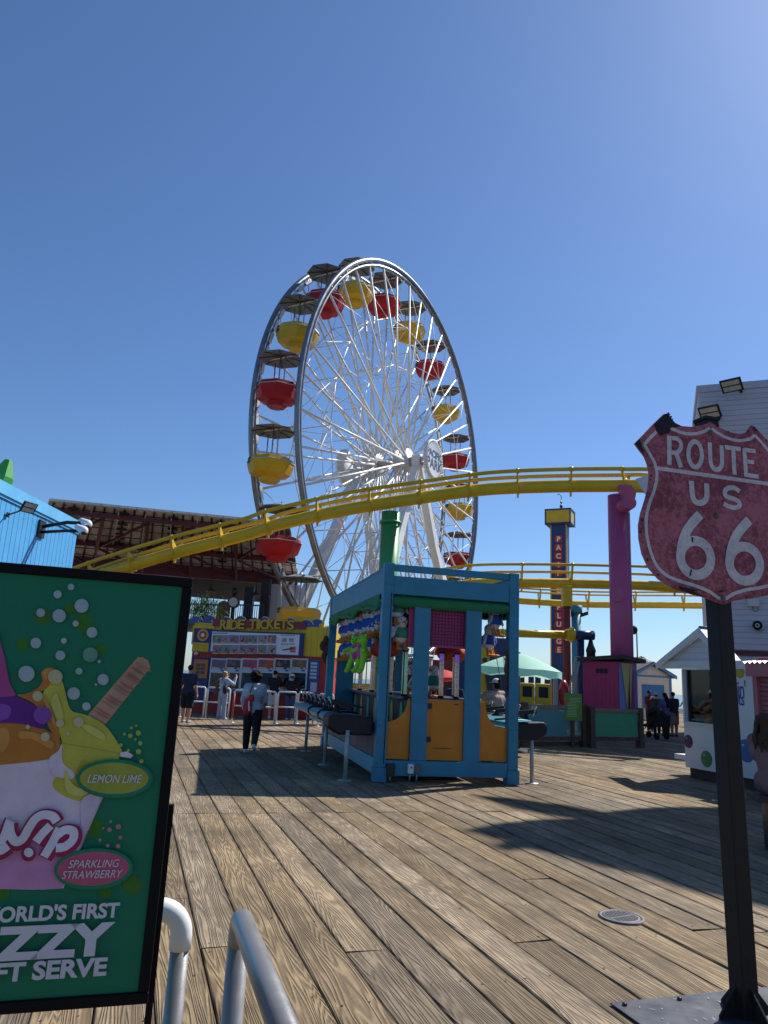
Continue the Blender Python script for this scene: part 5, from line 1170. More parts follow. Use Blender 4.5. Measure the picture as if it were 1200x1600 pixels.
# red umbrella far behind, seen through the stall
def umbrella(label, apex, r, h, col, n, pole_h, sag=0.05, tilt=0.0, nm='market_umbrella'):
    t = thing(nm, label, 'umbrella', (apex.x, apex.y, 0)); b = MB(); b.smooth = True; vs = [(0, 0, apex.z)]; K = 6; m = n*4
    for j in range(1, K+1):
        for i in range(m):
            a = 2*pi*i/m; f = abs(((i/4) % 1)-0.5)*2; rr = r*j/K*(1-0.06*(1-f)*(j/K)); z = apex.z-h*(j/K)**1.35-sag*(1-f)*(j/K)**2*-0.4
            vs.append((rr*cos(a), rr*sin(a), z + tilt*rr*cos(a)))
    fs = [(0, 1+i, 1+(i+1) % m) for i in range(m)] + [(1+(j-1)*m+i, 1+j*m+i, 1+j*m+(i+1) % m, 1+(j-1)*m+(i+1) % m) for j in range(1, K) for i in range(m)]
    b._add(vs, fs, True)
    base = 1+(K-1)*m; rim = vs[base:base+m]; b._add(rim+[(x*1.0, y*1.0, z-0.17+0.03*sin(i*pi/2)) for i, (x, y, z) in enumerate(rim)], [(i, (i+1) % m, m+(i+1) % m, m+i) for i in range(m)], True)
    b.build('canopy', col, t)
    b = MB(); b.tube([(0, 0, 0), (0, 0, apex.z-0.02)], 0.024, 10); b.ell((0, 0, apex.z+0.01), 0.025, 0.025, 0.03); b.build('pole', C('umbrella_pole', (0.1, 0.09, 0.08), 0.5), t)
    b = MB()
    for i in range(n): a = 2*pi*i/n; b.tube([(0, 0, apex.z-0.06), (r*cos(a)*0.98, r*sin(a)*0.98, apex.z-h-0.02+tilt*r*cos(a))], 0.010, 5); b.tube([(0, 0, apex.z-h*1.3), (r*0.5*cos(a), r*0.5*sin(a), apex.z-h*0.48)], 0.008, 4)
    b.build('rib', C('rib_dark', (0.05, 0.05, 0.05), 0.5), t)
    b = MB(); b.lathe([(0, 0.09), (0.24, 0.08), (0.27, 0.0)], 20); b.build('base', C('umbrella_base', (0.06, 0.06, 0.065), 0.7), t); return t
mint = trans_cloth('mint_canvas', (0.40, 0.74, 0.60), 0.35)
umbrella('mint green market umbrella behind the right post of the stall', at(812, 1021, 19.6), 1.12, 0.42, mint, 8, 2.3, tilt=-0.03)
umbrella('bright red umbrella far behind, seen through the gap above the orange door', at(693, 1046, 36), 1.15, 0.38, trans_cloth('red_canvas', (0.55, 0.05, 0.06), 0.3), 8, 2.3)
# far maroon roofed stand beyond the stall
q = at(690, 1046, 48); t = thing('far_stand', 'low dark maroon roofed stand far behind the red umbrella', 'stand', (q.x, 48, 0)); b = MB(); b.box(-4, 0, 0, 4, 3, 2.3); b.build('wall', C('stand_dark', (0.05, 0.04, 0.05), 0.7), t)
b = MB(); b.prism([(-4.4, -0.4, 2.35), (4.4, -0.4, 2.35), (3.4, -0.4, 3.0), (-3.4, -0.4, 3.0)], (0, 3.8, 0)); b.build('roof', maroon, t)
# beach hut
h0 = at(1029, 1090, 46); hz = at(1029, 1056, 46).z; pk = at(1023, 1037.5, 46).z; hw = 1.26; HR = R(8)
t = thing('beach_hut', 'small cream and blue gabled hut with a blue shutter behind the crowd', 'hut', (h0.x-0.35, 46, 0), HR)
cream = boards('hut_cream', (0.52, 0.48, 0.42), 'Z', 0.2, 0.4); hblue = C('hut_blue', (0.06, 0.20, 0.36), 0.5)
b = MB(); b.prism([(-hw, 0, 0), (hw, 0, 0), (hw, 0, hz), (0, 0, pk-0.1), (-hw, 0, hz)], (0, 3.2, 0)); b.build('wall', cream, t)
b = MB(); b.prism([(0, -0.25, pk-0.02), (hw+0.25, -0.25, hz-0.12), (hw+0.25, -0.25, hz+0.04), (0, -0.25, pk+0.14)], (0, 3.7, 0)); b.prism([(0, -0.25, pk-0.02), (0, -0.25, pk+0.14), (-hw-0.25, -0.25, hz+0.04), (-hw-0.25, -0.25, hz-0.12)], (0, 3.7, 0)); b.build('roof', C('roof_grey', (0.09, 0.08, 0.08), 0.8), t)
b = MB(); 
for s in (-1, 1): b.prism([(0, -0.29, pk-0.06), (s*(hw+0.22), -0.29, hz-0.18), (s*(hw+0.22), -0.29, hz-0.02), (0, -0.29, pk+0.10)], (0, 0.03, 0)); b.box(min(s*hw, s*(hw-0.16)), -0.03, 0, max(s*hw, s*(hw-0.16)), -0.004, hz)
b.box(-hw+0.16, -0.028, hz-0.1, hw-0.16, -0.003, hz+0.02); b.build('trim', hblue, t)
b = MB(); b.box(-0.7, -0.04, 0.7, 0.75, -0.005, hz-0.55); b.build('shutter', boards('shutter_blue', (0.025, 0.15, 0.34), 'Z', 0.12, 0.4), t)
b = MB(); 
for k_ in range(3): b.tube([(hw-0.2+0.0*k_, -1.2, 0.9+0.0*k_), (hw+1.4, -0.9, 2.6+k_*0.14)], 0.035, 6)
b.build('green_brace', C('brace_green', (0.12, 0.25, 0.2), 0.5), t)
# palm behind pink column
rnd = random.Random(21)
q = at(998, 1033, 60); t = thing('palm_tree', 'palm with drooping fronds between the pink column and the hut', 'palm', (q.x, q.y, 0))
b = MB(); b.tube([(0, 0, 0), (0.1, 0, q.z*0.5), (0, 0, q.z)], [0.22, 0.17, 0.15], 10); b.build('trunk', M_['palm_trunk'], t)
b = MB()
for i in range(22):
    a = 2*pi*i/22+rnd.uniform(-.2, .2); el = rnd.uniform(-0.2, 1.1); l = rnd.uniform(1.3, 2.0); d = Vector((cos(a)*cos(el), sin(a)*cos(el), sin(el))); pts = []
    for k_ in range(9): t_ = k_/8; pts.append(Vector((0, 0, q.z)) + d*(l*t_) - Z*(0.85*l*t_*t_))
    for k_ in range(1, 9):
        for s in (-1, 1):
            for jj in range(3):
                p_ = pts[k_-1].lerp(pts[k_], jj/3); dd = (pts[k_]-pts[k_-1]).normalized(); sd = dd.cross(Z).normalized()*s; tip = p_+dd*0.16+sd*0.34*(1-0.5*k_/8)-Z*0.16
                b._add([p_-dd*0.02, p_+dd*0.02, tip], [(0, 1, 2)], False)
b.build('crown', C('palm_dark', (0.045, 0.065, 0.025), 0.6, var=0.4), t)
q = at(1001, 985, 55); t = thing('loudspeaker_post', 'thin post with a black loudspeaker beside the pink column', 'loudspeaker', (q.x-0.3, q.y, 0))
b = MB(); b.tube([(0, 0, 0), (0, 0, q.z+0.2)], 0.05, 8); b.build('post', dark_metal, t); b = MB(); b.ell((-0.25, -0.05, q.z), 0.3, 0.28, 0.34); b.box(-0.2, -0.05, q.z-0.05, 0, 0.05, q.z+0.05); b.build('speaker', black_paint, t)

# ------------------------------------------------------------------ white candy kiosk on the right
CA = PLANK_AZ; cv = -az(CA); cu = az(CA+90)     # cv: towards the camera along the face, cu: into the kiosk
kq = G(1072, 1214); t = thing('candy_kiosk', 'white gabled candy kiosk with painted coloured balls and a glass window', 'kiosk', (kq.x, kq.y, 0), math.atan2(cv.y, cv.x))
# local x = along the face towards the camera, local -y ... face normal
KI = TM[t.name].inverted(); fn = -cu
def kl(px_, py_): q = on(px_, py_, kq, cu); l = KI @ q; return (l.x, l.z)
sgn = 1 if (KI.to_3x3() @ fn).y > 0 else -1          # outward side in local y
Lk = kl(1181, 1150)[0]; ze = kl(1068, 1045)[1]; zp = 0.20; D = 2.4
def kb(b, x0, z0, x1, z1, y0, y1):
    y0 *= sgn; y1 *= sgn; b.box(min(x0, x1), min(y0, y1), min(z0, z1), max(x0, x1), max(y0, y1), max(z0, z1)); return b
kwhite = C('kiosk_white', (0.62, 0.62, 0.64), 0.5, var=0.05, dirt=0.1)
win = (kl(1069, 1046), kl(1149, 1128))
wx0 = kl(1070.5, 1100)[0]+0.02; wx1 = wx0+0.80; wz0_ = kl(1080, 1128)[1]; wz1_ = ze-0.02
b = MB(); kb(b, 0, zp, Lk, wz0_, -0.12, 0); kb(b, 0, wz0_, wx0, ze, -0.12, 0); kb(b, wx1, wz0_, Lk, ze, -0.12, 0); kb(b, wx0, wz1_, wx1, ze, -0.12, 0)
kb(b, 0, zp, 0.1, ze, -D, -0.121); kb(b, Lk-0.1, zp, Lk, ze, -D, -0.121); kb(b, 0.101, zp, Lk-0.101, ze, -D, -D+0.1); b.build('wall', kwhite, t)
b = MB(); kb(b, 0.06, 0, Lk-0.02, zp-0.003, -D+0.05, -0.06); b.build('plinth', dwood, t)
b = MB(); kb(b, 0.1, wz0_-0.05, Lk-0.1, wz0_-0.01, -D+0.1, -0.12); b.build('inner_counter', C('counter_grey', (0.3, 0.3, 0.32), 0.4), t)
fr = MB(); 
for (x0, z0, x1, z1) in ((wx0-0.05, wz0_-0.06, wx1+0.05, wz0_), (wx0-0.05, wz0_, wx0, wz1_), (wx1, wz0_, wx1+0.05, wz1_)): kb(fr, x0, z0, x1, z1, 0.001, 0.035)
fr = fr.build('window_frame', C('frame_cream', (0.55, 0.55, 0.55), 0.5), t)
b = MB(); kb(b, wx0, wz0_, wx1, wz1_, -0.05, -0.04); b.build('pane', glass('kiosk_glass', (0.72, 0.80, 0.80), 0.04, 0.02), fr)
b = MB(); kb(b, wx0+0.1, wz0_, wx0+0.2, wz0_+0.35, -0.4, -0.3); kb(b, wx0+0.28, wz0_, wx0+0.5, wz0_+0.25, -0.5, -0.3); kb(b, wx0+0.02, wz0_+0.42, wx1, wz0_+0.45, -0.6, -0.3); b.build('inside_goods', C('goods_grey', (0.4, 0.4, 0.42), 0.3), t)
# gable roof: ridge runs into the kiosk
gx0 = kl(1031, 1040)[0]; gx1 = kl(1135, 1045)[0]; gpk = kl(1096, 985)
gpx = gpk[0]; ov = 0.03
tri = [(gx0+0.12, ze+0.10), (gx1-0.03, ze+0.10), (gpx, gpk[1]-0.08)]
b = MB(); b.prism([(x, sgn*-0.02, z) for x, z in tri], (0, -sgn*0.1, 0)); b.build('gable', boards('gable_white', (0.58, 0.58, 0.62), 'Z', 0.12, 0.6, line=0.7), t)
b = MB(); kb(b, gx0+0.06, ze+0.003, Lk+0.02, ze+0.16, -0.019, ov); b.build('gable_beam', kwhite, t)
b = MB()
for (xa, za) in ((gx0, ze+0.10), (gx1+0.08, ze+0.10)):
    b.prism([(gpx, sgn*(ov+0.04), gpk[1]-0.02), (xa, sgn*(ov+0.04), za-0.02), (xa, sgn*(ov+0.04), za+0.05), (gpx, sgn*(ov+0.04), gpk[1]+0.06)], (0, -sgn*0.40, 0))
kb(b, 0.0, ze+0.003, Lk, ze+0.05, -D, -0.42)
b.build('roof', C('kiosk_roof', (0.6, 0.6, 0.6), 0.5), t)
b = MB()
for (xa, za) in ((gx0-0.02, ze+0.08), (gx1+0.08, ze+0.08)):
    s_ = 1 if xa > gpx else -1
    b.prism([(gpx, sgn*(ov+0.045), gpk[1]-0.12), (xa, sgn*(ov+0.045), za-0.10), (xa, sgn*(ov+0.045), za+0.03), (gpx, sgn*(ov+0.045), gpk[1]+0.03)], (0, sgn*0.025, 0))
b.build('barge_board', kwhite, t)
b = MB(); kb(b, -0.45, 0.32, -0.02, 0.42, -0.7, -0.1); b.build('step_bench', kwhite, t)
b = MB(); b.tube([(gpx, sgn*0.05, gpk[1]+0.06), (gpx, -sgn*0.36, gpk[1]+0.06)], 0.03, 8); b.build('ridge_cap', C('ridge_dark', (0.08, 0.08, 0.09), 0.6), t)
ballm = [C('ball_purple', (0.09, 0.03, 0.09), 0.35), C('ball_green', (0.05, 0.17, 0.06), 0.4), C('ball_blue', (0.04, 0.12, 0.33), 0.4), C('ball_yellow', (0.40, 0.33, 0.03), 0.4)]
for i, (px_, py_, r_) in enumerate(((1075.5, 1158.5, 0.135), (1104, 1186, 0.16), (1166, 1173, 0.21), (1156, 1050, 0.12))):
    c = kl(px_, py_); M = Matrix.Translation((c[0], sgn*0.0, c[1])) @ Matrix.Rotation(-sgn*pi/2, 4, 'X')
    b = MB(); b.lathe([(0.0, 0.012), (r_*0.5, 0.0105), (r_*0.9, 0.006), (r_, 0.001)], 36, M); o = b.build('painted_ball', ballm[i], t)
    b = MB(); b.ell((c[0]-r_*0.3, sgn*0.009, c[1]+r_*0.45), r_*0.16, 0.006, r_*0.10, 12, 6); b.build('ball_glint', C('glint_pale', (0.45, 0.45, 0.48), 0.5), o)
def ktext(s, size, px_, py_, m, name, bold):
    c = kl(px_, py_); me = text_mesh(s, size, bold=bold, align='RIGHT', spacing=0.92); xd = Vector((1, 0, 0)); 
    b = MB(); b.merge(me, frame((c[0], sgn*0.004, c[1]), xd, Z) @ Matrix.Scale(0.66, 4, (1, 0, 0))); b.build(name, m, t)
ktext("Dippin'", 0.42, 1167, 1089, C('logo_blue', (0.02, 0.10, 0.30), 0.5), 'lettering', 0.006); ktext('Dots', 0.34, 1164, 1102, C('logo_blue', (0, 0, 0)), 'lettering', 0.006)
# pink shuttered stall to the right, with white corrugated awning
sh = TM[t.name] @ Vector((Lk+0.06, 0, 0)); t2 = thing('shuttered_stall', 'dusty pink louvre shuttered stall with white corrugated awning at the right edge', 'stall', (sh.x, sh.y, 0), math.atan2(cv.y, cv.x))
KI2 = TM[t2.name].inverted()
b = MB(); kb(b, 0, 0, 3.4, 2.42, -2.0, -0.05); b.build('wall', boards('shutter_pink', (0.36, 0.13, 0.14), 'Z', 0.085, 1.0, line=0.45, width=0.2), t2)
b = MB(); kb(b, -0.03, 2.05, 3.45, 2.28, 0.12, 0.18); kb(b, -0.02, 0, 0.06, 2.05, -0.05, 0.02); b.build('pink_fascia', C('fascia_pink', (0.42, 0.15, 0.16), 0.6), t2)
b = MB(); n = 120; vs = []
for j, (yy, zz) in enumerate(((0.22, 2.30), (-0.75, 2.42))):
    for i in range(n+1): vs.append((-0.08+3.5*i/n, sgn*yy, zz+0.022*sin(i*pi/2.0)))
b._add(vs, [(i, i+1, n+1+i+1, n+1+i) for i in range(n)], True); b.build('awning', C('awning_white', (0.8, 0.8, 0.8), 0.4), t2)
# tall pale sided building behind
WB = at(1090, 603, 30.5); WH_ = WB.z; wd = az(90+21); wn_ = Vector((-wd.y, wd.x, 0))
t = thing('sided_building', 'tall pale lilac white building with lapped siding at the right edge', 'building', (WB.x, WB.y, 0), math.atan2(wd.y, wd.x))
b = MB(); b.box(0, 0, 0, 16, 5, WH_-0.32); b.build('wall', boards('lilac_siding', (0.50, 0.49, 0.56), 'Z', 0.235, 0.9, line=0.62, width=0.12, var=0.04), t)
b = MB(); b.box(-0.06, -0.06, WH_-0.34, 16.1, 5.06, WH_); b.build('parapet_cap', C('cap_lilac', (0.47, 0.45, 0.52), 0.5), t, bevel=0.02)
b = MB(); b.box(-0.015, -0.025, 0, 0.14, -0.002, WH_-0.345); b.build('corner_board', C('corner_lilac', (0.52, 0.51, 0.57), 0.5), t)
q = on(1160, 1018, WB, wn_); b = MB(); l = TM[t.name].inverted() @ q; b.box(0, -0.1, l.z-0.16, 16, -0.003, l.z+0.05); b.build('maroon_band', C('band_maroon', (0.10, 0.03, 0.035), 0.6), t)
for (pxx, pyy, lab) in ((1143, 602, 'black floodlight on the pale building near its roof edge, higher of two'), (1109, 644, 'black floodlight on the pale building just above the shield sign post')):
    q = on(pxx, pyy, WB - wn_*1.0, wn_); m_ = on(pxx+14, pyy+8, WB, wn_)
    flood(lab, q, -wn_*0.62 + wd*-0.25 - Z*0.75, 0.43, '', m_)
q = on(1177, 942, WB, wn_); t3 = thing('junction_box', 'pale grey box with a looped cable on the pale building under the shield', 'box', q, math.atan2(wd.y, wd.x)); b = MB(); b.box(-0.23, -0.18, -0.16, 0.2, -0.003, 0.16); b.build('case', C('jbox', (0.5, 0.52, 0.52), 0.4), t3, bevel=0.01); b = MB(); b.tube([(-0.05, -0.08, -0.16), (-0.03, -0.08, -0.32), (0.06, -0.08, -0.36), (0.15, -0.08, -0.32), (0.16, -0.08, -0.16)], 0.014, 6); b.build('cable', dark_metal, t3)
q = on(1188, 978.5, WB, wn_); t3 = thing('wall_speaker', 'round black wall speaker with a pale centre ring at the right edge', 'speaker', q, math.atan2(wd.y, wd.x)); M = Matrix.Rotation(pi/2, 4, 'X')
b = MB(); b.lathe([(0.0, 0.42), (0.18, 0.42), (0.20, 0.38), (0.21, 0.10), (0.16, 0.0)], 28, M @ Matrix.Rotation(-0.35, 4, 'Y')); b.build('case', C('speaker_white', (0.5, 0.5, 0.52), 0.4), t3)
b = MB(); b.lathe([(0.0, 0.425), (0.19, 0.425)], 28, M @ Matrix.Rotation(-0.35, 4, 'Y')); b.build('face', black_paint, t3); b = MB(); b.lathe([(0.045, 0.432), (0.085, 0.432)], 24, M @ Matrix.Rotation(-0.35, 4, 'Y')); b.build('ring', C('speaker_white', (0, 0, 0)), t3)
# added shadow caster out of frame: roof outline traced from the deck shadow
shp = [(733, 1240), (765, 1244), (804, 1248), (880, 1257), (943, 1269), (985, 1264), (1024, 1261), (1200, 1260), (1400, 1262), (1500, 1330), (1420, 1478), (1200, 1418), (1133, 1402), (1054, 1383), (1008, 1367), (933, 1352), (887, 1340), (846, 1329), (825, 1325), (794, 1331), (771, 1321), (790, 1314), (775, 1310), (725, 1297), (787, 1285), (842, 1280), (904, 1279), (876, 1276), (804, 1262), (762, 1249)]
HZ = 17.0; sh_ = Vector((SUNV.x, SUNV.y, 0))/SUNV.z*HZ
pts = [G(*q)+sh_ for q in shp]; pts = [Vector((p.x, p.y, HZ)) for p in pts]
c_ = sum(pts, Vector())/len(pts)
t = thing('shadow_caster', 'added flat roof on posts beyond the right edge, shaped to cast the deck shadow', 'canopy', (c_.x, c_.y, 0))
b = MB(); b.prism(pts, (0, 0, 0.05)); b.build('roof', C('kiosk_roof', (0, 0, 0)), t, world=True)
for q in ((1210, 1405), (1390, 1290), (1400, 1440)):
    p = G(*q)+sh_; b = MB(); b.tube([Vector((p.x, p.y, 0)), Vector((p.x, p.y, HZ-0.002))], 0.12, 12); b.build('post', steel, t, world=True)
# ------------------------------------------------------------------ shield road sign
SU = az(75.5); SN = Vector((SU.y, -SU.x, 0))        # SN: out of the face, towards the camera
pb0 = G(1165, 1592); sb = Vector((pb0.x, pb0.y, 0))
sg = thing('shield_sign', 'worn pink shield road sign reading ROUTE US 66 on a square black post', 'road sign', sb, math.atan2(SU.y, SU.x))
SP = sb + SN*0.085
sg.rotation_euler = (0, -0.015, math.atan2(SU.y, SU.x)); TM[sg.name] = TM[sg.name] @ Matrix.Rotation(-0.015, 4, 'Y')
SI = TM[sg.name].inverted()
def sl(x, y):
    "pixel of the enlarged sign crop -> local (x, z) on the sign plane"
    q = SI @ on(980+x/4.209, 580+y/4.209, SP, SN); return Vector((q.x, q.z))
half = [(545, 335), (500, 352), (430, 366), (360, 361), (310, 338), (285, 305), (265, 276), (240, 283), (170, 350), (110, 415), (50, 475), (80, 515), (115, 560), (135, 610), (148, 680), (140, 770), (115, 860), (92, 930), (77, 1010), (80, 1100), (100, 1200), (140, 1290), (210, 1370), (310, 1430), (430, 1468), (520, 1490), (575, 1512), (610, 1528), (630, 1533)]
L_ = [sl(*p) for p in half]; cx0 = 0.5*(L_[0].x+L_[-1].x)
L_[0].x = cx0; L_[-1].x = cx0
out = L_ + [Vector((2*cx0-p.x, p.y)) for p in L_[-2:0:-1]]
YF = -0.085; TH = 0.012
pinkm = bpy.data.materials.new('worn_pink_enamel'); pinkm.use_nodes = True
def worn(m, c1, c2, c3, s1=24, lo=0.45, hi=0.545):
    t = m.node_tree; bs = t.nodes['Principled BSDF']; tc = t.nodes.new('ShaderNodeTexCoord')
    n1 = t.nodes.new('ShaderNodeTexNoise'); n1.inputs['Scale'].default_value = s1; n1.inputs['Detail'].default_value = 10; n1.inputs['Roughness'].default_value = 0.78; t.links.new(tc.outputs['Object'], n1.inputs['Vector'])
    n0 = t.nodes.new('ShaderNodeTexNoise'); n0.inputs['Scale'].default_value = 4.5; n0.inputs['Detail'].default_value = 4; t.links.new(tc.outputs['Object'], n0.inputs['Vector'])
    ad = t.nodes.new('ShaderNodeMath'); ad.operation = 'MULTIPLY_ADD'; ad.inputs[1].default_value = 0.34; t.links.new(n0.outputs[0], ad.inputs[0])
    sc = t.nodes.new('ShaderNodeMath'); sc.operation = 'MULTIPLY'; sc.inputs[1].default_value = 0.66; t.links.new(n1.outputs[0], sc.inputs[0]); t.links.new(sc.outputs[0], ad.inputs[2])
    r = t.nodes.new('ShaderNodeValToRGB'); e = r.color_ramp.elements; e[0].position = lo; e[0].color = (*c1, 1); e[1].position = hi; e[1].color = (*c2, 1); t.links.new(ad.outputs[0], r.inputs[0])
    n2 = t.nodes.new('ShaderNodeTexNoise'); n2.inputs['Scale'].default_value = 75; n2.inputs['Detail'].default_value = 6; n2.inputs['Roughness'].default_value = 0.8; t.links.new(tc.outputs['Object'], n2.inputs['Vector'])
    r2 = t.nodes.new('ShaderNodeMapRange'); r2.inputs[1].default_value = 0.60; r2.inputs[2].default_value = 0.70; r2.inputs[3].default_value = 0; r2.inputs[4].default_value = 0.8; t.links.new(n2.outputs[0], r2.inputs[0])
    mx = t.nodes.new('ShaderNodeMix'); mx.data_type = 'RGBA'; t.links.new(r2.outputs[0], mx.inputs[0]); t.links.new(r.outputs[0], mx.inputs[6]); mx.inputs[7].default_value = (*c3, 1)
    t.links.new(mx.outputs[2], bs.inputs['Base Color']); bs.inputs['Roughness'].default_value = 0.55; bs.inputs['Specular IOR Level'].default_value = 0.3
worn(pinkm, (0.19, 0.038, 0.055), (0.39, 0.115, 0.145), (0.46, 0.26, 0.27))
letm = bpy.data.materials.new('worn_white_enamel'); letm.use_nodes = True; worn(letm, (0.44, 0.42, 0.43), (0.62, 0.60, 0.61), (0.22, 0.15, 0.17), 30, 0.42, 0.58)
rustm = C('enamel_chip_black', (0.012, 0.008, 0.010), 0.7, var=0.4, scale=30)
b = MB(); b.prism([(p.x, YF+TH, p.y) for p in out], (0, -TH, 0)); shd = b.build('shield', pinkm, sg)
Pm = lambda a, z, l: Vector((a, YF-TH*0-0.0006-l, z))
b = MB(); hw = lambda px_: px_/4.209/1140*4.35
lift = [0.0]
def stroke(path, w, closed=False, bb=None):
    lift[0] += 0.00012
    (bb or b).ribbon([sl(*p) for p in path], hw(w), Pm, closed, lift[0])
def smoothp(pts, k=5, closed=False):
    P = [Vector((p[0], p[1], 0)) for p in pts]
    if closed:
        n = len(P); outp = []
        for i in range(n):
            a, b_, c, d = P[i-1], P[i], P[(i+1) % n], P[(i+2) % n]
            for j in range(k): t = j/k; outp.append(0.5*((2*b_) + (c-a)*t + (2*a-5*b_+4*c-d)*t*t + (3*b_-a-3*c+d)*t**3))
        return [(p.x, p.y) for p in outp]
    return [(p.x, p.y) for p in catmull(P, k)]
def ellp(cx, cy, rx, ry, shx=0.0, n=36, shy=0.12): return [(cx+rx*cos(2*pi*i/n), cy+ry*sin(2*pi*i/n)+shy*rx*cos(2*pi*i/n)) for i in range(n)]
# border line: left half mirrored
bl = smoothp([(545, 377), (500, 397), (440, 412), (360, 405), (285, 374)]); bl2 = smoothp([(192, 398), (150, 440), (112, 482)], 3); bl3 = smoothp([(112, 482), (150, 548), (182, 610), (195, 690), (178, 780), (145, 870), (126, 960), (126, 1060), (146, 1160), (188, 1270), (255, 1340), (350, 1382), (450, 1412), (540, 1450), (592, 1486), (630, 1503)])
for q in (bl, bl2, bl3):
    stroke(q, 22); l_ = [sl(*p) for p in q]; lift[0] += 0.00012; b.ribbon([(2*cx0-p.x, p.y) for p in l_], hw(22), Pm, False, lift[0])
for seg_ in ([(285, 374), (262, 348), (252, 340)], [(252, 340), (222, 368), (192, 398)]):
    l_ = [sl(*p) for p in seg_]; lift[0] += 0.00012; b.ribbon([(2*cx0-p.x, p.y) for p in l_], hw(22), Pm, False, lift[0])
brd = b.build('border_line', letm, shd)
b = MB()
stroke([(190, 637), (926, 741), (1010, 753)], 27)
b.build('divider_bar', letm, shd)
b = MB()
stroke([(276, 424), (276, 616)], 34); stroke(smoothp([(292, 440), (325, 445), (350, 470), (350, 508), (325, 535), (292, 535)]), 30); stroke([(318, 532), (353, 632)], 35)
stroke(ellp(445, 547, 44, 84), 32, True)
stroke(smoothp([(541, 468), (546, 590), (560, 632), (588, 648), (614, 632), (622, 590), (618, 488)], 4), 33)
stroke([(640, 499), (745, 514)], 31); stroke([(695, 506), (704, 680)], 34)
stroke([(768, 510), (780, 694)], 32); stroke([(768, 517), (842, 528)], 30); stroke([(776, 592), (832, 600)], 29); stroke([(780, 682), (862, 695)], 30)
stroke(smoothp([(420, 722), (426, 810), (440, 852), (472, 868), (506, 855), (522, 815), (519, 738)], 4), 40)
stroke(smoothp([(738, 792), (705, 770), (668, 768), (640, 790), (648, 822), (690, 838), (730, 858), (736, 885), (705, 898), (665, 890), (632, 870)], 4), 33)
def six(dx, dy):
    stroke(ellp(448+dx, 1228+dy, 100, 112, n=44, shy=0.10), 66, True)
    stroke(smoothp([(478+dx, 942+dy), (425+dx, 1000+dy), (385+dx, 1060+dy), (358+dx, 1140+dy), (349+dx, 1215+dy)], 5), 66)
six(0, 0); six(322, 38)
b.build('lettering', letm, shd)
def patch(pts):
    lift[0] += 0.0003; b = MB(); b.poly([Pm(p.x, p.y, lift[0]) for p in [sl(*q) for q in pts]]); b.build('enamel_chip', rustm, shd)
patch([(172, 352), (240, 285), (265, 278), (285, 308), (312, 340), (352, 362), (318, 368), (285, 372), (278, 405), (245, 415), (212, 425), (190, 385)])
patch([(52, 475), (78, 448), (90, 480), (112, 556), (80, 515)]); patch([(335, 1412), (420, 1432), (470, 1440), (430, 1448), (470, 1468), (520, 1488), (430, 1466), (350, 1440)]); patch([(595, 1445), (635, 1440), (628, 1450), (605, 1452)])
patch([(418, 1090), (432, 1095), (430, 1130), (422, 1125)]); patch([(520, 1165), (530, 1168), (525, 1180)]); patch([(405, 1350), (415, 1300), (422, 1310), (415, 1345)])
patch([(820, 380), (836, 377), (852, 395), (840, 398)])
rnd = random.Random(8)
for q_i in range(30):
    i0 = rnd.randrange(len(out)); p0_ = out[i0]; p1_ = out[(i0+1) % len(out)]; c_ = p0_.lerp(p1_, rnd.random()); inn = (Vector((cx0, out[0].y-0.5))-c_).normalized(); r0_ = rnd.uniform(0.004, 0.014); c_ = c_+inn*rnd.uniform(0.004, 0.012); lift[0] += 0.0001
    b = MB(); b.poly([Pm(c_.x+r0_*rnd.uniform(0.35, 1)*cos(k_*pi/4.5), c_.y+r0_*rnd.uniform(0.35, 1)*sin(k_*pi/4.5), lift[0]) for k_ in range(9)]); b.build('rust_chip', C('rust_brown', (0.055, 0.022, 0.013), 0.85, var=0.4, scale=60), shd)
for q in ((546, 404), (586, 951), (626, 1495)):
    p = sl(*q); b = MB(); b.lathe([(0, 0.012), (0.011, 0.010), (0.016, 0.004), (0.017, 0.0)], 16, Matrix.Translation((p.x, YF-0.006, p.y)) @ Matrix.Rotation(pi/2, 4, 'X')); b.build('bolt', C('bolt_grey', (0.12, 0.11, 0.11), 0.5, metal=0.4), shd)
PR = R(17.8)-math.atan2(SU.y, SU.x)
zt0 = (SI @ on(1104, 660, sb, SN)).z
def rotv(x, y): return (x*cos(PR)-y*sin(PR), x*sin(PR)+y*cos(PR))
b = MB(); a = rotv(0.052, 0); c = rotv(0, 0.052); b.obox((0, 0, zt0/2+0.005), (a[0], a[1], 0), (c[0], c[1], 0), (0, 0, zt0/2-0.005)); b.build('post', C('post_black', (0.016, 0.014, 0.013), 0.55, spec=0.2, var=0.35, scale=5, bump=0.2, bscale=60), sg, bevel=0.006)
b = MB(); b.obox((0, 0, zt0+0.012), (a[0]*1.06, a[1]*1.06, 0), (c[0]*1.06, c[1]*1.06, 0), (0, 0, 0.010)); b.build('post_cap', C('post_black', (0, 0, 0)), sg)
for dx, dy in ((1, 0), (-1, 0), (0, 1), (0, -1)):
    e = rotv(dx, dy); b = MB(); s_ = rotv(dy*0.006, dx*0.006)
    b.prism([(e[0]*0.057-s_[0], e[1]*0.057-s_[1], 0.012), (e[0]*0.17-s_[0], e[1]*0.17-s_[1], 0.012), (e[0]*0.17-s_[0], e[1]*0.17-s_[1], 0.03), (e[0]*0.057-s_[0], e[1]*0.057-s_[1], 0.16)], (2*s_[0], 2*s_[1], 0)); b.build('gusset', C('post_black', (0, 0, 0)), sg)
platem = C('plate_slate', (0.055, 0.06, 0.072), 0.45, var=0.2, scale=6, metal=0.2, dirt=0.0)
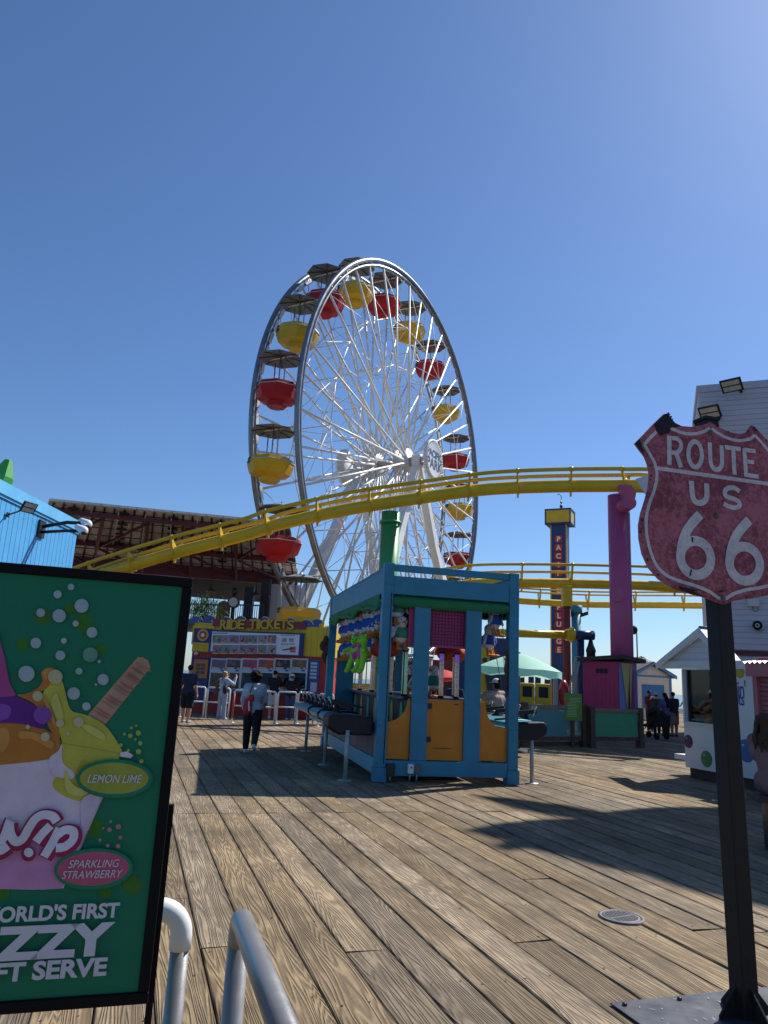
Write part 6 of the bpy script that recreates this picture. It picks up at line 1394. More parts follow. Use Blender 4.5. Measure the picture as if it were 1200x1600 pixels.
pc = G(953, 1570); b = MB(); pts = [pc, pc+PU*1.3, pc+PU*1.3-PV*0.9, pc-PV*0.9]; b.prism([Vector((p.x, p.y, 0.004)) for p in pts], (0, 0, 0.008)); bp_ = b.build('base_plate', platem, sg, world=True, bevel=0.002)
for fu, fv in ((0.06, -0.05), (0.42, -0.05), (0.9, -0.05)):
    p = pc+PU*fu+PV*fv; b = MB(); b.lathe([(0, 0.016), (0.014, 0.014), (0.015, 0.0)], 6, Matrix.Translation((p.x, p.y, 0.010))); b.build('plate_bolt', dark_metal, bp_, world=True)
b = MB(); rnd = random.Random(4); n = 0
for q in range(46):
    u_ = rnd.gauss(0.55, 0.22); v_ = -abs(rnd.gauss(0.16, 0.1)); p = pc+PU*u_+PV*v_
    if u_ < 0.05 or u_ > 1.2: continue
    ang = rnd.uniform(0, 6.3); l = rnd.uniform(0.006, 0.03); d = Vector((cos(ang), sin(ang), 0)); s = d.cross(Z)*rnd.uniform(0.001, 0.004); zz = 0.0126+0.0001*n; n += 1
    b.poly([Vector((p.x, p.y, zz))+d*l, Vector((p.x, p.y, zz))+s, Vector((p.x, p.y, zz))-d*l*0.8, Vector((p.x, p.y, zz))-s*1.2])
b.build('paint_scuffs', C('scuff_pale', (0.32, 0.32, 0.32), 0.7), bp_, world=True)

# ------------------------------------------------------------------ green poster stand at the left
PP = at(262, 1230, 1.62); pu = az(73); pn = Vector((pu.y, -pu.x, 0))
ps = thing('poster_stand', 'black framed green ice cream poster stand close at the left edge', 'poster stand', (PP.x, PP.y, 0), math.atan2(pu.y, pu.x))
PI_ = TM[ps.name].inverted()
def pl_(x, y): q = PI_ @ on(x, y, PP, pn); return Vector((q.x, q.z))
TR = pl_(299, 904); BR = pl_(234, 1565); xr = (TR.x+BR.x)/2; zt_p = TR.y; zb_p = BR.y; xl = pl_(-165, 1200).x; fwid = 0.021
b = MB(); b.box(xl, -0.012, zt_p-fwid, xr, 0.012, zt_p); b.box(xl, -0.012, zb_p, xr, 0.012, zb_p+fwid); b.box(xr-fwid, -0.0118, zb_p+fwid, xr, 0.0118, zt_p-fwid); b.box(xl, -0.0118, zb_p+fwid, xl+fwid, 0.0118, zt_p-fwid)
fr = b.build('frame', C('frame_black', (0.006, 0.006, 0.007), 0.6, spec=0.12), ps, bevel=0.003)
b = MB(); b.box(xl+fwid, -0.004, zb_p+fwid, xr-fwid, 0.004, zt_p-fwid); b.build('poster', C('poster_green', (0.010, 0.165, 0.085), 0.45, var=0.04, spec=0.2), ps)
lg0 = pl_(268, 1260); b = MB(); b.box(lg0.x-0.007, 0.016, 0.0, lg0.x+0.006, 0.032, lg0.y); b.build('leg', C('frame_black', (0, 0, 0)), ps); b = MB(); b.box(xl+0.05, 0.016, 0.0, xl+0.065, 0.032, lg0.y); b.build('leg', C('frame_black', (0, 0, 0)), ps)
b = MB(); b.box(xl+0.03, 0.01, 0.0, lg0.x+0.05, 0.04, 0.01); b.box(lg0.x-0.02, -0.25, 0, lg0.x+0.02, 0.28, 0.0095); b.box(xl+0.035, -0.25, 0, xl+0.075, 0.28, 0.0095); b.build('foot', C('frame_black', (0, 0, 0)), ps)
art = MB(); lv = [0.0]
def ap(pts, s, mi, ox=0.0, oy=970.0, sm=True, dl=0.00018):
    lv[0] += dl; art.cur = mi
    q = smoothp(pts, 4, True) if sm else pts
    art.poly([Vector((p.x, -0.0045-lv[0], p.y)) for p in [pl_(ox+x/s, oy+y/s) for x, y in q]])
def circ(x, y, r, s, mi, oy=970.0, ry=None, rot=0.0):
    lv[0] += 0.00006; art.cur = mi; n = 28; ry = ry or r; pts = []
    for i in range(n):
        a, c = r*cos(2*pi*i/n), ry*sin(2*pi*i/n); pts.append((x+a*cos(rot)-c*sin(rot), y+a*sin(rot)+c*cos(rot)))
    art.poly([Vector((p.x, -0.0045-lv[0], p.y)) for p in [pl_(X/s, oy+Y_/s) for X, Y_ in pts]])
pal = ['green2', 'cupwhite', 'cuppink', 'orange', 'lime', 'purple', 'pinkspoon', 'wafer', 'waferdark', 'bubble', 'bubble2', 'limebub', 'pinkbub', 'oval1', 'oval2', 'glow1', 'magenta', 'logowhite', 'orange2', 'lime2', 'purple2', 'spot', 'limeline', 'glow2', 'wafer2', 'limehi', 'cupshade']
pc_ = dict(limehi=(0.52, 0.50, 0.12), cupshade=(0.52, 0.45, 0.55), wafer2=(0.35, 0.19, 0.13), green2=(0.03, 0.15, 0.02), cupwhite=(0.61, 0.53, 0.61), cuppink=(0.50, 0.23, 0.42), orange=(0.42, 0.17, 0.03), lime=(0.44, 0.42, 0.06), purple=(0.11, 0.02, 0.20), pinkspoon=(0.33, 0.06, 0.22), wafer=(0.42, 0.25, 0.17), waferdark=(0.29, 0.15, 0.10), bubble=(0.30, 0.40, 0.42), bubble2=(0.12, 0.27, 0.20), limebub=(0.30, 0.40, 0.08), pinkbub=(0.40, 0.17, 0.22), oval1=(0.30, 0.33, 0.05), oval2=(0.44, 0.09, 0.16), glow1=(0.019, 0.19, 0.10), magenta=(0.28, 0.02, 0.08), logowhite=(0.62, 0.60, 0.68), orange2=(0.52, 0.25, 0.06), lime2=(0.36, 0.34, 0.04), purple2=(0.20, 0.07, 0.36), spot=(0.04, 0.16, 0.02), limeline=(0.24, 0.22, 0.03), glow2=(0.013, 0.174, 0.091))
am = [C('art_'+n, pc_[n], 0.45, var=0.16, scale=14, spec=0.2) for n in pal]; ix = {n: i for i, n in enumerate(pal)}
S1 = 3.72
for x, y, r in ((270, 375, 50), (520, 415, 60), (145, 545, 40), (630, 580, 35), (440, 320, 35)): circ(x, y, r, 4, ix['spot'], 870)
for x, y, r in ((540, 1200, 60), (770, 1530, 55), (610, 1570, 40), (20, 1580, 40)): circ(x, y, r, S1, ix['spot'])
ap([(505, 555), (800, 212), (830, 212), (862, 232), (875, 272), (612, 602)], S1, ix['wafer'], sm=False)
for q in range(13):
    t_ = (q+0.3*sin(q*2.3))/13.0; x0 = 520+(805-520)*t_; y0 = 545-(545-220)*t_; j_ = 6+5*sin(q*1.7); ap([(x0+4, y0), (x0+30, y0+4+j_), (x0+62, y0+30), (x0+92, y0+52), (x0+60, y0+38+j_), (x0+25, y0+18+j_)], S1, ix['waferdark' if q % 3 else 'wafer2'])
ap([(-300, 800), (300, 800), (360, 880), (430, 890), (600, 990), (610, 1000), (515, 1215), (385, 1520), (370, 1548), (250, 1556), (0, 1550), (-200, 1540), (-230, 1500)], S1, ix['cupwhite'], sm=False)
ap([(-260, 1290), (0, 1290), (250, 1270), (400, 1240), (515, 1215), (392, 1515), (360, 1548), (200, 1557), (0, 1552), (-200, 1540)], S1, ix['cuppink'], sm=False)
ap([(245, 450), (290, 345), (345, 320), (378, 395), (412, 515), (500, 545), (590, 590), (640, 640), (690, 715), (712, 765), (690, 800), (600, 1000), (540, 1045), (450, 1042), (360, 1005), (310, 960), (330, 905), (420, 912), (360, 830), (362, 700), (330, 620), (270, 520)], S1, ix['lime'])
ap([(480, 800), (560, 860), (660, 820), (620, 960), (540, 1000), (430, 960)], S1, ix['lime2'])
ap([(-200, 600), (0, 592), (100, 588), (200, 608), (285, 640), (352, 690), (335, 760), (295, 800), (0, 835), (-200, 840)], S1, ix['orange'])
ap([(-20, 640), (40, 620), (60, 690), (20, 760), (-30, 720)], S1, ix['orange2'])
ap([(105, 432), (150, 425), (210, 398), (250, 352), (243, 300), (285, 270), (330, 290), (305, 345), (280, 385), (230, 425), (260, 480), (320, 560), (352, 680), (300, 640), (262, 560), (200, 480)], S1, ix['orange'])
ap([(252, 300), (285, 278), (318, 295), (290, 320), (268, 345)], S1, ix['orange2'])
ap([(290, 800), (340, 755), (362, 715), (368, 820), (432, 880), (420, 914), (312, 892)], S1, ix['cupwhite'])
ap([(-150, 60), (-10, 60), (30, 210), (60, 360), (95, 430), (60, 470), (-150, 480)], S1, ix['pinkspoon'], sm=False)
ap([(-100, 470), (50, 440), (100, 440), (150, 462), (215, 495), (255, 545), (266, 590), (248, 627), (150, 600), (0, 592), (-120, 598)], S1, ix['purple'])
ap([(-60, 500), (20, 480), (70, 510), (40, 570), (-60, 575)], S1, ix['purple2'])
ap([(300, 470), (330, 420), (352, 470), (372, 560), (350, 600), (322, 540)], S1, ix['limehi']); ap([(470, 600), (540, 610), (610, 660), (600, 690), (520, 650)], S1, ix['limehi']); ap([(380, 860), (430, 950), (520, 985), (470, 1015), (390, 985)], S1, ix['limehi'])
ap([(120, 640), (220, 650), (310, 700), (300, 740), (200, 690), (120, 680)], S1, ix['orange2']); ap([(255, 430), (300, 510), (335, 620), (318, 610), (280, 530)], S1, ix['orange2'])
ap([(480, 1030), (590, 1010), (520, 1180), (430, 1400), (400, 1390), (470, 1200)], S1, ix['cupshade'])
lv[0] += 0.0004
art.cur = ix['limeline']; P3 = lambda a, z, l: Vector((a, -0.0045-l, z)); lv[0] += 0.0002
art.ribbon([pl_(x/S1, 970+y/S1) for x, y in ((362, 708), (450, 722), (580, 745), (700, 770))], 0.0007, P3, False, lv[0])
ap([(700, 762), (740, 755), (775, 778), (760, 795), (700, 785)], S1, ix['cupwhite'], sm=False)
for x, y, r in ((447, 192, 20), (364, 238, 25), (513, 309, 43), (374, 371, 41), (259, 352, 27), (476, 419, 19), (577, 474, 33), (229, 540, 33), (403, 526, 18), (381, 617, 30), (622, 654, 10), (497, 715, 21), (171, 731, 50), (646, 766, 35), (464, 853, 39), (543, 933, 26), (602, 797, 8)): circ(x, y, r, 4, ix['bubble'], 870)
circ(567, 613, 46, 4, ix['bubble2'], 870)
art_b = [(350, 750, 45), (240, 870, 32), (379, 1038, 25), (494, 1031, 32), (428, 1102, 13), (288, 1122, 28), (180, 1060, 14)]
for x, y, r in art_b: circ(x, y, r, 4, ix['oval1' if False else 'glow2'] if False else len(pal), 870)
circ(270, 988, 55, 4, ix['purple2'], 870); 
am.append(C('art_palebub', (0.46, 0.42, 0.24), 0.4)); 
for x, y, r in ((865, 1098, 16), (815, 1115, 14), (779, 1104, 9), (821, 1066, 9), (877, 1161, 13), (866, 1213, 16), (803, 1205, 9), (884, 1273, 13), (757, 1172, 11), (851, 1052, 7), (847, 1137, 7)): circ(x, y, r, 4, ix['limebub'], 870)
for x, y, r in ((690, 1188, 15), (638, 1206, 13), (645, 1158, 8), (700, 1250, 11), (583, 1265, 9), (628, 1297, 10), (688, 1300, 13), (603, 1197, 6), (555, 1330, 14)): circ(x, y, r, S1, ix['pinkbub'])
for gi in range(5): circ(668, 912, 222-5*gi, S1, ix['glow2' if gi < 2 else 'glow1'], ry=113-5*gi)
circ(665, 910, 198, S1, ix['oval1'], ry=90)
for gi in range(5): circ(547, 1432, 228-5*gi, S1, ix['glow2' if gi < 2 else 'glow1'], ry=120-5*gi, rot=-0.06)
circ(545, 1430, 206, S1, ix['oval2'], ry=96, rot=-0.06)
# brand script on the cup
def logo(path, w, mi, k=5, closed=False):
    lv[0] += 0.00015; art.cur = mi; art.ribbon([pl_(x/S1, 970+y/S1) for x, y in smoothp(path, k)], w/S1/1140*1.62, P3, closed, lv[0])
LS = [[(-60, 1150), (-40, 1230), (-10, 1275), (30, 1250), (62, 1165), (70, 1150)], [(62, 1165), (70, 1230), (100, 1272), (140, 1255), (178, 1190), (215, 1140), (262, 1118), (312, 1128), (335, 1160)], [(300, 1180), (255, 1225), (215, 1275)], [(352, 1195), (310, 1280), (262, 1360)], [(338, 1235), (385, 1205), (430, 1215), (428, 1260), (385, 1300), (330, 1310)], [(-30, 1335), (20, 1320), (55, 1295)]]
for p in LS: logo([(x+4, y+9) for x, y in p], 74, ix['magenta'])
circ(172, 1345, 42, S1, ix['magenta'])
for p in LS: logo(p, 42, ix['logowhite'])
circ(174, 1335, 27, S1, ix['logowhite'])
lv[0] += 0.0003
def ptext(s, xl_, yt, xr_, yb, m, bold, shear=0.0, name='lettering'):
    a = pl_(xl_, yt); c = pl_(xr_, yb); a2 = pl_(xr_, yt); me = text_mesh(s, 1.0, bold=bold, shear=shear); xs = [v.co.x for v in me.vertices]; ys = [v.co.y for v in me.vertices]
    x0_ = pl_(xl_, (yt+yb)/2).x; x1_ = pl_(xr_, (yt+yb)/2).x; sx = (x1_-x0_)/(max(xs)-min(xs)); sy = (a2.y-c.y)/(max(ys)-min(ys))
    lv[0] += 0.0002; M = Matrix(((sx, 0, 0, x0_-min(xs)*sx), (0, 0, -1, -0.0045-lv[0]), (0, sy, 0, c.y-min(ys)*sy), (0, 0, 0, 1))); art.cur = m; art.merge(me, M)
am.append(C('art_text', (0.55, 0.55, 0.60), 0.4)); TXT = len(am)-1
ptext("WORLD'S FIRST", -34, 1405, 187, 1429.5, TXT, 0.035); ptext('FIZZY', -62, 1436, 178, 1487, TXT, 0.05); ptext('SOFT SERVE', -64, 1490, 168, 1519, TXT, 0.04)
ptext('LEMON LIME', 138, 1209, 222, 1221.5, TXT, 0.004, 0.22); ptext('SPARKLING', 109, 1339, 187, 1351, TXT, 0.002, 0.22); ptext('STRAWBERRY', 99, 1355, 192, 1367, TXT, 0.002, 0.22)
art.build('printed_artwork', am, ps)

# ------------------------------------------------------------------ two pipe handrails
pipem = C('rail_aluminium', (0.27, 0.265, 0.26), 0.36, metal=0.5, var=0.06, scale=9, bump=0.04, bscale=300); fitm = C('rail_fitting_white', (0.70, 0.70, 0.70), 0.35, var=0.05)
def arcp(p, d1, d2, r, n=8):
    "quarter bend at corner p from direction d1 (incoming) to d2 (outgoing)"
    c = p - d1*r + d2*r; return [c - d2*r*cos(pi/2*i/n) + d1*r*sin(pi/2*i/n) for i in range(n+1)]
e1 = at(287, 1420, 1.88); zr1 = e1.z
t = thing('handrail', 'white elbowed aluminium pipe handrail tucked behind the poster stand', 'handrail', (e1.x, e1.y, 0))
base = Vector((e1.x, e1.y, 0)); dl = -az(78)
b = MB(); b.tube([base, Vector((e1.x, e1.y, zr1-0.075))], 0.0215, 18); b.build('post', pipem, t, world=True)
b = MB(); cor = Vector((e1.x, e1.y, zr1)); pts = [cor-Z*0.085] + arcp(cor, Z, dl, 0.055) + [cor+dl*0.075]; b.tube(pts, 0.0252, 18); b.build('elbow', fitm, t, world=True)
b = MB(); b.tube([cor+dl*0.07, cor+dl*1.3], 0.0215, 18); b.tube([cor+dl*1.25, Vector(((cor+dl*1.25).x, (cor+dl*1.25).y, 0))], 0.0215, 18); b.build('top_pipe', pipem, t, world=True)
b = MB(); b.lathe([(0, 0.012), (0.06, 0.012), (0.065, 0)], 20, Matrix.Translation(base)); b.build('base_flange', pipem, t, world=True)
e2 = at(376, 1432, 1.80); zr2 = e2.z; nearp = G(455, 1640, zr2)
t = thing('handrail', 'bare aluminium pipe handrail running towards the viewer at the lower left', 'handrail', (e2.x, e2.y, 0))
cor = Vector((e2.x, e2.y, zr2)); dn_ = (nearp-cor); dn_.z = 0; ln = dn_.length; dn_.normalize()
pe = cor - Z*0.05
b = MB(); b.tube([Vector((e2.x, e2.y, 0)), cor-Z*0.035], 0.0235, 18); b.build('post', pipem, t, world=True)
b = MB(); pts = [cor-Z*0.06] + arcp(cor, Z, dn_, 0.035) + [cor+dn_*0.5*ln, cor+dn_*(ln+0.5)]; b.tube(pts, 0.024, 20); b.tube([cor+dn_*(ln+0.45), Vector(((cor+dn_*(ln+0.45)).x, (cor+dn_*(ln+0.45)).y, 0))], 0.026, 18); b.build('top_pipe', pipem, t, world=True)
b = MB(); b.lathe([(0, 0.012), (0.06, 0.012), (0.065, 0)], 20, Matrix.Translation((e2.x, e2.y, 0))); b.build('base_flange', pipem, t, world=True)
# ------------------------------------------------------------------ people
skinA = C('skin_light', (0.48, 0.27, 0.18), 0.55, var=0.06); skinB = C('skin_tan', (0.30, 0.15, 0.09), 0.55, var=0.06); skinC = C('skin_brown', (0.16, 0.075, 0.045), 0.55, var=0.06)
def cloth(n, c, r=0.9): return C('cloth_'+n, c, r, var=0.18, scale=9, bump=0.35, bscale=30)
hairK = C('hair_black', (0.010, 0.008, 0.007), 0.8, spec=0.12, var=0.4, scale=30); hairB = C('hair_brown', (0.055, 0.03, 0.018), 0.7, spec=0.2, var=0.5, scale=30); hairY = C('hair_blond', (0.30, 0.17, 0.07), 0.6, var=0.4, scale=30)
def person(label, pos, face_az, H, top, bottom, skin=skinA, hair=hairK, hair_style='short', sleeve='short', legs='long', hipL=0, hipR=0, kneeL=0, kneeR=0, armL=(5, 8, 15), armR=(5, 8, 15), lean=0, head_tilt=0, head_turn=0, shoe=None, cap=None, bulk=1.0, seat=False, female=False, vox=0.015, fingers=True):
    t = thing('person', label, 'person', pos, -R(face_az)); s = H; k = bulk
    lr = Matrix.Rotation(-R(lean), 3, 'X')
    hipz = 0.52*s; hip = Vector((0, 0, hipz))
    def up(v): return hip + lr @ (Vector(v)-hip)
    J = {}
    lowest = 0
    for sd, hf, kf in ((-1, hipL, kneeL), (1, hipR, kneeR)):
        h = Vector((sd*0.052*s*(1+0.3*(k-1)), 0, hipz)); d1 = Vector((0.03*sd, sin(R(hf)), -cos(R(hf)))); kn = h + d1*0.245*s
        a2 = hf-kf; d2 = Vector((0.0, sin(R(a2)), -cos(R(a2)))); an = kn + d2*0.235*s
        J[sd] = (h, kn, an, a2)
    dz = 0 if seat else -min(J[-1][2].z, J[1][2].z) + 0.042*s
    off = Vector((0, 0, dz)); hip += off; J = {q: (v[0]+off, v[1]+off, v[2]+off, v[3]) for q, v in J.items()}
    def U(x, y, z): return hip + lr @ Vector((x*s, y*s, z*s))
    pel = U(0, 0, 0.01); waist = U(0, 0.0, 0.095); chest = U(0, 0.008, 0.20); shc = U(0, 0, 0.285); neck = U(0, 0.0, 0.325)
    hd = U(0, 0.014+0.02*head_tilt/20, 0.405)
    sw = (0.098 if female else 0.112)*s
    SH, EL, WR_, HD = {}, {}, {}, {}
    for sd, A in ((-1, armL), (1, armR)):
        sh = shc + lr @ Vector((sd*sw, 0, 0.0)); f_, ab, el = A[:3]; inw = A[3] if len(A) > 3 else 0
        Rm = lr @ Matrix.Rotation(R(f_), 3, 'X') ; d = Rm @ (Matrix.Rotation(-R(ab)*sd, 3, 'Y') @ Vector((0, 0, -1)))
        e = sh + d*0.172*s
        d2 = Rm @ (Matrix.Rotation(-R(ab-inw)*sd, 3, 'Y') @ (Matrix.Rotation(R(el), 3, 'X') @ Vector((0, 0, -1))))
        w = e + d2*0.15*s; SH[sd], EL[sd], WR_[sd], HD[sd] = sh, e, w, d2.normalized()
    # continuous body
    b = MB()
    b.ell(hd+Vector((0, 0, 0.008*s)), 0.042*s, 0.053*s, 0.062*s); b.ell(hd+Vector((0, 0.02*s, -0.03*s)), 0.032*s, 0.034*s, 0.035*s); b.ell(hd+Vector((0, 0.056*s, -0.008*s)), 0.009*s, 0.012*s, 0.014*s, 8, 6)
    for sd in (-1, 1): b.ell(hd+Vector((sd*0.043*s, -0.002*s, -0.004*s)), 0.007*s, 0.013*s, 0.018*s, 8, 6)
    b.capsule(neck-Vector((0, 0, 0.03*s)), hd-Vector((0, 0, 0.03*s)), 0.033*s, 0.030*s)
    wr = (0.062 if female else 0.072)*s*k
    b.capsule(U(-0.035, 0, 0.01), U(0.035, 0, 0.01), 0.068*s*k, 0.068*s*k); b.capsule(pel, waist, 0.075*s*k, wr); b.capsule(waist, chest, wr, 0.082*s*k); b.capsule(U(-0.05, 0, 0.21), U(0.05, 0, 0.21), 0.066*s*k, 0.066*s*k); b.capsule(SH[-1], SH[1], 0.036*s, 0.036*s); b.capsule(chest, neck, 0.06*s, 0.036*s)
    for sd in (-1, 1):
        h, kn, an, a2 = J[sd]
        b.capsule(h, kn, 0.056*s*k, 0.036*s*k); b.capsule(kn, kn.lerp(an, 0.35), 0.036*s*k, 0.036*s*k); b.capsule(kn.lerp(an, 0.35), an, 0.036*s*k, 0.023*s)
        toe = Vector((sd*0.1, cos(R(a2*0.7)), sin(R(a2*0.7)))).normalized(); b.capsule(an-Z*0.018*s, an+toe*0.085*s-Z*0.024*s, 0.021*s, 0.016*s)
        b.capsule(SH[sd], EL[sd], 0.034*s, 0.025*s); b.capsule(EL[sd], WR_[sd], 0.025*s, 0.017*s)
    body = blob(b, vox, 5)
    # hands: palm, four unequal bent fingers and a thumb, rooted in the wrist
    hb = MB()
    for sd in (-1, 1):
        d = HD[sd]; sx = lr @ Vector((0, 1, 0)); sx = (sx - d*sx.dot(d)); sx = sx.normalized() if sx.length > 0.05 else d.orthogonal().normalized(); nn = d.cross(sx).normalized()
        if nn.x*sd > 0: nn = -nn
        Mx = Matrix((sx, nn, d)).transposed(); w = WR_[sd]; pc2 = w + d*0.026*s
        hb.ell(pc2, 0.024*s, 0.011*s, 0.032*s, 10, 8, Mx)
        for i, (o_, ln_) in enumerate(((0.017, 0.036), (0.006, 0.042), (-0.006, 0.039), (-0.017, 0.030))):
            r0 = pc2 + d*0.024*s + sx*o_*s; m1 = r0 + (d*0.85+nn*0.35).normalized()*ln_*0.5*s; e1_ = m1 + (d*0.5+nn*0.8).normalized()*ln_*0.5*s
            hb.tube([r0-d*0.012*s, r0, m1, e1_], [0.0054*s, 0.0052*s, 0.0048*s, 0.0036*s], 7)
        r0 = pc2 - d*0.012*s + sx*0.02*s; m1 = r0 + (d*0.5+sx*0.75).normalized()*0.024*s; e1_ = m1 + (d*0.8+sx*0.25+nn*0.3).normalized()*0.02*s; hb.tube([r0-sx*0.01*s, r0, m1, e1_], [0.0065*s, 0.0065*s, 0.006*s, 0.0045*s], 7)
    bm = bmesh.new(); bm.from_mesh(body)
    vs = [bm.verts.new(v) for v in hb.v]
    for f in hb.f:
        try: nf = bm.faces.new([vs[i] for i in f]); nf.smooth = True
        except ValueError: pass
    bm.to_mesh(body); bm.free(); link_mesh('body', body, skin, t)
    # shirt
    g = 0.010*s; b = MB()
    b.capsule(U(-0.036, 0, 0.02), U(0.036, 0, 0.02), 0.070*s*k+g, 0.070*s*k+g); b.capsule(U(0, 0, 0.01), waist, 0.076*s*k+g, wr+g*1.3); b.capsule(waist, chest, wr+g*1.3, 0.083*s*k+g); b.capsule(U(-0.05, 0, 0.21), U(0.05, 0, 0.21), 0.067*s*k+g, 0.067*s*k+g); b.capsule(SH[-1], SH[1], 0.036*s+g, 0.036*s+g); b.capsule(chest, U(0, -0.004, 0.30), 0.062*s+g, 0.036*s+g*0.6)
    for sd in (-1, 1):
        if sleeve == 'long': b.capsule(SH[sd], EL[sd], 0.036*s+g, 0.029*s+g); b.capsule(EL[sd], EL[sd].lerp(WR_[sd], 0.92), 0.029*s+g, 0.020*s+g)
        elif sleeve == 'short': b.capsule(SH[sd], SH[sd].lerp(EL[sd], 0.72), 0.037*s+g, 0.033*s+g)
    link_mesh('shirt', blob(b, vox, 4), top, t)
    # trousers or shorts or skirt
    g = 0.009*s; b = MB(); b.capsule(U(-0.036, 0, 0.0), U(0.036, 0, 0.0), 0.069*s*k+g, 0.069*s*k+g); b.capsule(pel, U(0, 0, 0.06), 0.075*s*k+g*0.6, 0.070*s*k+g*0.4)
    for sd in (-1, 1):
        h, kn, an, a2 = J[sd]
        if legs == 'long': b.capsule(h, kn, 0.058*s*k+g, 0.040*s*k+g); b.capsule(kn, kn.lerp(an, 0.93), 0.040*s*k+g, 0.030*s+g)
        elif legs == 'flared': b.capsule(h, kn, 0.058*s*k+g, 0.039*s*k+g); b.capsule(kn, kn.lerp(an, 0.96), 0.039*s*k+g, 0.046*s+g)
        else: b.capsule(h, h.lerp(kn, 0.92), 0.060*s*k+g, 0.050*s*k+g)
    link_mesh('shorts' if legs == 'short' else 'trousers', blob(b, vox, 4), bottom, t)
    for sd in (-1, 1):
        h, kn, an, a2 = J[sd]; toe = Vector((sd*0.1, cos(R(a2*0.7)), sin(R(a2*0.7)))).normalized(); dn2 = toe.cross(Vector((1, 0, 0))).normalized(); dn2 = dn2 if dn2.z < 0 else -dn2
        b = MB(); b.capsule(an+dn2*0.022*s-toe*0.015*s, an+toe*0.09*s+dn2*0.026*s, 0.027*s, 0.021*s); b.ell(an+toe*0.04*s+dn2*0.02*s, 0.026*s, 0.06*s, 0.02*s)
        b.capsule(an+Z*0.004*s, an+dn2*0.02*s, 0.026*s, 0.027*s)
        me = blob(b, 0.012, 3); link_mesh('shoe', me, shoe or C('shoe_grey', (0.3, 0.3, 0.3), 0.6), t)
    # hair
    b = MB(); o = hd + Vector((0, -0.010*s, 0.020*s)); rnd = random.Random(len(label))
    if hair_style == 'curly':
        b.ell(o+Vector((0, -0.01*s, -0.004*s)), 0.068*s, 0.070*s, 0.068*s)
        for q in range(90):
            v = Vector((rnd.gauss(0, 1), rnd.gauss(-0.35, 1), rnd.gauss(0.15, 1))).normalized()
            if v.y > 0.55 and v.z < 0.5: continue
            b.ell(o+Vector((v.x*0.068*s, v.y*0.068*s-0.008*s, v.z*0.070*s-0.010*s)), 0.017*s, 0.017*s, 0.017*s, 7, 5)
    else:
        b.ell(o, 0.0475*s, 0.056*s, 0.054*s)
        if hair_style in ('long', 'bun'): b.ell(o+Vector((0, -0.014*s, -0.03*s)), 0.046*s, 0.040*s, 0.05*s)
        if hair_style == 'bun': b.ell(o+Vector((0, -0.055*s, 0.03*s)), 0.024*s, 0.024*s, 0.024*s)
        if hair_style == 'long':
            for q in range(9):
                x = (q-4)*0.0085*s; wv_ = rnd.uniform(-0.01, 0.01)*s
                b.tube([o+Vector((x*0.8, -0.035*s, 0.0)), o+Vector((x*1.1, -0.052*s, -0.06*s)), U(x/s*1.25+wv_/s, -0.085, 0.26), U(x/s*1.35-wv_/s, -0.095, 0.17), U(x/s*1.1, -0.09, 0.10+rnd.uniform(0, 0.04))], [0.014*s, 0.013*s, 0.012*s, 0.010*s, 0.003*s], 8)
    if hair_style == 'wavy':
        b.ell(o+Vector((0, -0.014*s, -0.03*s)), 0.045*s, 0.040*s, 0.05*s)
        for q in range(34):
            a = rnd.uniform(-1.9, 1.9); x = sin(a)*0.047*s; y = -cos(a)*0.050*s; L0 = rnd.uniform(0.15, 0.235)*s; ph = rnd.uniform(0, 6.3); pts_ = []
            for j in range(8):
                u_ = j/7; spread = 1+0.55*u_; wv_ = 0.010*s*u_*sin(ph+u_*9)
                pts_.append(o+Vector((x*spread+wv_, y*spread-0.012*s*u_+wv_*0.6, 0.03*s-L0*u_-0.03*s*u_*u_)))
            r0 = rnd.uniform(0.006, 0.0095)*s; b.tube(pts_, [r0*1.1, r0*1.1, r0, r0, r0*0.9, r0*0.8, r0*0.6, r0*0.2], 6)
    link_mesh('hair', blob(b, 0.0075 if hair_style == 'wavy' else 0.012, 1 if hair_style == 'wavy' else 2), hair, t)
    if cap is not None:
        b = MB(); b.ell(hd+Vector((0, -0.006*s, 0.030*s)), 0.051*s, 0.060*s, 0.050*s); b.v = [Vector((v.x, v.y, max(v.z, (hd.z+0.022*s)))) for v in b.v]
        b.prism([hd+Vector((x*s, y*s, 0.028*s)) for x, y in ((-0.042, 0.035), (-0.036, 0.085), (0, 0.105), (0.036, 0.085), (0.042, 0.035))], (0, 0.003*s, -0.006*s)); b.build('cap', cap, t)
    b = MB()
    for sd in (-1, 1): b.ell(hd+Vector((sd*0.017*s, 0.0495*s, 0.004*s)), 0.007*s, 0.004*s, 0.0045*s, 8, 6)
    b.build('eyes', C('eye_dark', (0.02, 0.015, 0.012), 0.2), t)
    b = MB(); b.ell(hd+Vector((0, 0.052*s, -0.031*s)), 0.013*s, 0.004*s, 0.004*s, 10, 6); b.build('mouth', C('lip', (0.25, 0.08, 0.07), 0.5), t)
    return t, U, J, SH, EL, WR_
def gpos(x, y): p = G(x, y); return Vector((p.x, p.y, 0))
black_cloth = cloth('black', (0.012, 0.012, 0.014)); navy_cloth = cloth('navy', (0.022, 0.03, 0.065)); grey_knit = cloth('greyblue_knit', (0.36, 0.40, 0.46)); pale_denim = cloth('pale_denim', (0.30, 0.36, 0.46)); sky_cloth = cloth('pale_blue', (0.36, 0.42, 0.52))
white_shoe = C('shoe_white', (0.6, 0.6, 0.6), 0.6)
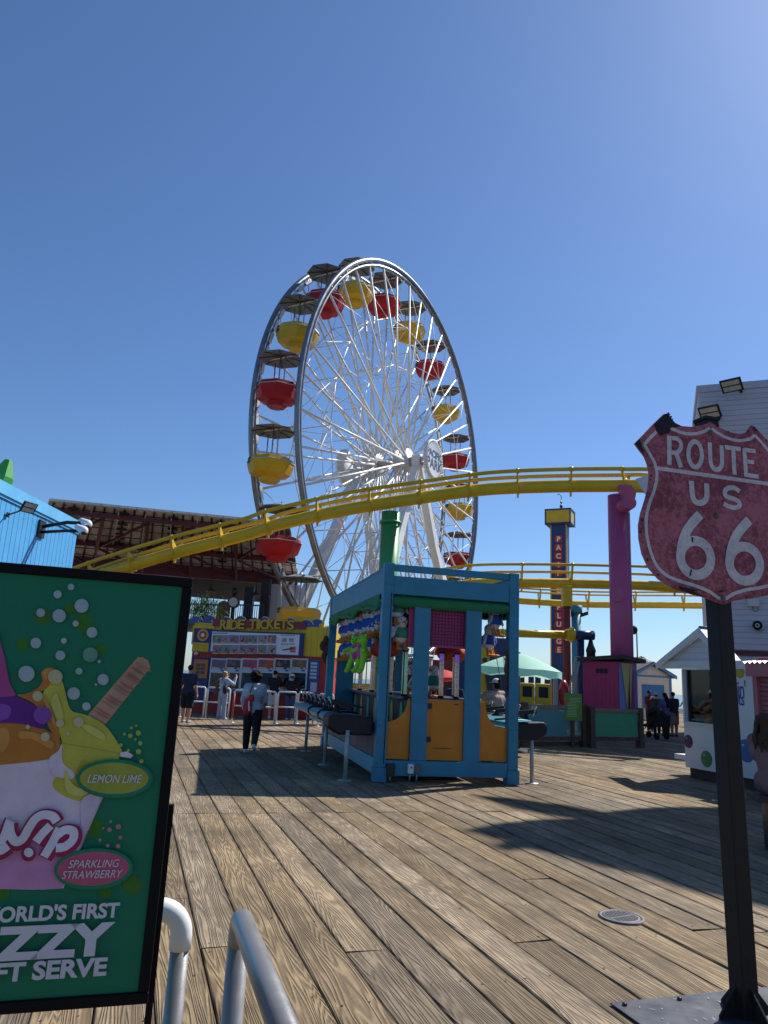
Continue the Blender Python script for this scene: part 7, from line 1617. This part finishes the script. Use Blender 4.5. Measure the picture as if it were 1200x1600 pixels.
# man in cap
man, U, J, SH, EL, WR_ = person('man in navy polo shirt, black shorts and dark cap, standing by the poster edge', gpos(289, 1129), 12, 1.80, navy_cloth, cloth('black_shorts', (0.012, 0.012, 0.016)), skinA, hairK, 'short', 'short', 'short', armL=(0, 9, 12), armR=(0, 8, 14), cap=C('cap_dark', (0.02, 0.022, 0.03), 0.8), bulk=1.12, shoe=C('shoe_grey', (0.3, 0.3, 0.3), 0.6), hipL=3, hipR=-3)
# woman in pale blue
wo, U, J, SH, EL, WR_ = person('woman in pale blue top and flared light jeans raising a hand by the booth', gpos(345, 1124), 30, 1.66, sky_cloth, pale_denim, skinA, hairY, 'bun', 'long', 'flared', armL=(70, 12, 80), armR=(62, 12, 95), female=True, shoe=white_shoe, head_tilt=5)
b = MB(); b.ell(U(0.10, -0.07, 0.10), 0.07, 0.10, 0.16); link_mesh('shoulder_bag', blob(b, 0.014, 3), C('bag_black', (0.012, 0.012, 0.014), 0.6), wo)
b = MB(); b.tube([U(0.10, -0.06, 0.19), U(0.06, -0.095, 0.28), U(-0.06, -0.02, 0.325), U(-0.02, 0.1, 0.26)], 0.012, 8); b.build('bag_strap', M_['bag_black'], wo)
b = MB(); b.capsule(U(-0.16, -0.02, 0.26), U(-0.17, -0.03, 0.02), 0.05, 0.08); b.capsule(U(-0.12, -0.05, 0.27), U(-0.13, -0.06, 0.0), 0.05, 0.06); link_mesh('brown_jacket', blob(b, 0.016, 3), cloth('brown', (0.12, 0.07, 0.04)), wo)
# walking woman
ww, U, J, SH, EL, WR_ = person('woman walking away in grey sweater and black trousers with a red bag', gpos(390, 1176), -4, 1.70, grey_knit, black_cloth, skinB, hairK, 'curly', 'long', 'long', hipL=9, hipR=-7, kneeL=6, kneeR=38, armL=(8, 14, 30, 22), armR=(18, 12, 42, 22), female=True, shoe=white_shoe, bulk=1.1, lean=4)
b = MB(); b.ell(U(-0.065, -0.105, 0.03), 0.10, 0.05, 0.185); b.ell(U(-0.03, -0.108, 0.14), 0.07, 0.04, 0.085); link_mesh('red_bag', blob(b, 0.012, 3), C('bag_red', (0.42, 0.012, 0.018), 0.5), ww)
b = MB(); b.obox(U(-0.045, -0.137, 0.04), (0.018, 0, 0.004), (0, 0.004, 0), (-0.012, 0, 0.10)); b.build('bag_stripe', C('stripe_white', (0.6, 0.6, 0.58), 0.6), ww, bevel=0.003)
b = MB(); b.tube([U(-0.05, -0.10, 0.20), U(-0.035, -0.096, 0.27), U(-0.02, -0.07, 0.325), U(0.0, -0.045, 0.338)], 0.009, 8); b.build('bag_strap', black_cloth, ww)
# at the windows
p4 = at(429, 1070, 28.4); person('man in black T shirt and cream shorts leaning at a sales window', (p4.x, 28.4, 0), 12, 1.78, black_cloth, cloth('cream', (0.5, 0.46, 0.42)), skinA, hairK, 'short', 'short', 'short', armL=(45, 8, 60), armR=(25, 12, 50), bulk=1.05, shoe=white_shoe)
p5 = at(456, 1070, 28.2); person('person in black top, blue jeans and pale cap at the rightmost sales window', (p5.x, 28.2, 0), 14, 1.68, black_cloth, cloth('jeans', (0.04, 0.07, 0.16)), skinA, hairK, 'short', 'long', 'long', armL=(45, 8, 60), armR=(45, 8, 55), cap=C('cap_pale', (0.45, 0.5, 0.6), 0.8), bulk=1.15, shoe=white_shoe)
# stall customers and staff
p7 = at(776, 1080, 17.4); person('person in white cap and taupe shirt reaching to the right stall counter', (p7.x, p7.y, 0), -38, 1.80, cloth('taupe', (0.30, 0.25, 0.24)), cloth('dark_jeans', (0.03, 0.035, 0.05)), skinB, hairK, 'bun', 'short', 'long', armL=(72, 14, 12), armR=(60, 5, 40), cap=C('cap_white', (0.6, 0.62, 0.65), 0.8), bulk=1.1)
p8 = at(640, 1080, 14.6); p8k = KM.inverted() @ Vector((p8.x, p8.y, 0)); p8 = kp(2.12, 1.9, 0)
person('stall worker in black T shirt standing inside behind the green light tube', at(641, 1080, 19.6)*1 - Z*at(641, 1080, 19.6).z, 175, 1.76, black_cloth, black_cloth, skinB, hairK, 'short', 'short', 'long', armL=(15, 8, 40), armR=(15, 8, 40))
q = at(711, 1070, 22.8); person('dark haired person in navy top seen through the gap above the orange door', (q.x, q.y, 0), 20, 1.74, navy_cloth, black_cloth, skinB, hairK, 'short', 'long', 'long')
q = at(683, 1075, 25); person('person in black seen through the door gap near the red umbrella', (q.x, q.y, 0), -30, 1.66, black_cloth, black_cloth, skinB, hairK, 'long', 'short', 'long', female=True)
# crowd by the hut
person('woman with long black hair in purple T shirt and dark trousers near the hut', gpos(1041, 1153), -28, 1.68, cloth('purple', (0.10, 0.09, 0.24)), black_cloth, skinB, hairK, 'long', 'short', 'long', armL=(25, 10, 40), armR=(5, 8, 15), female=True, bulk=1.12)
person('man in black T shirt and brown shorts beside the white candy kiosk', gpos(1054, 1151), -20, 1.72, black_cloth, cloth('brown_shorts', (0.20, 0.11, 0.09)), skinB, hairK, 'short', 'short', 'short', bulk=1.15, shoe=C('shoe_black', (0.02, 0.02, 0.02), 0.6))
person('person in dark red with sunglasses behind the lilac side of the pink booth', gpos(1016, 1143), 150, 1.74, cloth('dark_red', (0.16, 0.03, 0.035)), black_cloth, skinC, hairK, 'short', 'short', 'long')
person('person in dark green top and pale cap by the pushchair', gpos(1027, 1148), 60, 1.66, cloth('dark_green', (0.03, 0.04, 0.03)), black_cloth, skinA, hairB, 'short', 'short', 'long', cap=C('cap_pale', (0, 0, 0)), armL=(35, 8, 40))
# pushchair
q = gpos(1020, 1154); t = thing('pushchair', 'dark pushchair standing by the crowd near the hut', 'pushchair', q, R(-60))
b = MB(); b.prism([(-0.3, -0.22, 0.4), (0.25, -0.22, 0.42), (0.42, -0.22, 1.0), (0.3, -0.22, 1.05), (0.12, -0.22, 0.55), (-0.3, -0.22, 0.5)], (0, 0.44, 0)); b.build('seat', black_cloth, t, bevel=0.03)
b = MB(); b.smooth = True; b.lathe([(0.26, 0), (0.25, 0.1), (0.2, 0.2), (0.1, 0.26), (0, 0.28)], 16, Matrix.Translation((0.12, 0, 0.9)) @ Matrix.Rotation(-0.5, 4, 'Y')); b.build('hood', C('hood_dark', (0.02, 0.018, 0.02), 0.8), t)
b = MB()
for y in (-0.25, 0.25): b.tube([(-0.4, y, 0.12), (0.3, y, 0.75), (0.6, y, 1.05)], 0.014, 6); b.tube([(0.4, y, 0.12), (-0.1, y, 0.55)], 0.014, 6)
b.tube([(0.6, -0.25, 1.05), (0.6, 0.25, 1.05)], 0.016, 6); b.build('chassis', dark_metal, t)
for x in (-0.4, 0.4):
    for y in (-0.27, 0.27): b = MB(); b.tube([(x, y-0.02, 0.12), (x, y+0.02, 0.12)], 0.12, 18); b.build('wheel', black_paint, t)
# seated woman at the right edge, with the bench she sits on
q = at(1199, 1215, 8.7); bz = 0.60
t = thing('bench', 'dark bench at the right edge under the seated woman', 'bench', (q.x+0.35, q.y, 0), R(-10))
b = MB(); b.box(-0.5, -0.22, bz-0.06, 1.2, 0.22, bz); b.build('seat', dwood, t, bevel=0.01)
for x in (-0.3, 1.0): b = MB(); b.box(x-0.04, -0.2, 0, x+0.04, 0.2, bz-0.063); b.build('leg', dark_metal, t)
sw_, U, J, SH, EL, WR_ = person('seated woman with long brown wavy hair in dusty pink top, cut by the frame', (q.x+0.05, q.y, 0), 62, 1.66, cloth('dusty_pink', (0.22, 0.115, 0.11)), cloth('grey_skirt', (0.09, 0.085, 0.095)), skinA, hairB, 'wavy', 'long', 'short', hipL=84, hipR=84, kneeL=80, kneeR=80, armL=(30, 8, 50), armR=(30, 8, 50), lean=-6, female=True, seat=True, vox=0.012, bulk=1.05)
sw_.location.z = bz + 0.075*1.66 - 0.52*1.66
